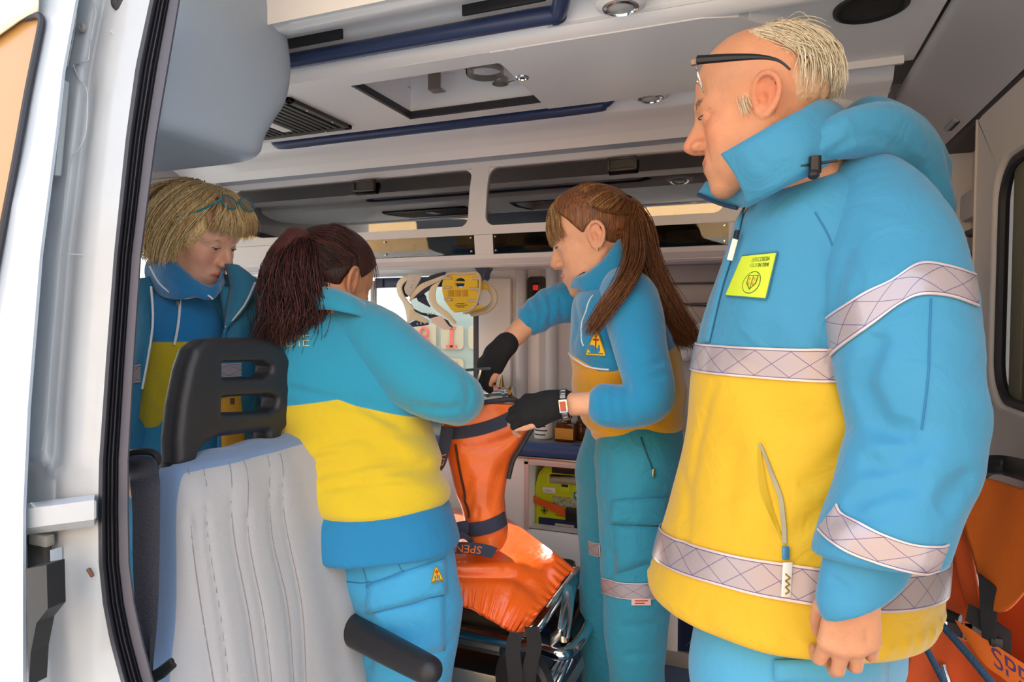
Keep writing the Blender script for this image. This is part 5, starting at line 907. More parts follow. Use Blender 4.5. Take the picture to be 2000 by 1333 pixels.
def strands(name, guides, n, r, m, parent, jit=.004, seed=1, K=14, tipj=1.5, curl=0.):
    rg = np.random.RandomState(seed); Gd = []
    for g in guides:
        q = A(smooth_path([np.asarray(x, float) for x in g], 6)); L = np.r_[0, np.cumsum(np.linalg.norm(np.diff(q, axis=0), axis=1))]; x = np.linspace(0, L[-1], K); Gd.append(np.stack([np.interp(x, L, q[:, i]) for i in range(3)], 1))
    Gd = A(Gd); t = rg.uniform(0, len(Gd)-1.001, n); i = t.astype(int); w = (t-i)[:, None, None]; P = Gd[i]*(1-w)+Gd[i+1]*w; s = np.linspace(0, 1, K)[None, :, None]
    P = P+rg.normal(0, jit, (n, 1, 3))*(.5+tipj*s)+rg.normal(0, jit*.6, (n, 1, 3))*np.sin(s*math.pi*rg.uniform(.8, 2, (n, 1, 1)))
    if curl: P = P+curl*np.sin(s*rg.uniform(6, 12, (n, 1, 1))+rg.uniform(0, 6, (n, 1, 3)))*s
    cut = rg.uniform(.72, 1, (n, 1)); T = np.gradient(P, axis=1); T /= np.linalg.norm(T, axis=2, keepdims=True)+1e-9; u = np.cross(T, rg.normal(0, 1, (n, 1, 3))); u /= np.linalg.norm(u, axis=2, keepdims=True)+1e-9; v = np.cross(T, u)
    rad = (r*(1-.75*s**2))*rg.uniform(.6, 1.3, (n, 1, 1)); V = np.stack([P+rad*(u*math.cos(a)+v*math.sin(a)) for a in (0, 2.094, 4.189)], 2).reshape(-1, 3); base = (np.arange(n)[:, None]*K+np.arange(K-1)[None]).reshape(-1)*3
    F_ = np.concatenate([np.stack([base+j, base+(j+1) % 3, base+3+(j+1) % 3, base+3+j], 1) for j in range(3)]); me = bpy.data.meshes.new(name); me.vertices.add(len(V)); me.vertices.foreach_set('co', V.astype(np.float32).ravel()); me.loops.add(len(F_)*4); me.loops.foreach_set('vertex_index', F_.astype(np.int32).ravel()); me.polygons.add(len(F_)); me.polygons.foreach_set('loop_start', np.arange(0, len(F_)*4, 4, dtype=np.int32)); me.polygons.foreach_set('loop_total', np.full(len(F_), 4, np.int32)); me.update(calc_edges=True)
    return link(name, me, m, parent, True, 0)
def hair_mat(name, c1, c2, rough=.42, scale=(70, 70, 6)):
    if name in MATS: return MATS[name]
    m = mat(name, c1, rough, spec=.5); nt = m.node_tree; b = nt.nodes['Principled BSDF']; oi = nt.nodes.new('ShaderNodeTexCoord'); mp = nt.nodes.new('ShaderNodeMapping'); mp.inputs['Scale'].default_value = scale; n = nt.nodes.new('ShaderNodeTexNoise'); n.inputs['Scale'].default_value = 4; n.inputs['Detail'].default_value = 6
    nt.links.new(oi.outputs['Object'], mp.inputs[0]); nt.links.new(mp.outputs[0], n.inputs['Vector']); r = nt.nodes.new('ShaderNodeValToRGB'); r.color_ramp.elements[0].position = .35; r.color_ramp.elements[1].position = .65; r.color_ramp.elements[0].color = (*hexc(c1), 1); r.color_ramp.elements[1].color = (*hexc(c2), 1); nt.links.new(n.outputs['Fac'], r.inputs[0]); nt.links.new(r.outputs[0], b.inputs['Base Color'])
    bp = nt.nodes.new('ShaderNodeBump'); bp.inputs['Strength'].default_value = .5; bp.inputs['Distance'].default_value = .004; nt.links.new(n.outputs['Fac'], bp.inputs['Height']); nt.links.new(bp.outputs[0], b.inputs['Normal']); return m
def cloth_mat(name, col, rough=.75, fine=500, fs=.15, soft=35, ss=.10, sheen=.2, low=None, blend=.0012, var=.03):
    """one cloth, or two colours meeting at the seam where the surface's 'seam' value crosses zero (low = colour below it)"""
    m = bpy.data.materials.new(name); m.use_nodes = True; nt = m.node_tree; b = nt.nodes['Principled BSDF']; b.inputs['Roughness'].default_value = rough; inp(b, ['Sheen Weight'], sheen); inp(b, ['Specular IOR Level'], .35); tc = nt.nodes.new('ShaderNodeTexCoord')
    n1 = nt.nodes.new('ShaderNodeTexNoise'); n1.inputs['Scale'].default_value = fine; n1.inputs['Detail'].default_value = 3; n2 = nt.nodes.new('ShaderNodeTexNoise'); n2.inputs['Scale'].default_value = soft; n2.inputs['Detail'].default_value = 3; n2.inputs['Distortion'].default_value = 1.2
    for n in (n1, n2): nt.links.new(tc.outputs['Object'], n.inputs['Vector'])
    b1 = nt.nodes.new('ShaderNodeBump'); b1.inputs['Strength'].default_value = fs; b1.inputs['Distance'].default_value = .003; b2 = nt.nodes.new('ShaderNodeBump'); b2.inputs['Strength'].default_value = ss; b2.inputs['Distance'].default_value = .02
    nt.links.new(n1.outputs['Fac'], b1.inputs['Height']); nt.links.new(n2.outputs['Fac'], b2.inputs['Height']); nt.links.new(b2.outputs[0], b1.inputs['Normal']); nt.links.new(b1.outputs[0], b.inputs['Normal'])
    c = hexc(col); src = None
    if low:
        at = nt.nodes.new('ShaderNodeAttribute'); at.attribute_name = 'seam'; mr = nt.nodes.new('ShaderNodeMapRange'); mr.inputs[1].default_value = -blend; mr.inputs[2].default_value = blend; nt.links.new(at.outputs['Fac'], mr.inputs[0]); mx = nt.nodes.new('ShaderNodeMix'); mx.data_type = 'RGBA'; mx.inputs['A'].default_value = (*hexc(low), 1); mx.inputs['B'].default_value = (*c, 1); nt.links.new(mr.outputs[0], mx.inputs['Factor']); nt.links.new(mx.outputs['Result'], b.inputs['Base Color'])
    else: b.inputs['Base Color'].default_value = (*c, 1)
    MATS[name] = m; return m
def tape_mat():
    if 'reflective_tape' in MATS: return MATS['reflective_tape']
    m = mat('reflective_tape', '#a79a9c', .28, .25, spec=.6, bump=.05, bscale=90); nt = m.node_tree; b = nt.nodes['Principled BSDF']; ln = nt.nodes.new
    U = ln('ShaderNodeAttribute'); U.attribute_name = 'tu'; V = ln('ShaderNodeAttribute'); V.attribute_name = 'tv'
    def M(op, a, b_=None, c=None):
        n = ln('ShaderNodeMath'); n.operation = op
        for i, x in enumerate((a, b_, c)):
            if x is None: continue
            if isinstance(x, (int, float)): n.inputs[i].default_value = x
            else: nt.links.new(x, n.inputs[i])
        return n.outputs[0]
    u = M('DIVIDE', U.outputs['Fac'], .055); v = V.outputs['Fac']; v2 = M('MULTIPLY_ADD', v, 1.25, -.125)
    d1 = M('ABSOLUTE', M('SUBTRACT', M('FRACT', M('ADD', u, v2)), .5)); d2 = M('ABSOLUTE', M('SUBTRACT', M('FRACT', M('SUBTRACT', u, v2)), .5)); X = M('MINIMUM', d1, d2); e = M('ABSOLUTE', M('SUBTRACT', v, .5)); ed = M('ABSOLUTE', M('SUBTRACT', e, .42))
    line = M('MAXIMUM', M('MULTIPLY', M('LESS_THAN', X, .016), M('LESS_THAN', e, .42)), M('LESS_THAN', ed, .014)); rim = M('GREATER_THAN', e, .42)
    mx = ln('ShaderNodeMix'); mx.data_type = 'RGBA'; mx.inputs['A'].default_value = (*hexc('#a99b9c'), 1); mx.inputs['B'].default_value = (*hexc('#d0bdb6'), 1); nt.links.new(rim, mx.inputs['Factor']); m2 = ln('ShaderNodeMix'); m2.data_type = 'RGBA'; nt.links.new(line, m2.inputs['Factor']); nt.links.new(mx.outputs['Result'], m2.inputs['A']); m2.inputs['B'].default_value = (*hexc('#5c5480'), 1); nt.links.new(m2.outputs['Result'], b.inputs['Base Color']); return m
def tape(name, Pg, parent, th=.0022, m=None):
    """reflective tape: grid [along][across] of points; carries its own along / across values for the stitching"""
    Pg = A(Pg); o = G().sheet(Pg, th).build(name, m or tape_mat(), parent, sharp=60, fix=False); mid = Pg[:, Pg.shape[1]//2]; L = np.r_[0, np.cumsum(np.linalg.norm(np.diff(mid, axis=0), axis=1))]; tu = np.repeat(L, Pg.shape[1]); tv = np.tile(np.linspace(0, 1, Pg.shape[1]), len(Pg))
    for an, x in (('tu', tu), ('tv', tv)): o.data.attributes.new(an, 'FLOAT', 'POINT').data.foreach_set('value', np.r_[x, x].astype(np.float32))
    return o
def ring_on(f, cfn, z0, z1, n=72, m=5, out=.45, off=.0025, a0=0, a1=360, tilt=None):
    """belt round a body: horizontal rays from outside towards the axis cfn(z)"""
    a = np.radians(np.linspace(a0, a1, n))[:, None]; zz = np.linspace(0, 1, m)[None]; d = np.stack([np.cos(a)+0*zz, np.sin(a)+0*zz, 0*a+0*zz], -1); z = z0+(z1-z0)*zz+0*a
    if tilt is not None: z = z+(d[..., 0]*tilt[0]+d[..., 1]*tilt[1])
    cx, cy = cfn(z); C_ = np.stack([cx, cy, z], -1); t = np.full(a.shape[0:1]+(m,), out); done = np.zeros_like(t, bool)
    for _ in range(60):
        v = f(C_+d*t[..., None]); t = np.where(v > .0004, t-np.clip(v*.7, .0006, .05), t)
    P = C_+d*t[..., None]; return P+grad(f, P)*off
def band_px(f, top, bot, n=40, m=6, off=.0025):
    a = A(smooth_path([A(q) for q in top], 10)); b = A(smooth_path([A(q) for q in bot], 10)); rs = lambda q: np.stack([np.interp(np.linspace(0, 1, n), np.linspace(0, 1, len(q)), q[:, i]) for i in range(2)], 1); a, b = rs(a), rs(b); return decal(f, [[tuple(p*(1-w)+q*w) for w in np.linspace(0, 1, m)] for p, q in zip(a, b)], off)
def field_poly(xs_zs):
    xs, zs = zip(*xs_zs); return lambda x: np.interp(x, xs, zs)
def emblem(f, corners, parent, name='emblem_patch'):
    """yellow triangle with a red cross between two small blue figures"""
    c = [hit(f, *q) for q in corners]; N = nrm(np.cross(c[1]-c[0], c[2]-c[0])); N = N if N@cF < 0 else -N; ax = nrm(c[2]-c[1]); ay = np.cross(N, ax); ay = ay if ay@(c[0]-c[1]) > 0 else -ay; base = (c[1]+c[2])/2; h = (c[0]-base)@ay; w = np.linalg.norm(c[2]-c[1]); o = base+N*.004
    p = G().prism([(-w*.5, 0), (w*.5, 0), (w*.47, h*.16), (w*.07, h), (-w*.07, h), (-w*.47, h*.16)], o-N*.003, ax, ay, N, .003).build(name, mat('emblem_yellow', '#e8bf2a', .7), parent); q = o+N*.0008
    bl_ = mat('emblem_blue', '#2f7fa8', .7); rd = mat('emblem_red', '#b5261e', .6); g = G(); g.obox(q+ay*h*.52, ax, ay, N, (w*.06, h*.62, .0012)); g.obox(q+ay*h*.66, ax, ay, N, (w*.30, h*.07, .0012)); g.build('cross', rd, p, smooth=False)
    for s in (-1, 1):
        g = G(); g.obox(q+ax*s*w*.17+ay*h*.26, ax, ay, N, (w*.11, h*.18, .001)); g.lathe([(w*.05, 0), (.0001, .0008)], q+ax*s*w*.17+ay*h*.40, N, 10); g.build('figure', bl_, p, smooth=False)
    G().obox(q+ay*h*.09, ax, ay, N, (w*.8, h*.05, .001)).build('motto_line', bl_, p, smooth=False); G().tube([o+ax*x*w+ay*y*h for x, y in ((-.5, 0), (.5, 0), (.47, .16), (.07, 1), (-.07, 1), (-.47, .16))], .0012, 5, closed=True).build('patch_edge', mat('emblem_edge', '#9a7a1c', .7), p); return p
def person(name_loc, label): return thing('person', name_loc, label, 'person')
# ================================================================ the older man in the foreground
man = person((.05, 1.15, 0), 'older man with thin white hair in blue and yellow jacket at the right foreground')
e1 = nrm((-.87, .5, 0)); e2 = nrm((-.5, -.87, 0)); yawM = math.atan2(e1[1], e1[0])
_B = basis((-1.0, .05), 8, 0); MH = Head(PD(1497, 180, .985)-1.04*(_B@A([-.084, -.012, 0])), _B, 1.04)
hf = head_field(age=1., nose=1.12, lid=.0026, jaw=1.02); mb = Field().add(MH.wrap(hf), 0)
mb.add(limb([MH.w((0, -.030, -.060)), MH.w((0, -.045, -.12)), PD(1590, 330, 1.09), PD(1610, 420, 1.09)], [.056, .058, .066, .075], sm=2), .03)
mb.crease([MH.w((.055, -.02, -.075)), MH.w((.045, .02, -.11)), MH.w((.03, .035, -.13))], .004, .006); mb.crease([MH.w((-.055, -.02, -.075)), MH.w((-.045, .02, -.11)), MH.w((-.03, .035, -.13))], .004, .006)
pel = PD(1545, 1180, 1.14); mb.add(limb([PD(1610, 420, 1.09), PD(1595, 700, 1.08), pel], [.07, .075, .07]), .03)
shL, elL, wrL = PD(1730, 450, .97), PD(1800, 880, .86), PD(1668, 1138, .835); mb.add(limb([PD(1620, 430, 1.06), shL, elL, wrL], [.06, .055, .042, .030]), .02)
shR = PD(1610, 440, 1.22)+A([0, .05, 0]); elR, wrR = shR+A([-.03, .06, -.32]), shR+A([-.10, .03, -.57]); mb.add(limb([PD(1610, 430, 1.08), shR, elR, wrR], [.06, .055, .042, .030]), .02)
mb.add(limb([pel-e2*.09, (pel[0]+.03, pel[1]+.10, .40), (pel[0]+.02, pel[1]+.11, .06)], [.07, .05, .038]), .03); mb.add(limb([pel+e2*.09, (pel[0]+.04, pel[1]-.08, .40), (pel[0]+.03, pel[1]-.09, .06)], [.07, .05, .038]), .03)
hand(mb, wrL+A([0, 0, -.004]), (-.03, .05, -1), (.10, -1, .10), (-1, -.1, 0), sc=.94, curl=((24, 40, 30), (20, 36, 30), (22, 40, 30), (26, 42, 30)), thumb=(.35, .75, -.65))
hand(mb, wrR, (-.1, .05, -1), (0, 1, .1), (-1, .1, 0), sc=1.05, curl=((30, 40, 30),)*4)
for i, (u0, v0, u1, v1) in enumerate(((1622, 1236, 1620, 1262), (1658, 1238, 1658, 1266), (1693, 1232, 1695, 1258))): mb.crease([hit(mb, u0, v0), hit(mb, (u0+u1)/2, (v0+v1)/2), hit(mb, u1, v1)], .0025, .004)
pale = skin('skin_weathered', '#c98e6a', '#b0685a', '#c8664a', redamt=.55)
lk = lambda V: MH.l(V)
surface('body', mb, (-.48, .82, .02), (.36, 1.62, 1.72), .0025, pale, man, attrs={'lip': lambda V: lipmask(lk(V)), 'blush': lambda V: blush(lk(V))})
eyes(MH, man, (0, .93, -.45), '#5c5a4c', lash=.0030)
hw = hair_mat('hair_white', '#cdbb98', '#e8dcc2', .5)
def mh(th, ph, r=1.05):   # point on the scalp: th round from the front to the left side, ph down from the crown
    a, b = math.radians(th), math.radians(ph); return A([-.077*r*math.sin(b)*math.sin(a), -.012+.098*r*math.sin(b)*math.cos(a), .038+.085*r*math.cos(b)])
sc_ = Field().add(ell((0, -.012, .038), (.0768, .0975, .0835)), 0)
def scalp(p):
    x, y, z = p[..., 0], p[..., 1], p[..., 2]; d = sc_(p); front = y+.012+.35*np.maximum(z-.075, 0)-.45*np.maximum(.04-np.abs(z-.03), 0); low = np.where(y < -.04, -.048-z, -.010+.9*(y+.03)-z*1.0); return smax(smax(d, front, .010), low, .012)+.0016*np.sin(x*260+np.sin(z*70)*2)*np.sin(y*90)
f = MH.wrap(scalp, .16); surface('hair_base', f, MH.c-A([.17]*3), MH.c+A([.17]*3), .004, mat('scalp_hair', '#cda581', .6, bump=.5, bscale=90, var=.12, vscale=40), man)
def sweep(th, p0, p1, turn, r=1.05): return [MH.w(mh(th+turn*w, p0+(p1-p0)*w, r+.02*math.sin(math.pi*w))) for w in np.linspace(0, 1, 6)]
for sg in (1, -1):
    strands('hair', [sweep(sg*(78+k*8), 40-k*1.0, 84+k*3.2, sg*(46-k*3.5)) for k in range(12)], 420, .0010, hw, man, jit=.003, seed=4+sg, tipj=.9, curl=.003)
    strands('hair', [sweep(sg*(100+k*9), 60, 92+k*2.2, sg*(30-k*3)) for k in range(9)], 330, .0011, hw, man, jit=.003, seed=14+sg, tipj=.8, curl=.002)
strands('hair', [sweep(t_, 30, 62, 0, 1.035) for t_ in range(100, 262, 18)], 160, .0008, hw, man, jit=.005, seed=21)
strands('hair', [sweep(t_, 66, 110, 0, 1.06) for t_ in range(118, 244, 12)], 300, .0012, hw, man, jit=.0035, seed=8)
for s in (-1, 1): strands('sideburn', [[MH.w((s*(.0735-k*.0008), .012+k*.005, .014)), MH.w((s*(.0735-k*.0008), .014+k*.004, .0)), MH.w((s*(.072-k*.0008), .012+k*.003, -.020))] for k in range(4)], 55, .0007, hw, man, jit=.0022, seed=5+s)
ebr = hair_mat('eyebrow_grey', '#8a7058', '#a8927a')
for s in (-1, 1): strands('eyebrow', [[MH.w((s*x, y, z)), MH.w((s*(x+.006), y-.001, z+.005)), MH.w((s*(x+.013), y-.006, z+.006))] for x, y, z in ((.014, .0955, .014), (.022, .0945, .017), (.032, .091, .019), (.042, .083, .018))], 90, .0008, ebr, man, jit=.0014, seed=2+s)
# glasses pushed up on the forehead
gls = thing('eyeglasses', MH.w((0, .10, .06)), 'black half-rim eyeglasses pushed up on the older man\'s forehead', 'glasses'); lens = smoked('lens_glass', (.9, .92, .92)); lens.node_tree.nodes['Fresnel'].inputs[0].default_value = 1.4
gf = nrm((-1., .10, -.04)); gs = nrm(np.cross(gf, Z_)); gs = gs if gs[1] < 0 else -gs; gu = np.cross(gf, gs); gu = gu if gu[2] > 0 else -gu; gO = PD(1353, 119, .995)-gs*.068   # middle of the brow bar; gs points to his left, at the viewer
def gp(x, y, z): return gO+gs*x+gf*y+gu*z
for s in (-1, 1):
    rim_ = [gp(s*.034+.027*math.cos(a), .006-abs(s*.034+.027*math.cos(a))*.10-.006*(1-math.sin(a)), -.019+.021*math.sin(a)) for a in np.linspace(0, 2*math.pi, 21)[:-1]]
    G().tube(rim_, .0010, 6, closed=True).build('lens_rim', chrome, gls); c = A(rim_).mean(0); G().add(list(rim_)+[c], [(i, (i+1) % 20, 20) for i in range(20)]).build('lens', lens, gls)
    G().obox(gp(s*.067, -.003, -.002), gs, gf, gu, (.008, .012, .010), .002).build('hinge', mat('hinge_bronze', '#8c6f5c', .35, .6), gls)
    g = G(); g.tube([gp(s*.070, -.008, -.001), gp(s*.078, -.050, -.010), gp(s*.083, -.085, -.018), gp(s*.085, -.108, -.025), gp(s*.085, -.125, -.034), gp(s*.083, -.138, -.048)], [.0072, .0062, .0046, .003, .002, .0016], 8, flat=1, up=gs, sm=4); g.build('temple', mat('temple_black', '#17130f', .25), gls)
G().tube([gp(-.010, .005, -.012), gp(0, .008, -.009), gp(.010, .005, -.012)], .0013, 6).build('bridge', chrome, gls)
# ---- jacket
def row(v, uc, d, a, b): p = PD(uc, v, d); return (p[2], p[0], p[1], a, b)
R_ = [row(318, 1640, 1.12, .075, .09), row(350, 1638, 1.115, .092, .115), row(385, 1638, 1.11, .118, .155), row(430, 1636, 1.12, .140, .185), row(500, 1628, 1.13, .165, .205), row(600, 1612, 1.13, .184, .212), row(700, 1600, 1.135, .196, .215), row(800, 1590, 1.135, .202, .216), row(900, 1580, 1.135, .205, .216), row(1000, 1560, 1.135, .213, .217), row(1100, 1546, 1.135, .222, .219), row(1170, 1534, 1.135, .228, .220)]
q_ = PD(1530, 1181, 1.135); R_.append((.655, q_[0], q_[1], .226, .219)); R_.sort()
tor = Field().add(loft(R_, yaw=yawM, n=2.25, cap=.012), 0); pass
_z = [r[0] for r in R_]; jcen = lambda z: (np.interp(z, _z, [r[1] for r in R_]), np.interp(z, _z, [r[2] for r in R_]))
zmax = max(_z)
ztop = lambda p: np.clip((p[..., 2]-.66)/.3, 0, 1)
tor.noise(wave((.35, .25, .12), 24, .006, .7)).noise(wave((-.2, .4, .9), 19, .004, .9, 1.7)).noise(wave((.7, .2, .5), 46, .0022, 1.0, .4)).noise(lambda p: -.004*np.clip(1-np.abs(p[..., 2]-.672)/.018, 0, 1)*(1+.5*np.sin(p[..., 0]*140+p[..., 1]*120)))
slv = Field(); SL = [PD(1692, 400, 1.03), PD(1728, 470, .985), PD(1752, 600, .925), PD(1776, 740, .88), PD(1786, 860, .865), PD(1752, 965, .845), PD(1724, 1050, .835), PD(1706, 1110, .835)]
slv.add(limb(SL, [.080, .092, .097, .087, .082, .080, .077, .075], sm=4), 0)
cutn = nrm(PD(1700, 1120, .835)-PD(1745, 1000, .835)); cutp = PD(1706, 1096, .835); pl = lambda p: (p-cutp)@nrm(cutn+A([.30, 0, -.05])); slv.sub(lambda p: -smax(pl(p), -1+0*p[..., 0], .01), .012)
for pts, dp, w in (([(1690, 760), (1720, 830), (1790, 850)], .022, .013), ([(1680, 905), (1740, 905), (1800, 870)], .024, .012), ([(1650, 990), (1720, 955), (1800, 940)], .022, .011), ([(1900, 930), (1870, 960), (1840, 1000)], .020, .012), ([(1620, 1010), (1700, 1010), (1760, 985)], .006, .010), ([(1720, 650), (1690, 720), (1685, 780)], .018, .013), ([(1660, 480), (1640, 540), (1625, 620)], .006, .015)): slv.crease([hit(slv, *q) for q in pts], dp, w)
slv.noise(wave((.5, .2, .8), 26, .0045, .8, .6)).noise(wave((.2, .3, .9), 55, .0022, 1.1, 1.4))
slr = Field().add(limb([PD(1610, 430, 1.20), shR, elR, wrR+A([0, 0, .03])], [.09, .10, .09, .07], sm=4), 0)
jk = Field().add(tor, 0); jk = tor; allf = Field().add(lambda p: np.minimum(tor(p), slv(p)), 0)
for pts, dp, w in (([(1612, 455), (1632, 520), (1640, 590), (1608, 660)], .007, .012), ([(1590, 420), (1560, 560), (1580, 650)], .006, .022), ([(1520, 470), (1500, 600), (1505, 700)], .004, .02), ([(1600, 660), (1645, 735), (1682, 850)], .010, .012), ([(1480, 800), (1560, 830), (1660, 800)], .004, .02), ([(1330, 900), (1345, 1000), (1330, 1100)], .004, .012), ([(1400, 740), (1360, 880), (1330, 1040)], .004, .010), ([(1560, 960), (1640, 900), (1680, 840)], .007, .018), ([(1440, 850), (1420, 950), (1430, 1060)], .004, .018), ([(1482, 862), (1500, 940), (1526, 1060)], .008, .006), ([(1545, 1050), (1620, 990), (1660, 930)], .006, .014)): jk.crease([hit(jk, *q) for q in pts], dp, w)
# hood rolled on the shoulders
hd = [PD(1556, 318, .985), PD(1600, 288, .975), PD(1660, 262, .985), PD(1725, 262, 1.02), PD(1775, 310, 1.07), PD(1808, 400, 1.10)]
hood = Field().add(limb(hd, [.016, .026, .038, .048, .050, .040], sm=4), 0).add(limb([PD(1700, 240, 1.10), PD(1755, 275, 1.12), PD(1790, 340, 1.14), PD(1810, 430, 1.14)], [.045, .05, .052, .04], sm=3), .03).add(limb([PD(1690, 250, 1.14), PD(1640, 260, 1.22), PD(1560, 300, 1.24)], [.045, .04, .02], sm=3), .03)
for pts, dp, w in (([(1500, 345), (1560, 290), (1640, 258), (1730, 250)], .006, .008), ([(1620, 300), (1690, 262), (1760, 290), (1810, 360)], .010, .008), ([(1660, 235), (1740, 240), (1800, 290)], .006, .012)): hood.crease([hit(hood, *q) for q in pts], dp, w)
hood.noise(wave((.4, .1, .9), 60, .003, .9))
jb = cloth_mat('jacket_shell', '#3585a9', .62, fine=900, fs=.08, soft=14, ss=.28, low='#d2a81a')
jacket = surface('jacket', jk, (-.50, .70, .64), (.45, 1.62, 1.52), .0055, jb, man, attrs={'seam': lambda V: V[:, 2]-1.062})
bl = cloth_mat('jacket_blue', '#3585a9', .62, fine=900, fs=.08, soft=14, ss=.28); surface('hood', hood, (-.15, .72, 1.22), (.42, 1.50, 1.55), .0052, bl, jacket)
surface('sleeve', slv, (-.15, .55, .55), (.52, 1.25, 1.45), .0048, bl, jacket); surface('sleeve', slr, shR+A([-.3, -.25, -.7]), shR+A([.3, .25, .15]), .009, bl, jacket)
# inner cuff
cf = Field().add(limb([PD(1715, 1040, .835), PD(1694, 1100, .835), PD(1668, 1175, .835)], [.058, .053, .047], flat=.8, fdir=cF), 0); cp_ = PD(1668, 1190, .835); cn_ = nrm(PD(1650, 1262, .835)-PD(1672, 1165, .835)+A([.05, 0, 0])); cf.sub(lambda p: -((p-cp_)@cn_), .006); cf.crease([hit(cf, 1620, 1130), hit(cf, 1650, 1150), hit(cf, 1655, 1180)], .005, .006); cf.noise(wave((.4, 0, 1), 70, .002))
surface('cuff', cf, PD(1690, 1120, .835)-A([.15, .12, .15]), PD(1690, 1120, .835)+A([.15, .12, .15]), .004, bl, jacket)
# collar: near side, open far flap
def sheetpx(name, A0, B0, m, par, n=5, th=.005, bulge=0., sub=6):
    a, b = smooth_path([PD(*q) for q in A0], sub), smooth_path([PD(*q) for q in B0], sub); a, b = A(a), A(b); W_ = np.linspace(0, 1, n); g = np.stack([a*(1-w)+b*w-cF*bulge*math.sin(math.pi*w) for w in W_], 1); return G().sheet(g, th).build(name, m, par, sharp=0)
sheetpx('collar', [(1409, 301, 1.02), (1450, 278, .985), (1500, 250, .965), (1555, 220, .965), (1602, 196, .995), (1636, 206, 1.05), (1648, 228, 1.13), (1620, 240, 1.2)], [(1463, 404, 1.02), (1500, 384, .985), (1540, 362, .965), (1590, 338, .96), (1640, 305, .985), (1685, 275, 1.05), (1700, 285, 1.13), (1660, 300, 1.2)], bl, jacket, n=8, bulge=.012)
sheetpx('collar_flap', [(1379, 357, 1.17), (1402, 352, 1.14), (1424, 344, 1.11), (1440, 350, 1.09)], [(1364, 379, 1.17), (1400, 393, 1.13), (1440, 405, 1.09), (1463, 404, 1.05)], bl, jacket, bulge=.006)
dkz = mat('zip_navy', '#274a72', .6, bump=.8, bscale=900); G().tube([PD(u, v, d-.004) for u, v, d in ((1364, 380, 1.17), (1385, 390, 1.14), (1412, 400, 1.11), (1440, 407, 1.085))], .0035, 6, sm=3).build('zipper', dkz, jacket)
sheetpx('collar_inside', [(1424, 344, 1.12), (1450, 330, 1.12), (1500, 300, 1.12)], [(1450, 402, 1.12), (1480, 380, 1.12), (1520, 350, 1.12)], cloth_mat('jacket_lining', '#2a7499', .7), jacket)
zp = [(1445, 410), (1436, 450), (1424, 500), (1405, 560), (1388, 620), (1378, 670)]
G().sheet(strip(tor, [(1452, 412), (1442, 450), (1428, 500), (1412, 550), (1396, 610), (1382, 668)], .020, .004), .004).build('zip_placket', bl, jacket, sharp=0)
p = [PD(1440, 452, 1.06), PD(1436, 468, 1.055), PD(1425, 508, 1.055)]; G().obox((p[1]+p[2])/2, nrm(p[2]-p[1]), nrm(np.cross(p[2]-p[1], cF)), cF, (.036, .009, .003), .001).build('zip_pull', mat('pull_cream', '#efe6cf', .4), jacket); G().tube([p[0], p[1]], .0045, 8).build('zip_slider', blk, jacket)
# cord lock on the hood
c = PD(1592, 322, .945); G().tube([c+A([0, 0, .012]), c-A([0, 0, .012])], .0085, 14).build('cord_lock', mat('lock_black', '#17161a', .25), jacket); G().lathe([(.0075, 0), (.008, -.006), (.005, -.009), (.0001, -.008)], c+A([-.002, -.003, -.012]), (0, .6, 1), 16).build('cord_end', blk, jacket); G().tube([c+A([-.02, 0, .0]), c+A([.03, .012, .006])], .002, 6).build('cord', blk, jacket)
# reflective bands
tape('reflective_band', ring_on(tor, jcen, 1.046, 1.094, 110, 6), jacket)
tape('reflective_band', ring_on(tor, jcen, .700, .752, 120, 6, tilt=(0, -.03)), jacket)
so = Field().add(slv, 0); so.ops[0] = (slv, 0, 1)
tape('reflective_band', band_px(so, [(1584, 652), (1606, 628), (1640, 604), (1690, 572), (1740, 548), (1795, 515), (1850, 520), (1902, 536)], [(1612, 712), (1634, 688), (1670, 660), (1712, 630), (1760, 594), (1800, 578), (1855, 582), (1908, 600)], 60, 6), jacket)
tape('reflective_band', band_px(so, [(1637, 985), (1646, 1001), (1680, 1022), (1724, 1043), (1780, 1062), (1832, 1066), (1850, 1062)], [(1600, 1036), (1622, 1058), (1660, 1082), (1710, 1100), (1760, 1113), (1805, 1120), (1830, 1114)], 50, 6), jacket)
# slanted pocket with its zip and pull tab
pkl = mat('pocket_line', '#b8960f', .7); G().sheet(strip(jk, [(1483, 866), (1487, 920), (1494, 965), (1512, 1015), (1530, 1060)], [.002, .008, .010, .007, .003], .0015), .0022).build('pocket_edge', pkl, jacket); G().sheet(strip(jk, [(1484, 866), (1505, 915), (1524, 968), (1530, 1010), (1533, 1062)], .006, .002), .002).build('pocket_welt', jb, jacket)
c = hit(jk, 1531, 1078)-cF*.006; G().obox(c, cR, cU, cF, (.010, .020, .005), .002).build('zip_slider', mat('slider_blue', '#4f8fb8', .3, .3), jacket); q = hit(jk, 1531, 1128)-cF*.010
tb = G().obox(q, cR, nrm(cU+cR*.06), cF, (.0135, .050, .003), .001).build('zip_pull', mat('pull_white', '#e9e5da', .4), jacket); g = G()
for x0, y0, x1, y1 in ((-.003, -.020, .003, -.016), (.003, -.016, -.003, -.010), (-.003, -.010, .004, -.006), (.003, -.006, -.003, -.001), (-.003, -.001, .004, .003), (.004, .003, -.003, .009)): g.tube([q-cF*.002+cR*x0+cU*y0, q-cF*.002+cR*x1+cU*y1], .0011, 5)
g.build('pull_mark', mat('mark_ochre', '#8f7312', .5), tb)
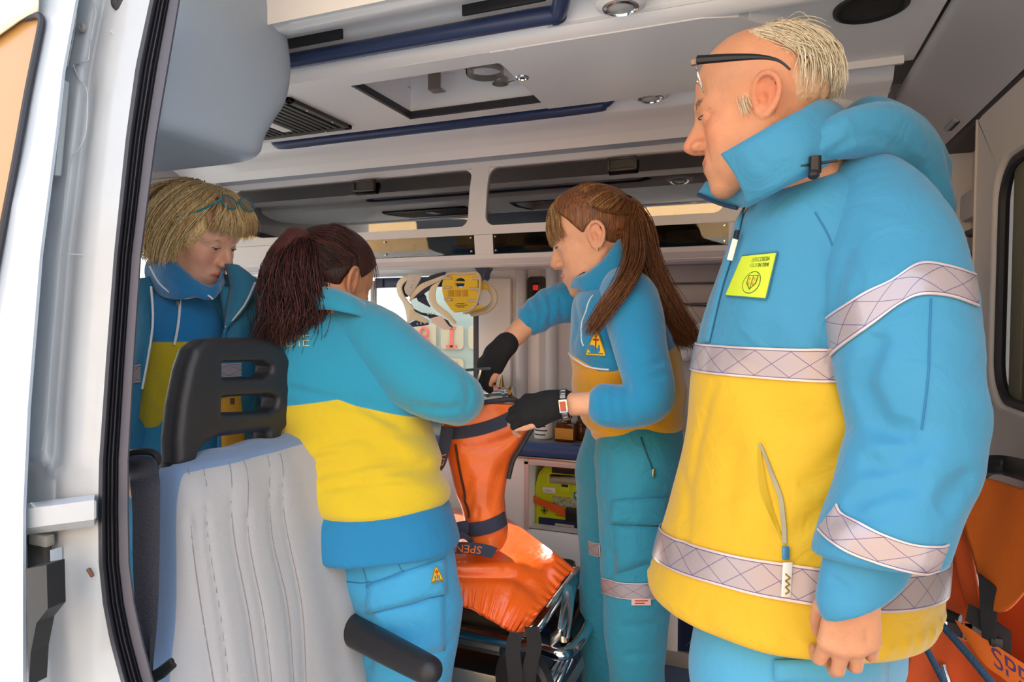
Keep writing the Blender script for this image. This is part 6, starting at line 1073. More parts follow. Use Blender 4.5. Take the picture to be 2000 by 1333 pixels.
# chest badge
bgd = decal(jk, lerp_quad((1452, 502), (1519, 494), (1420, 578), (1497, 585), 10, 10), .003); bo = G().sheet(bgd, .0025).build('chest_badge', mat('badge_lime', '#c3d42e', .6, bump=.2, bscale=600), jacket)
def on_badge(x, y, z):
    uu, vv = (x+.5)*9, (.5-y)*9; i, j = min(int(max(uu, 0)), 8), min(int(max(vv, 0)), 8); a, b = uu-i, vv-j; p = (bgd[i, j]*(1-a)*(1-b)+bgd[i+1, j]*a*(1-b)+bgd[i, j+1]*(1-a)*b+bgd[i+1, j+1]*a*b); return p-cF*(.0022+z)
bk_ = mat('badge_ink', '#4c6a2c', .7); text_on('lettering', 'MISERICORDIA', .145, None, None, None, bk_, bo, lambda x, y, z: on_badge(x*.60+.03, y+.37, z)); text_on('lettering', 'MONTECATINI TERME', .125, None, None, None, bk_, bo, lambda x, y, z: on_badge(x*.52+.02, y+.235, z))
g = G(); g.tube([on_badge(.02+.21*math.cos(a), -.16+.25*math.sin(a), 0) for a in np.linspace(0, 6.283, 25)[:-1]], .0008, 5, closed=True); g.build('crest_ring', bk_, bo); g = G(); g.tube([on_badge(x, y, 0) for x, y in ((-.10, .0), (.14, .0), (.13, -.18), (.02, -.32), (-.09, -.18))], .0011, 5, closed=True); g.tube([on_badge(x, y, 0) for x, y in ((.02, 0), (.02, -.31))], .0009, 5); g.build('crest_shield', bk_, bo)
for k, (x, y) in enumerate(((-.04, -.08), (.08, -.08), (-.03, -.19), (.07, -.19))): G().obox(on_badge(x, y, 0), cR, cU, cF, (.004, .005, .0008)).build('crest_field', mat('crest_orange', '#d98a2a', .6), bo)
for P_ in (bgd[0], bgd[-1], bgd[:, 0], bgd[:, -1]): G().tube([q-cF*.001 for q in P_], .0014, 5).build('badge_stitch', mat('stitch_teal', '#3b6f7a', .8), bo)
# seams on the sleeve and shoulder
sm_ = mat('seam_blue', '#2a6f9a', .8)
for f_, pts in ((jk, [(1722, 262), (1760, 330), (1785, 420), (1798, 510)]), (jk, [(1592, 415), (1622, 470), (1640, 540), (1644, 590)]), (slv, [(1818, 584), (1814, 700), (1808, 780), (1800, 840)])): G().tube(list(strip(f_, pts, .001, .0006)[:, 1]), .0012, 5).build('seam', sm_, jacket)
# ---- trousers and shoes
tr = Field(); TB = [(.40, pel[0]+.03, pel[1]+.01, .12, .19), (.52, pel[0]+.025, pel[1]+.01, .135, .20), (.62, pel[0]+.02, pel[1], .15, .205), (.74, pel[0]+.01, pel[1], .15, .20)]
tr.add(loft(TB[1:], yaw=yawM, n=2.3), 0); tr.add(limb([pel-e2*.10+A([.01, 0, -.1]), (pel[0]+.03, pel[1]+.11, .38), (pel[0]+.02, pel[1]+.12, .07)], [.125, .105, .09]), .03); tr.add(limb([pel+e2*.10+A([.01, 0, -.1]), (pel[0]+.05, pel[1]-.08, .38), (pel[0]+.04, pel[1]-.09, .07)], [.125, .105, .09]), .03); tr.noise(wave((.3, .2, .8), 30, .004))
tro = surface('trousers', tr, (pel[0]-.30, pel[1]-.36, .04), (pel[0]+.32, pel[1]+.36, .76), .007, cloth_mat('trouser_light_blue', '#4a9cc2', .7, fine=900, soft=20, ss=.15), man)
G().sheet(decal(tr, lerp_quad((1512, 1288), (1728, 1278), (1512, 1330), (1728, 1330), 12, 4), .004), .005).build('cargo_pocket', MATS['trouser_light_blue'], tro, sharp=0)
for k, dy in ((0, .12), (1, -.09)):
    f = Field().add(limb([(pel[0]+.05, pel[1]+dy, .045), (pel[0]-.13, pel[1]+dy+.03, .035)], [.045, .040]), 0).add(limb([(pel[0]+.04, pel[1]+dy, .05), (pel[0]+.04, pel[1]+dy, .11)], .045), .02); f.sub(lambda p: p[..., 2]-.004, .004); surface('shoe', f, (pel[0]-.22, pel[1]+dy-.1, 0), (pel[0]+.14, pel[1]+dy+.12, .17), .006, mat('shoe_black', '#1e1d1f', .5), man)
# ================================================================ the woman in the middle with the long ponytail
wc = person((-.40, 1.47, 0), 'woman with a long brown ponytail and black fingerless gloves holding open the orange bag')
fC = nrm((-.985, -.17, 0)); _B = basis(fC, 16, 0); CH = Head(PD(1165, 456, 1.53)-1.04*(_B@A([-.084, -.012, 0])), _B, 1.04)
hf = head_field(fem=1., nose=.92, lid=.0026); cb = Field().add(CH.wrap(hf), 0); nk = PD(1215, 560, 1.60); cb.add(limb([CH.w((0, -.030, -.055)), CH.w((0, -.05, -.12)), nk], [.050, .048, .055], sm=2), .03)
cp = PD(1240, 870, 1.60); cb.add(limb([nk, PD(1232, 700, 1.60), cp], [.06, .07, .07]), .03)
shN, elN, wrN = PD(1232, 590, 1.47), PD(1268, 772, 1.38), PD(1092, 790, 1.42); cb.add(limb([nk, shN, elN, PD(1180, 788, 1.39), wrN], [.045, .035, .024, .026, .025]), .02)
shF, elF, wrF = PD(1165, 580, 1.72), PD(1050, 612, 1.72), PD(984, 678, 1.66); cb.add(limb([nk, shF, elF, wrF], [.045, .035, .033, .025]), .02)
fz_ = .06
legN = [PD(1245, 880, 1.53), PD(1243, 1120, 1.53), (PD(1243, 1120, 1.53)[0]+.02, PD(1243, 1120, 1.53)[1]+.03, .06)]; legF = [PD(1205, 880, 1.66), PD(1168, 1080, 1.72), (PD(1168, 1080, 1.72)[0]-.0, PD(1168, 1080, 1.72)[1]+.08, .06)]
for L in (legN, legF): cb.add(limb([cp]+L, [.06, .05, .032, .028]), .03)
gN = dict(d=(-.93, .1, -.25), n=(-.1, -.75, .65), t=(-.15, -.5, -.8)); hC = ((38, 45, 30), (35, 48, 30), (35, 48, 30), (38, 48, 30))
dN = nrm(-cR*.95-cU*.12+cF*.05); nN = nrm(-cF*.75+cU*.65); tN = nrm(-cU*.55-cF*.75)
hand(cb, wrN, dN, nN, tN, sc=.87, curl=hC, thumb=(.45, .95, -.25))
dF = nrm(-cR*.70-cU*.72+cF*.05); nF = nrm(-cF*.55-cR*.55+cU*.6); tF = nrm(cR*.75-cU*.55-cF*.35)
hand(cb, wrF, dF, nF, tF, sc=.87, curl=((35, 55, 35), (40, 55, 35), (45, 55, 35), (45, 55, 35)), thumb=(.35, .95, -.35))
fair = skin('skin_fair', '#d9a383', '#c0706a', '#d07a62', redamt=.35)
surface('body', cb, (-1.05, 1.1, .02), (-.15, 1.95, 1.56), .003, fair, wc, attrs={'lip': lambda V: lipmask(CH.l(V)), 'blush': lambda V: blush(CH.l(V))})
eyes(CH, wc, (0, .86, -.58), '#4a5a60', lash=.0030)
br1 = hair_mat('hair_brown', '#4f2f1c', '#8a5832'); br2 = hair_mat('hair_light_brown', '#7a5230', '#b38a5a')
for s in (-1, 1): strands('eyebrow', [[CH.w((s*x, y, z)), CH.w((s*(x+.006), y-.001, z+.003)), CH.w((s*(x+.013), y-.006, z+.003))] for x, y, z in ((.014, .0930, .017), (.022, .0920, .019), (.032, .088, .020), (.041, .080, .018))], 60, .0006, br1, wc, jit=.0009, seed=32+s)
def chp(th, ph, r=1.08): a, b = math.radians(th), math.radians(ph); return A([-.079*r*math.sin(b)*math.sin(a), -.014+.099*r*math.sin(b)*math.cos(a), .036+.088*r*math.cos(b)])
tie = CH.l(PD(1208, 391, 1.60))
cap = ell((0, -.014, .038), (.082, .103, .090))
def hcap(p):
    x, y, z = p[..., 0], p[..., 1], p[..., 2]; d = cranium(p, .0065); face = y-np.interp(z, [-.06, -.01, .02, .05, .075, .10], [-.03, .004, .026, .044, .062, .085]); low = -.048-z+.55*np.maximum(y+.02, -.02); ear = ell((-.085, -.004, -.012), (.03, .024, .036))(p); ear2 = ell((.085, -.004, -.012), (.03, .024, .036))(p); return smax(smax(smax(smax(d, face, .012), low, .02), -ear, .008), -ear2, .008)
surface('hair', CH.wrap(hcap, .17), CH.c-A([.18]*3), CH.c+A([.18]*3), .0045, br1, wc)
def tow(th, ph0, lift=1.10): a = chp(th, ph0, lift); m = (a+tie)/2; q = m/ (np.linalg.norm(m-A([0, -.014, .038]))+1e-9); c0 = A([0, -.014, .038]); dm = m-c0; dm = dm/np.sqrt(((dm/A([.084, .106, .093]))**2).sum()); return [CH.w(a), CH.w(c0+dm), CH.w(tie)]
strands('hair_strand', [tow(th, ph) for th, ph in ((180, 95), (150, 98), (125, 96), (105, 88), (95, 80), (86, 70), (78, 60), (66, 52), (50, 42), (30, 34), (0, 30), (-30, 34), (-55, 44), (-80, 62), (-95, 80), (-125, 96), (-150, 98), (-179, 95))], 900, .0010, br1, wc, jit=.0022, seed=41, tipj=.6)
strands('hair_strand', [tow(th, ph, 1.11) for th, ph in ((110, 84), (95, 76), (82, 62), (66, 50), (40, 38), (10, 32))], 260, .0010, br2, wc, jit=.0022, seed=42, tipj=.6)
bang = [[CH.w(chp(th0, 26, 1.10)), CH.w(chp(th0*.9, 52, 1.17)), CH.w(chp(th1, 74, 1.16)), CH.w(chp(th1, 88, 1.14)+A([0, .002, .0])), CH.w(chp(th1*1.05, 99, 1.13)+A([0, .002, -.004]))] for th0, th1 in ((40, 48), (28, 34), (14, 18), (0, 2), (-14, -14), (-30, -32))]
strands('fringe', bang, 620, .0011, br2, wc, jit=.003, seed=43, tipj=.7)
strands('fringe', bang, 200, .0011, hair_mat('hair_gold', '#8f6a40', '#c09a68'), wc, jit=.0035, seed=44, tipj=.7)
T = CH.w(tie); G().tube([T+A([-.0, 0, -.014]), T+A([.006, 0, .012])], [.029, .030], 16).build('hair_tie', mat('tie_black', '#141214', .6), wc)
pt = [(1212, 392, 1.60), (1234, 410, 1.595), (1246, 450, 1.585), (1252, 500, 1.57), (1275, 560, 1.55), (1302, 610, 1.54), (1330, 650, 1.54), (1345, 668, 1.54)]
ptf = Field().add(limb([PD(*q) for q in pt], [.018, .027, .032, .032, .030, .026, .018, .006], sm=4), 0).add(limb([PD(*q) for q in ((1246, 450, 1.565), (1243, 505, 1.49), (1220, 556, 1.412), (1186, 600, 1.412), (1156, 642, 1.435))], [.022, .022, .015, .010, .004], sm=4), .01)
surface('ponytail', ptf, PD(1250, 530, 1.54)-A([.20, .22, .22]), PD(1250, 530, 1.54)+A([.20, .18, .20]), .005, br1, wc)
cols_ = [[PD(u+du*w, v, d-.0+dd*w) for (u, v, d), w in zip(pt, (0, .7, 1, 1.1, 1.1, 1.0, .8, .4))] for du, dd in ((-26, -.02), (-16, -.035), (0, -.036), (14, -.034), (24, -.02), (20, .02))]
strands('ponytail_strand', cols_, 620, .0013, br1, wc, jit=.005, seed=45); strands('ponytail_strand', cols_, 220, .0012, hair_mat('hair_auburn', '#6b3a20', '#9c6238'), wc, jit=.006, seed=46)
frs = [[PD(u+du*w, v, d-.012*abs(w)) for (u, v, d), w in zip(((1238, 430, 1.56), (1242, 500, 1.475), (1221, 555, 1.398), (1187, 600, 1.400), (1154, 648, 1.425)), (.6, 1, .9, .7, .3))] for du in (-18, -8, 4, 14)]
strands('ponytail_strand', frs, 260, .0012, br1, wc, jit=.004, seed=47)
ep = CH.w((-.084, -.004, -.036)); G().lathe([(.0001, -.003), (.003, -.001), (.003, .002), (.0001, .003)], ep-cF*.004, cF, 10).build('earring', mat('gold', '#e6c88a', .15, 1.), wc)
# ---- fleece
def rowc(v, uc, d, a, b): p = PD(uc, v, d); return (p[2], p[0], p[1], a, b)
ycw = _yaw+math.radians(-8)
RC = [rowc(548, 1212, 1.61, .060, .075), rowc(562, 1210, 1.61, .092, .115), rowc(590, 1206, 1.61, .108, .155), rowc(630, 1208, 1.61, .120, .165), rowc(700, 1222, 1.61, .134, .160), rowc(760, 1228, 1.61, .136, .150), rowc(810, 1232, 1.61, .128, .148), rowc(845, 1238, 1.61, .110, .14), rowc(862, 1240, 1.61, .098, .13)]; RC.sort()
ft = Field().add(loft(RC, yaw=ycw, n=2.3, cap=.02), 0)
ft.noise(wave((.3, .1, .9), 48, .005, 1.2)).noise(wave((.8, .2, .3), 28, .003, .8, 2.)); zb = RC[0][0]; ft.noise(lambda p: .006*np.exp(-((p[..., 2]-zb-.030)/.010)**2))
sN = Field().add(limb([PD(1215, 572, 1.52), shN, PD(1250, 680, 1.41), PD(1268, 765, 1.385), PD(1240, 792, 1.385), PD(1185, 792, 1.395)], [.058, .066, .060, .054, .051, .046], sm=4), 0)
sF = Field().add(limb([PD(1185, 570, 1.66), PD(1130, 585, 1.72), PD(1078, 598, 1.72), PD(1042, 622, 1.70)], [.060, .060, .052, .044], sm=4), 0)
for sf_, ps in ((sN, ([(1180, 770), (1178, 795), (1185, 820)], [(1200, 760), (1198, 795), (1206, 825)], [(1225, 750), (1222, 790), (1232, 830)], [(1240, 720), (1262, 738), (1300, 735)], [(1235, 690), (1262, 712), (1298, 706)])), (sF, ([(1048, 575), (1058, 610), (1050, 645)], [(1062, 565), (1078, 605), (1070, 640)], [(1085, 555), (1098, 600), (1092, 632)], [(1030, 590), (1042, 620), (1036, 648)]))):
    for p_ in ps: sf_.crease([hit(sf_, *q) for q in p_], .011, .007)
    sf_.noise(wave((.7, .2, .5) if sf_ is sN else cR*.9+cU*.4, 60 if sf_ is sN else 190, .0025, 1.1))
for pts, dp, w in (([(1200, 600), (1205, 660), (1225, 720)], .007, .012), ([(1130, 740), (1160, 780), (1150, 830)], .005, .012), ([(1120, 800), (1180, 835), (1280, 838)], .006, .010), ([(1290, 720), (1310, 780), (1290, 830)], .006, .014), ([(1125, 560), (1128, 620), (1118, 680)], .004, .014)): ft.crease([hit(ft, *q) for q in pts], dp, w)
zs0 = PD(1107, 688, 1.48)[2]; zs1 = PD(1200, 722, 1.46)[2]
def seamc(V):
    q = (V-cC)@cF; u = 1000+FPX*((V-cC)@cR)/q; x = (V-PD(1107, 700, 1.5))@cR; return V[:, 2]-(zs0-.0-np.clip(x, 0, .07)*.62+np.clip(x-.10, 0, .3)*.35)
fl = cloth_mat('fleece_blue_yellow', '#1f84b4', .95, fine=320, fs=.35, soft=30, ss=.12, sheen=.5, low='#d79a14'); flb = cloth_mat('fleece_blue', '#1f84b4', .95, fine=320, fs=.35, soft=30, ss=.12, sheen=.5)
fle = surface('fleece', ft, (-.85, 1.2, .78), (-.05, 1.95, 1.30), .006, fl, wc, attrs={'seam': seamc})
surface('sleeve', sN, (-.62, 1.05, .82), (-.08, 1.60, 1.30), .0055, flb, fle); surface('sleeve', sF, (-.95, 1.35, .95), (-.25, 1.85, 1.32), .0055, flb, fle)
pip = mat('piping_white', '#e6e4e2', .7); pth = [(1107, 690), (1125, 703), (1145, 715), (1165, 720), (1190, 722)]; G().tube(list(strip(ft, pth, .002, .0015)[:, 1]), .0022, 6).build('piping', pip, fle); G().tube(list(strip(ft, [(1158, 578), (1146, 605), (1136, 635), (1136, 662), (1140, 676)], .002, .001)[:, 1]), .0016, 6).build('zip_cord', pip, fle)
def sheetpd(name, A0, B0, m, par, n=6, th=.005, bulge=0., sub=6):
    a, b = A(smooth_path([PD(*q) for q in A0], sub)), A(smooth_path([PD(*q) for q in B0], sub)); g = np.stack([a*(1-w)+b*w-cF*bulge*math.sin(math.pi*w) for w in np.linspace(0, 1, n)], 1); return G().sheet(g, th).build(name, m, par, sharp=0)
sheetpd('collar', [(1118, 545, 1.60), (1128, 541, 1.56), (1150, 530, 1.535), (1180, 505, 1.525), (1204, 472, 1.54), (1216, 466, 1.60), (1220, 480, 1.66)], [(1115, 562, 1.60), (1132, 566, 1.55), (1155, 572, 1.52), (1188, 566, 1.51), (1225, 545, 1.52), (1245, 540, 1.60), (1235, 545, 1.67)], flb, fle, bulge=.008)
sheetpd('collar_lining', [(1112, 538, 1.62), (1122, 534, 1.60), (1142, 533, 1.56)], [(1118, 546, 1.60), (1128, 544, 1.565), (1150, 534, 1.54)], mat('lining_black', '#15161a', .8), fle); G().tube([PD(1160, 572, 1.51), PD(1158, 580, 1.505)], .004, 6).build('zip_tab', stl, fle)
emblem(ft, ((1164, 648), (1146, 694), (1184, 696)), fle)
# ---- gloves, watch, scissors
gb = mat('glove_black', '#16161a', .85, bump=.4, bscale=500)
for w, d, n, t, cu, nm, lo, hi in ((wrN, dN, nN, tN, hC, (0, 0), None, None), (wrF, dF, nF, tF, ((35, 55, 35), (40, 55, 35), (45, 55, 35), (45, 55, 35)), (0, 0), None, None)):
    gf_ = Field(); hand(gf_, w, d, n, t, sc=.87, curl=cu, thumb=(.45, .95, -.25) if w is wrN else (.35, .95, -.35), infl=.0030, upto=1 if w is wrN else 2, thumb_n=1); gf_.add(limb([A(w)-nrm(d)*.012, A(w)+nrm(d)*.03], [.030, .032]), .012); gf_.noise(wave((.6, .4, .6), 150, .0012, 1.)); m_ = A(w)+nrm(d)*.06; surface('glove', gf_, m_-.13, m_+.13, .003, gb, wc)
wa = thing('wristwatch', PD(1100, 790, 1.385), 'steel bracelet wristwatch with a reddish face on the woman\'s wrist', 'watch'); wcn = PD(1104, 790, 1.415); ax = nrm(elN-wrN)
bx = nrm(np.cross(ax, cF)); by = np.cross(bx, ax)
for k in range(20):
    a = 2*math.pi*k/20; c = wcn+(bx*math.cos(a)+by*math.sin(a))*.0335; G().obox(c, ax, nrm(-bx*math.sin(a)+by*math.cos(a)), nrm(bx*math.cos(a)+by*math.sin(a)), (.013, .0095, .003), .001, seg=1).build('link', stlm, wa)
c = wcn-by*.036*(1 if by@cF > 0 else -1); fn_ = nrm(c-wcn); cs = G().obox(c, ax, bx, fn_, (.020, .030, .007), .004).build('watch_case', stl, wa); G().obox(c+fn_*.004, ax, bx, fn_, (.013, .021, .001), .0005).build('dial', mat('dial_red', '#b5523a', .15), cs)
sc0 = thing('scissors', PD(930, 722, 1.62), 'thin metal scissors held in the black-gloved far hand', 'scissors'); g = G(); a, b = PD(958, 720, 1.60), PD(900, 724, 1.66); g.obox((a+b)/2, nrm(b-a), nrm(np.cross(nrm(b-a), cF)), cF, (np.linalg.norm(b-a), .007, .003), .001); g.build('blade', stlm, sc0); G().obox(PD(936, 733, 1.62), nrm(PD(934, 742, 1.62)-PD(940, 722, 1.62)), cR, cF, (.03, .006, .003), .001).build('blade', stlm, sc0)
# ---- trousers, bands, shoes
tc_ = Field().add(limb([PD(1250, 840, 1.575), PD(1246, 900, 1.54), PD(1241, 1000, 1.52), PD(1243, 1150, 1.52), PD(1243, 1300, 1.53), A(legN[2])+A([0, 0, .02])], [.098, .104, .086, .082, .066, .066], sm=3), 0).add(limb([PD(1215, 850, 1.66), PD(1190, 930, 1.70), PD(1184, 1080, 1.74), A(legF[2])+A([0, 0, .02])], [.092, .090, .072, .062], sm=3), .02)
for pts, dp, w in (([(1178, 1030), (1195, 1100), (1180, 1150)], .005, .010), ([(1225, 1000), (1205, 1080), (1190, 1130)], .006, .009), ([(1290, 1050), (1260, 1090), (1235, 1110)], .005, .010), ([(1180, 1210), (1240, 1225), (1300, 1210)], .005, .008), ([(1185, 1270), (1240, 1280), (1295, 1268)], .005, .008), ([(1190, 870), (1180, 940), (1178, 1000)], .005, .010), ([(1185, 960), (1240, 975), (1300, 958)], .003, .005)): tc_.crease([hit(tc_, *q) for q in pts], dp, w)
tc_.noise(wave((.3, .2, .9), 42, .003, .9)).noise(wave((.8, .3, .3), 36, .0025, .9, 1.))
tm = cloth_mat('trouser_teal', '#2b8aa6', .75, fine=900, soft=24, ss=.25); tro = surface('trousers', tc_, (-.72, 1.25, .03), (-.12, 2.0, .95), .0065, tm, wc)
tape('knee_band', band_px(tc_, [(1176, 1128), (1210, 1137), (1250, 1139), (1290, 1136), (1310, 1128)], [(1176, 1158), (1210, 1168), (1250, 1171), (1290, 1168), (1310, 1158)], 30, 6), tro, m=None)
tape('knee_band', band_px(tc_, [(1150, 1056), (1160, 1060), (1172, 1062)], [(1152, 1082), (1162, 1086), (1174, 1087)], 12, 6), tro)
G().sheet(decal(tc_, lerp_quad((1196, 978), (1303, 972), (1192, 1022), (1303, 1026), 12, 5), .004), .004).build('pocket_flap', tm, tro, sharp=0); G().sheet(decal(tc_, lerp_quad((1198, 1026), (1298, 1030), (1204, 1120), (1296, 1090), 10, 6), .0022), .003).build('cargo_pocket', tm, tro, sharp=0)
G().tube(list(strip(tc_, [(1252, 855), (1262, 885), (1270, 905), (1276, 925)], .002, .001)[:, 1]), .0018, 6).build('pocket_zip', mat('zip_dark_teal', '#1d4552', .5), tro); G().obox(hit(tc_, 1276, 924)-cF*.004, cR, cU, cF, (.006, .018, .003), .001).build('zip_pull', stl, tro)
lb = G().sheet(decal(tc_, lerp_quad((1234, 1168), (1270, 1168), (1234, 1181), (1270, 1181), 4, 3), .004), .002).build('care_label', mat('label_pinkish', '#e2b9b4', .6), tro)
for k in range(2): G().sheet(decal(tc_, lerp_quad((1240, 1171+k*5), (1264-k*6, 1171+k*5), (1240, 1173+k*5), (1264-k*6, 1173+k*5), 3, 2), .0056), .0006).build('print_line', mat('print_red', '#b3342c', .6), lb)
for (x, y, z), nm in ((legN[2], 0), (legF[2], 1)):
    f = Field().add(limb([(x, y, .045), (x-.13, y-.02, .032)], [.042, .038]), 0).add(limb([(x, y, .05), (x, y, .10)], .042), .02); f.sub(lambda p: p[..., 2]-.004, .004); surface('shoe', f, (x-.22, y-.1, 0), (x+.1, y+.1, .16), .006, mat('shoe_olive', '#6b675a', .6), wc)
# ================================================================ the dark-haired woman seen from behind
SB = 1.14
def PB(u, v, d): return PD(u, v, d*SB)
def limbS(pts, rad, **k): return limb(pts, A(rad)*SB if not np.isscalar(rad) else rad*SB, **k)
wb = person((-.62, 1.2, 0), 'woman with a dark red-brown ponytail seen from behind beside the grey seat')
fB = nrm((.16, .98, 0)); _B = basis(fB, 20, 0); BH = Head(PB(690, 546, 1.36)-1.08*(_B@A([.084, -.012, 0])), _B, 1.08)
bb = Field().add(BH.wrap(head_field(fem=1., nose=.95)), 0); nkB = PB(650, 650, 1.36); bb.add(limbS([BH.w((0, -.030, -.055)), BH.w((0, -.05, -.12)), nkB], [.055, .054, .062], sm=2), .03)
pB = PB(735, 1020, 1.32); bb.add(limbS([nkB, PB(670, 800, 1.35), pB], [.07, .085, .08]), .03)
shB, elB, wrB = PB(735, 680, 1.36), PB(893, 775, 1.36), PB(890, 812, 1.58); bb.add(limbS([nkB, shB, elB, wrB], [.055, .042, .032, .026]), .02)
shB2, elB2, wrB2 = PB(575, 690, 1.44), PB(560, 850, 1.52), PB(720, 900, 1.62); bb.add(limbS([nkB, shB2, elB2, wrB2], [.055, .042, .032, .026]), .02)
hand(bb, wrB, (.2, .5, -.25), (-.2, -.3, .9), (-.8, .4, 0), sc=.92, curl=((30, 40, 30),)*4); hand(bb, wrB2, (.7, .6, -.1), (-.1, -.1, 1), (-.6, .7, 0), sc=.92, curl=((30, 40, 30),)*4)
lB1, lB2 = PB(790, 1333, 1.30), PB(735, 1333, 1.42); fB1, fB2 = A([lB1[0], lB1[1], .06]), A([lB2[0], lB2[1]+.05, .06])
for L in ((lB1, fB1), (lB2, fB2)): bb.add(limbS([pB, L[0], L[1]], [.07, .05, .032]), .03)
tanS = skin('skin_tan', '#cf9570', '#b0685e', '#c56f58', redamt=.35)
surface('body', bb, (-1.3, 1.05, .02), (-.10, 2.05, 1.50), .0034, tanS, wb, attrs={'lip': lambda V: lipmask(BH.l(V)), 'blush': lambda V: blush(BH.l(V))}); eyes(BH, wb, (0, .9, -.4), '#3a281c')
drk = hair_mat('hair_dark', '#1f100d', '#43201a'); drr = hair_mat('hair_dark_red', '#3a1815', '#64302a')
tieB = BH.l(PB(583, 475, 1.36)); capB = ell((0, -.014, .036), (.083, .103, .088))
def bcap(p):
    x, y, z = p[..., 0], p[..., 1], p[..., 2]; d = cranium(p, .007); face = y-np.interp(z, [-.06, -.01, .02, .05, .075, .10], [-.03, .0, .022, .050, .078, .10]); low = -.072-z+.55*np.maximum(y+.03, -.02); e1_ = ell((.085, -.004, -.012), (.03, .026, .036))(p); e2_ = ell((-.085, -.004, -.012), (.03, .026, .036))(p); return smax(smax(smax(smax(d, face, .012), low, .02), -e1_, .008), -e2_, .008)
surface('hair', BH.wrap(bcap, .17), BH.c-A([.18]*3), BH.c+A([.18]*3), .005, drk, wb)
def bhp(th, ph, r=1.09): a, b = math.radians(th), math.radians(ph); return A([-.079*r*math.sin(b)*math.sin(a), -.014+.099*r*math.sin(b)*math.cos(a), .036+.086*r*math.cos(b)])
def tob(th, ph, lift=1.10): a = bhp(th, ph, lift); c0 = A([0, -.014, .036]); dm = (a+tieB)/2-c0; dm = dm/(np.sqrt(((dm/A([.087, .108, .093]))**2).sum())+1e-9); return [BH.w(a), BH.w(c0+dm), BH.w(tieB)]
strands('hair_strand', [tob(th, ph) for th, ph in ((180, 98), (-150, 100), (-125, 100), (-108, 94), (-96, 84), (-86, 74), (-76, 62), (-60, 50), (-40, 42), (-15, 36), (15, 34), (45, 40), (75, 58), (95, 80), (125, 98), (155, 98), (179, 98))], 1000, .0011, drk, wb, jit=.0024, seed=51, tipj=.6)
strands('hair_strand', [tob(th, ph, 1.11) for th, ph in ((-120, 92), (-100, 84), (-80, 64), (-50, 46), (-10, 36), (30, 40))], 220, .0010, drr, wb, jit=.0026, seed=52)
strands('hair_strand', [tob(th, ph, 1.12) for th, ph in ((-170, 112), (-150, 116), (-130, 114), (-115, 106), (-104, 98), (-98, 90))], 360, .0011, drk, wb, jit=.0026, seed=57)
pB_ = [(596, 470, 1.355), (576, 478, 1.335), (560, 510, 1.32), (556, 560, 1.31), (560, 610, 1.30), (546, 645, 1.30), (544, 676, 1.30)]
pfB = Field().add(limbS([PB(*q) for q in pB_], [.020, .034, .040, .044, .038, .026, .008], sm=4), 0).add(limbS([PB(*q) for q in ((575, 490, 1.33), (585, 540, 1.31), (580, 590, 1.30), (565, 620, 1.30))], [.024, .036, .032, .014], sm=3), .02).noise(wave((.9, .3, .2), 70, .004, 1.2))
surface('ponytail', pfB, PB(560, 570, 1.31)-A([.2, .2, .24]), PB(560, 570, 1.31)+A([.22, .2, .22]), .0055, drr, wb)
colB = [[PB(u+du*w, v+dv*w, d+dd*w) for (u, v, d), w in zip(pB_, (0, .6, 1, 1.1, 1.1, 1.0, .9))] for du, dv, dd in ((-30, 5, .0), (-20, 8, -.03), (-4, 8, -.045), (14, 4, -.045), (34, 2, -.035), (52, 0, -.02), (50, 10, .01))]
strands('ponytail_strand', colB, 620, .0015, drr, wb, jit=.008, seed=53, curl=.016); strands('ponytail_strand', colB, 420, .0014, drk, wb, jit=.009, seed=54, curl=.016)
strands('ponytail_strand', [[PB(*q) for q in g] for g in ([(590, 500, 1.31), (605, 560, 1.29), (612, 600, 1.285), (618, 632, 1.285)], [(570, 500, 1.30), (575, 580, 1.28), (560, 630, 1.28), (565, 668, 1.285)], [(545, 520, 1.30), (520, 600, 1.29), (522, 650, 1.29), (518, 678, 1.29)])], 160, .0012, drk, wb, jit=.008, seed=55, curl=.016)
for k, P in enumerate(([(712, 480, 1.30), (728, 510, 1.29), (734, 545, 1.29), (732, 585, 1.29)], [(690, 478, 1.29), (700, 495, 1.285), (704, 520, 1.285), (700, 545, 1.285)])): strands('loose_strand', [[PB(u+dx, v, d) for u, v, d in P] for dx in (0, 3)], 14, .0006, drk, wb, jit=.002, seed=56+k)
G().tube([BH.w(tieB)+cU*.014, BH.w(tieB)-cU*.012], .023, 14).build('hair_tie', MATS['tie_black'], wb)
def rowg(v, uc, d, a, b): p = PB(uc, v, d); return (p[2], p[0], p[1], a*SB, b*SB)
RB = [rowg(606, 655, 1.36, .055, .06), rowg(622, 652, 1.36, .090, .075), rowg(650, 648, 1.36, .125, .10), rowg(700, 652, 1.36, .150, .125), rowg(780, 675, 1.36, .160, .135), rowg(860, 695, 1.355, .162, .14), rowg(920, 712, 1.34, .160, .145), rowg(965, 728, 1.33, .152, .145), rowg(985, 732, 1.33, .140, .135)]; RB.sort(); ycb = _yaw+math.radians(18)
fb_ = Field().add(loft(RB, yaw=ycb, n=2.4, cap=.015), 0); _w1 = wave((.25, .1, 1), 62, .0085, 1.5); fb_.noise(lambda p: _w1(p)*np.clip((1.02-p[..., 2])/.12, .15, 1)*np.clip((p[..., 2]-.70)/.08, .25, 1)).noise(wave((.15, .1, 1), 30, .004, 1.0)).noise(wave((.6, .2, .5), 26, .003, .9, 1.))
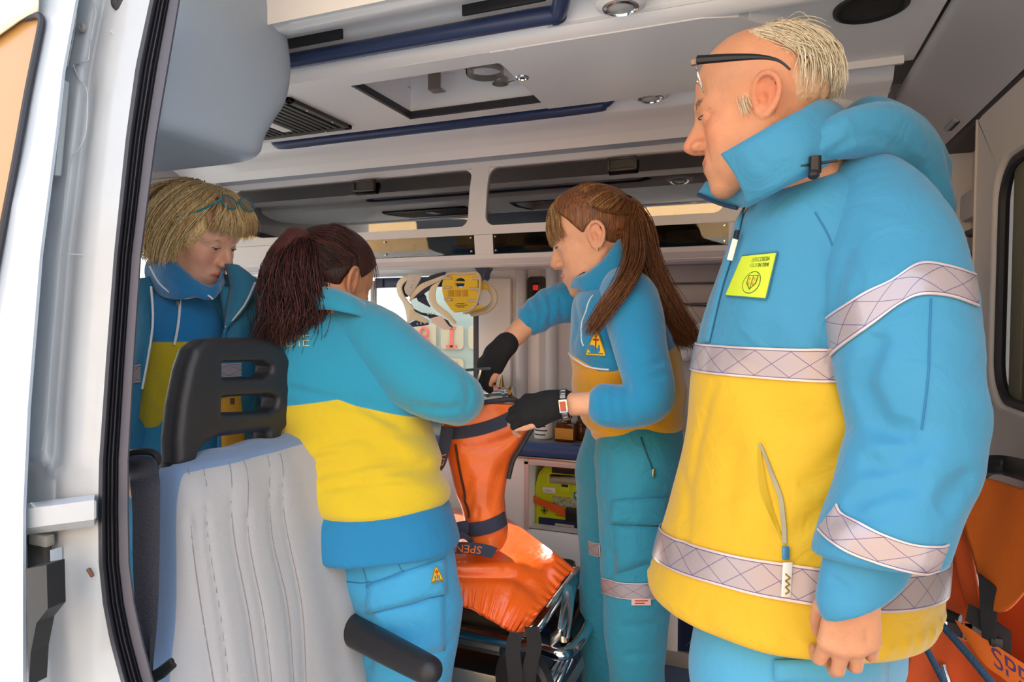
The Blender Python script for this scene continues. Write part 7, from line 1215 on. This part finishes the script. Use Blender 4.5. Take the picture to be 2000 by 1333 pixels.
for pts, dp, w in (([(600, 905), (660, 890), (720, 895), (790, 885)], 0.0153, .008), ([(615, 930), (680, 915), (760, 905)], 0.0119, .007), ([(610, 875), (660, 862), (720, 850)], 0.0119, .008), ([(720, 870), (770, 850), (830, 850)], 0.0119, .008), ([(730, 930), (790, 920), (840, 900)], 0.0102, .007), ([(620, 960), (700, 945), (800, 940)], 0.0085, .007), ([(560, 760), (610, 770), (680, 790)], 0.0102, .008), ([(790, 835), (750, 815), (700, 785)], 0.0170, .010), ([(735, 880), (733, 920), (735, 970)], 0.0051, .003)): fb_.crease([hit(fb_, *q) for q in pts], dp, w)
zsB = lambda V: V[:, 2]-np.interp((V-PB(545, 800, 1.36))@cR, [0, .114, .18, .228, .34], [PB(545, 798, 1.25)[2], PB(640, 790, 1.22)[2], PB(700, 783, 1.22)[2], PB(740, 800, 1.22)[2], PB(790, 830, 1.22)[2]])
flB = cloth_mat('fleece_cyan_yellow', '#2b95b3', .95, fine=320, fs=.35, soft=30, ss=.12, sheen=.5, low='#dcbc22'); flB2 = cloth_mat('fleece_cyan', '#2b95b3', .95, fine=320, fs=.35, soft=30, ss=.12, sheen=.5)
fleB = surface('fleece', fb_, (-1.3, 1.05, .60), (-.25, 2.0, 1.24), .006, flB, wb, attrs={'seam': zsB})
sB = Field().add(limbS([PB(680, 640, 1.36), PB(735, 672, 1.33), PB(810, 735, 1.31), PB(880, 772, 1.31), PB(897, 782, 1.38), PB(880, 800, 1.50)], [.066, .074, .074, .058, .052, .042], sm=4), 0); sB.noise(wave((.5, .3, .6), 40, .0025, 1.))
for pts, dp, w in (([(800, 790), (850, 800), (905, 795)], 0.0102, .010), ([(905, 730), (918, 770), (905, 810)], 0.0085, .008)): sB.crease([hit(sB, *q) for q in pts], dp, w)
surface('sleeve', sB, (-1.1, 1.05, .65), (-.10, 2.1, 1.25), .006, flB2, fleB); surface('sleeve', Field().add(limbS([PB(600, 650, 1.40), shB2, elB2, PB(660, 885, 1.6)], [.06, .066, .058, .044], sm=3), 0), (-1.4, 1.0, .62), (-.45, 2.15, 1.24), .009, flB2, fleB)
def sheetb(name, A0, B0, m, par, n=5, th=.005, bulge=0., sub=6):
    a, b = A(smooth_path([PB(*q) for q in A0], sub)), A(smooth_path([PB(*q) for q in B0], sub)); g = np.stack([a*(1-w)+b*w-cF*bulge*math.sin(math.pi*w) for w in np.linspace(0, 1, n)], 1); return G().sheet(g, th).build(name, m, par, sharp=0)
sheetb('collar', [(580, 578, 1.33), (612, 566, 1.305), (645, 562, 1.292), (690, 578, 1.298), (718, 598, 1.33), (724, 606, 1.40), (700, 600, 1.46)], [(572, 612, 1.33), (610, 606, 1.285), (650, 606, 1.262), (700, 616, 1.272), (738, 628, 1.32), (745, 634, 1.40), (720, 630, 1.47)], flB2, fleB, bulge=.006)
yt = mat('letter_yellow', '#d9cf8a', .7); c = [hit(fb_, 596-36*k, 668-2*k) for k in (0, 1)]; axb = nrm(c[0]-c[1])
def onb(x, y, z): p = hit(fb_, 570+x/.00108, 668-y/.00108-x*30); return p-cF*(.0025+z)
text_on('lettering', 'ADIE', .036, None, None, None, yt, fleB, lambda x, y, z: onb(x, y, z), bold=-.0006)
# shirt tail and trousers
tl = Field().add(loft(sorted([rowg(950, 728, 1.33, .128, .112), rowg(975, 731, 1.325, .144, .134), rowg(990, 733, 1.325, .153, .145), rowg(1025, 738, 1.32, .157, .152), rowg(1048, 742, 1.315, .157, .153), rowg(1056, 743, 1.315, .154, .150)]), yaw=ycb, n=2.4, cap=.01), 0).noise(wave((.5, .2, .7), 40, .003, .9)); surface('shirt_tail', tl, (-1.2, 1.05, .48), (-.25, 1.9, .88), .006, cloth_mat('shirt_blue', '#2380b0', .85, soft=24, ss=.2), wb)
tb = Field().add(limbS([PB(735, 1035, 1.325), PB(745, 1090, 1.325)], [.10, .12]), 0).add(limbS([PB(785, 1085, 1.30), PB(800, 1180, 1.28), lB1, fB1], [.105, .104, .095, .072], sm=2), .03).add(limbS([PB(705, 1085, 1.36), PB(715, 1180, 1.40), lB2, fB2], [.105, .104, .095, .072], sm=2), .02)
for pts, dp, w in (([(680, 1130), (740, 1140), (790, 1110)], 0.0085, .010), ([(720, 1200), (780, 1190), (850, 1160)], 0.0068, .006), ([(730, 1260), (780, 1290), (860, 1270)], 0.0085, .010), ([(800, 1310), (850, 1280), (885, 1250)], 0.0068, .010), ([(690, 1220), (720, 1260), (715, 1333)], 0.0102, .012)): tb.crease([hit(tb, *q) for q in pts], dp, w)
tb.noise(wave((.3, .2, .8), 34, .0035, .9)).noise(wave((.8, .3, .3), 30, .003, .9, 1.)); tbm = cloth_mat('trouser_sky_blue', '#3fa0cf', .75, fine=900, soft=20, ss=.25)
trB = surface('trousers', tb, (-1.25, 1.0, .03), (-.25, 2.0, .86), .0065, tbm, wb)
G().sheet(decal(tb, lerp_quad((722, 1140), (868, 1092), (716, 1198), (872, 1160), 14, 6), .004), .004).build('pocket_flap', tbm, trB, sharp=0); G().sheet(decal(tb, lerp_quad((726, 1196), (866, 1164), (736, 1290), (868, 1270), 12, 8), .0025), .003).build('cargo_pocket', tbm, trB, sharp=0)
emblem(Field().add(lambda p: tb(p)-.006, 0), ((851, 1108), (841, 1139), (863, 1134)), trB)
sb_ = mat('seam_sky', '#2f7fa8', .8)
for pts in ([(700, 1085), (712, 1120), (716, 1150)], [(655, 1130), (700, 1140), (722, 1136)], [(775, 1092), (782, 1110), (790, 1118)]): G().tube(list(strip(tb, pts, .001, .001)[:, 1]), .0011, 5).build('seam', sb_, trB)
for (x, y, z) in (fB1, fB2):
    f = Field().add(limbS([(x, y, .045), (x+.05, y+.13, .032)], [.042, .038]), 0).add(limbS([(x, y, .05), (x, y, .10)], .042), .02); f.sub(lambda p: p[..., 2]-.004, .004); surface('shoe', f, (x-.12, y-.1, 0), (x+.15, y+.22, .16), .007, MATS['shoe_black'], wb)
# ================================================================ the blonde woman at the far left
wl_ = person((-1.35, 1.35, 0), 'blonde woman with glasses on her hair leaning forward behind the grey seat')
fL = nrm((.98, .16, 0)); _B = basis(fL, 24, -4); LH = Head(PD(384, 462, 1.60), _B, .98)
lb_ = Field().add(LH.wrap(head_field(fem=1., nose=.98, lid=.0030, jaw=1.03, mouth_open=.8)), 0); nkL = PD(350, 590, 1.66); lb_.add(limb([LH.w((0, -.030, -.055)), LH.w((0, -.05, -.12)), nkL], [.052, .050, .058], sm=2), .03)
pL = PD(375, 900, 1.66); lb_.add(limb([nkL, PD(365, 720, 1.66), pL], [.06, .08, .08]), .03)
aR = [PD(480, 610, 1.66), PD(500, 760, 1.70), PD(495, 880, 1.66)]; aL = [PD(268, 620, 1.60), PD(240, 760, 1.60), PD(250, 880, 1.52)]
for L in (aR, aL): lb_.add(limb([nkL]+L, [.055, .042, .032, .026]), .02)
hand(lb_, aR[2], (.3, -.2, -1), (.6, .7, 0), (.6, -.6, 0), sc=.92, curl=((25, 35, 25),)*4); hand(lb_, aL[2], (.3, -.2, -1), (-.6, -.7, 0), (.6, -.6, 0), sc=.92, curl=((25, 35, 25),)*4)
for dx in (-.09, .09): lb_.add(limb([pL, (pL[0]+dx*.75, pL[1]+dx*.75, .42), (pL[0]+dx*.75-.02, pL[1]+dx*.75, .06)], [.08, .06, .034]), .03)
skL = skin('skin_rosy', '#e0ab92', '#b8605e', '#c87060', redamt=.4)
surface('body', lb_, (-1.75, .95, .02), (-.85, 1.80, 1.54), .0031, skL, wl_, attrs={'lip': lambda V: lipmask(LH.l(V)), 'blush': lambda V: blush(LH.l(V))}); eyes(LH, wl_, (.10, .90, -.42), '#4b4a44', lash=.0034)
bl1 = hair_mat('hair_blonde', '#b48c52', '#ebcf9a'); bl2 = hair_mat('hair_blonde_light', '#cfab6e', '#f4dfb4')
for s in (-1, 1): strands('eyebrow', [[LH.w((s*x, y, z)), LH.w((s*(x+.006), y-.001, z+.003)), LH.w((s*(x+.013), y-.006, z+.003))] for x, y, z in ((.014, .0930, .017), (.022, .0920, .019), (.032, .088, .020), (.041, .080, .018))], 60, .0006, bl1, wl_, jit=.0009, seed=62+s)
capL = ell((0, -.016, .040), (.088, .108, .094))
def lcap(p):
    x, y, z = p[..., 0], p[..., 1], p[..., 2]; d = smin(cranium(p, .010), ell((0, -.05, -.02), (.085, .068, .085))(p), .04); face = y-.060+.5*np.maximum(z-.07, -.02)+.45*np.maximum(.035-z, 0); low = -.098-z; return smax(smax(d, face, .014), low, .02)
surface('hair', LH.wrap(lcap, .19), LH.c-A([.19]*3), LH.c+A([.19]*3), .005, bl1, wl_)
def sheetb(name, A0, B0, m, par, n=5, th=.005, bulge=0., sub=6):
    a, b = A(smooth_path([PD(*q) for q in A0], sub)), A(smooth_path([PD(*q) for q in B0], sub)); g = np.stack([a*(1-w)+b*w-cF*bulge*math.sin(math.pi*w) for w in np.linspace(0, 1, n)], 1); return G().sheet(g, th).build(name, m, par, sharp=0)
def lhp(x, y, z): return LH.w((x, y, z))
for sgn, n_, sd in ((1, 520, 63), (-1, 420, 64)):
    gd = []
    for k in range(10):
        w = k/9; y0 = .045-.10*w; gd.append([lhp(sgn*.012, .035-.07*w, .136-.01*w), lhp(sgn*(.062+.004*w), .060-.105*w, .112), lhp(sgn*(.092+.003*w), .050-.115*w, .055), lhp(sgn*(.096), .030-.105*w, -.010), lhp(sgn*(.090-.01*w), .022-.10*w, -.062), lhp(sgn*(.078-.015*w), .024-.10*w, -.094+.012*w)])
    strands('hair_strand', gd, n_, .0014, bl1, wl_, jit=.005, seed=sd, tipj=.8, curl=.003); strands('hair_strand', gd, 260, .0013, bl2, wl_, jit=.006, seed=sd+5, tipj=.8, curl=.003)
gd = [[lhp(.020*(k-4)*.3, .045, .134), lhp(.020*(k-4)*.8+.004, .092, .098), lhp(.020*(k-4)*1.0-.006, .108-abs(k-4)*.0045, .066), lhp(.020*(k-4)*1.05-.014, .106-abs(k-4)*.006, .044)] for k in range(9)]
strands('fringe', gd, 300, .0012, bl1, wl_, jit=.004, seed=71, tipj=.8); strands('fringe', gd, 240, .0012, bl2, wl_, jit=.005, seed=72, tipj=.9)
gd = [[lhp(.085*math.cos(a)*.3, -.05, .128), lhp(.09*math.cos(a), -.10, .07), lhp(.088*math.cos(a), -.118+.03*abs(math.cos(a)), 0), lhp(.07*math.cos(a), -.105+.02*abs(math.cos(a)), -.075)] for a in np.linspace(.2, 2.9, 8)]
strands('hair_strand', gd, 300, .0014, bl1, wl_, jit=.005, seed=73)
e_ = LH.w((.086, -.010, -.036)); G().lathe([(.0001, -.006), (.005, -.003), (.0055, .002), (.0001, .005)], PD(332, 497, 1.53), cF, 12).build('earring', mat('earring_dark', '#3a3a44', .15, .8), wl_)
gl2 = thing('eyeglasses', LH.w((0, .10, .10)), 'turquoise-rimmed eyeglasses resting on the blonde woman\'s hair', 'glasses'); tq = mat('turquoise_rim', '#2c7f94', .3)
go = LH.w((.006, .088, .122)); gr_ = LH.R[:, 0]; gu_ = nrm(LH.R[:, 2]*.75-LH.R[:, 1]*.66); gn_ = np.cross(gr_, gu_)
for s in (-1, 1):
    rr = [go+gr_*(s*.033+.026*math.cos(a))+gu_*(.017*math.sin(a)) for a in np.linspace(0, 6.2832, 21)[:-1]]; G().tube(rr, .0018, 6, closed=True).build('lens_rim', tq, gl2); c = A(rr).mean(0); G().add(list(rr)+[c], [(i, (i+1) % 20, 20) for i in range(20)]).build('lens', mat('lens_tint', '#8a7a78', .1, alpha=.45), gl2)
    G().tube([go+gr_*s*.059+gu_*.004, LH.w((s*.090, .060, .085)), LH.w((s*.100, .010, .045)), LH.w((s*.099, -.02, .02))], .0024, 6, sm=4).build('temple', tq, gl2)
G().tube([go-gr_*.008, go+gu_*.004, go+gr_*.008], .002, 6).build('bridge', tq, gl2)
def rowg(v, uc, d, a, b): p = PD(uc, v, d); return (p[2], p[0], p[1], a, b)
RL = [rowg(556, 352, 1.66, .075, .09), rowg(575, 352, 1.66, .120, .12), rowg(610, 360, 1.66, .150, .135), rowg(680, 372, 1.66, .160, .145), rowg(760, 372, 1.66, .160, .145), rowg(840, 370, 1.66, .158, .145), rowg(872, 370, 1.66, .152, .14), rowg(884, 370, 1.66, .14, .13)]; RL.sort(); ycl = math.atan2(fL[1], fL[0])+math.pi/2
fl_ = Field().add(loft(RL, yaw=ycl, n=2.4, cap=.02), 0); fl_.noise(wave((.3, .2, .8), 34, .003, .9)); zl = RL[0][0]; fl_.noise(lambda p: .005*np.exp(-((p[..., 2]-zl-.025)/.008)**2))
for pts, dp, w in (([(285, 790), (320, 820), (345, 850)], .006, .012), ([(300, 740), (330, 800), (340, 840)], .005, .012)): fl_.crease([hit(fl_, *q) for q in pts], dp, w)
zsL = PD(330, 668, 1.52)[2]; fmL = cloth_mat('fleece_deep_blue_olive', '#1d73ab', .95, fine=320, fs=.3, soft=26, ss=.15, sheen=.4, low='#bca413'); fL2 = cloth_mat('fleece_deep_blue', '#1d73ab', .95, fine=320, fs=.3, soft=26, ss=.15, sheen=.4)
fle2 = surface('fleece', fl_, (-1.75, .95, .72), (-.95, 1.85, 1.26), .0065, fmL, wl_, attrs={'seam': lambda V: V[:, 2]-zsL})
def wrapc(name, top, bot, m, par, bulge=.01): return sheetb(name, top, bot, m, par, n=8, bulge=bulge, th=.006)
wrapc('collar', [(296, 500, 1.60), (318, 497, 1.545), (345, 515, 1.52), (380, 545, 1.515), (412, 560, 1.525), (432, 545, 1.55), (440, 520, 1.60)], [(288, 550, 1.58), (312, 575, 1.53), (345, 585, 1.50), (380, 580, 1.50), (412, 585, 1.51), (428, 570, 1.54), (440, 552, 1.60)], fL2, fle2, .016)
emblem(Field().add(limb([PD(330, 545, 1.535), PD(385, 570, 1.525)], .03), 0), ((356, 540), (356, 573), (374, 575)), fle2)
wz = mat('zip_white', '#dcdfe4', .5); G().tube(list(strip(fl_, [(352, 588), (350, 620), (346, 650), (341, 674)], .003, .003)[:, 1]), .003, 6).build('zipper', wz, fle2); G().tube([PD(u, v, 1.50) for u, v in ((292, 520), (312, 555), (346, 580), (370, 582), (400, 575), (416, 585))], .0022, 6, sm=4).build('piping', wz, fle2); G().obox(hit(fl_, 351, 592)-cF*.006, cR, cU, cF, (.007, .016, .004), .001).build('zip_slider', stl, fle2)
# her open outer jacket
jm = cloth_mat('jacket_dusk_blue', '#2a7699', .7, fine=900, soft=18, ss=.25); jl = Field()
jk2 = empty('open_jacket', PD(380, 700, 1.6)); jk2.parent = wl_; jk2.matrix_parent_inverse = wl_.matrix_world.inverted()
for nm, arm, r_ in (('sleeve', aR, (.075, .082, .070, .058)), ('sleeve', aL, (.075, .080, .070, .058))):
    f = Field().add(limb([PD(440 if arm is aR else 300, 600, 1.66)]+arm[:2]+[arm[2]+A([0, 0, .03])], r_, sm=3), 0).noise(wave((.4, .3, .8), 40, .004, 1.)); c = A(arm[1]); surface(nm, f, c-A([.26, .26, .30]), c+A([.26, .26, .32]), .0075, jm, jk2)
sheetb('front_panel', [(428, 560, 1.56), (440, 640, 1.53), (430, 760, 1.51), (425, 880, 1.50)], [(505, 570, 1.60), (512, 660, 1.58), (505, 780, 1.56), (492, 890, 1.56)], jm, jk2, n=8, th=.008, bulge=.02)
sheetb('front_panel', [(258, 560, 1.55), (252, 650, 1.53), (250, 780, 1.50), (250, 890, 1.50)], [(296, 540, 1.55), (300, 640, 1.50), (278, 760, 1.485), (262, 890, 1.49)], jm, jk2, n=6, th=.008, bulge=.012)
sheetb('lapel', [(440, 515, 1.58), (450, 560, 1.55), (443, 610, 1.53), (438, 668, 1.52)], [(466, 520, 1.57), (500, 552, 1.55), (480, 600, 1.53), (442, 640, 1.515)], jm, jk2, n=6, th=.006, bulge=.012)
sheetb('yellow_panel', [(430, 778, 1.50), (432, 830, 1.495), (434, 884, 1.49)], [(470, 772, 1.51), (476, 830, 1.51), (478, 884, 1.51)], mat('panel_amber', '#d99a2c', .7), jk2, n=4, th=.004, bulge=.006)
G().sheet([[PD(450+a, 778+b, 1.495) for b in (0, 12)] for a in (0, 8)], .002).build('dark_label', mat('label_brown', '#5a3f1c', .6), jk2)
tape('reflective_band', [[PD(u, v+dv, 1.492) for dv in (0, 9, 18, 26)] for u, v in ((424, 712), (440, 711), (456, 710), (472, 709))], jk2); tape('reflective_band', [[PD(u, v+dv, 1.47) for dv in (0, 12, 24, 34)] for u, v in ((250, 716), (262, 714), (274, 712))], jk2)
for P in ([(500, 552, 1.548), (478, 598, 1.528), (442, 640, 1.513)], [(297, 560, 1.50), (300, 640, 1.495), (280, 760, 1.48)]): G().tube([PD(*q)-cF*.004 for q in P], .0025, 6, sm=4).build('zipper', wz, jk2)
tL = Field().add(loft(sorted([(.95, pL[0], pL[1], .13, .12), (.84, pL[0], pL[1], .165, .15), (.70, pL[0], pL[1], .17, .155), (.60, pL[0], pL[1], .16, .15)]), yaw=ycl, n=2.4), 0)
for dx in (-.09, .09): tL.add(limb([pL+A([dx*.7, dx*.7, -.2]), (pL[0]+dx*.75, pL[1]+dx*.75, .42), (pL[0]+dx*.75-.02, pL[1]+dx*.75, .07)], [.10, .085, .07]), .03)
surface('trousers', tL, (pL[0]-.3, pL[1]-.3, .03), (pL[0]+.3, pL[1]+.3, .97), .009, cloth_mat('trouser_blue', '#2f86ad', .75, soft=24, ss=.2), wl_)
for dx in (-.09, .09):
    x, y = pL[0]+dx*.75-.02, pL[1]+dx*.75; f = Field().add(limb([(x, y, .045), (x+.13, y-.04, .032)], [.042, .038]), 0).add(limb([(x, y, .05), (x, y, .10)], .042), .02); f.sub(lambda p: p[..., 2]-.004, .004); surface('shoe', f, (x-.1, y-.13, 0), (x+.22, y+.1, .16), .008, MATS['shoe_black'], wl_)
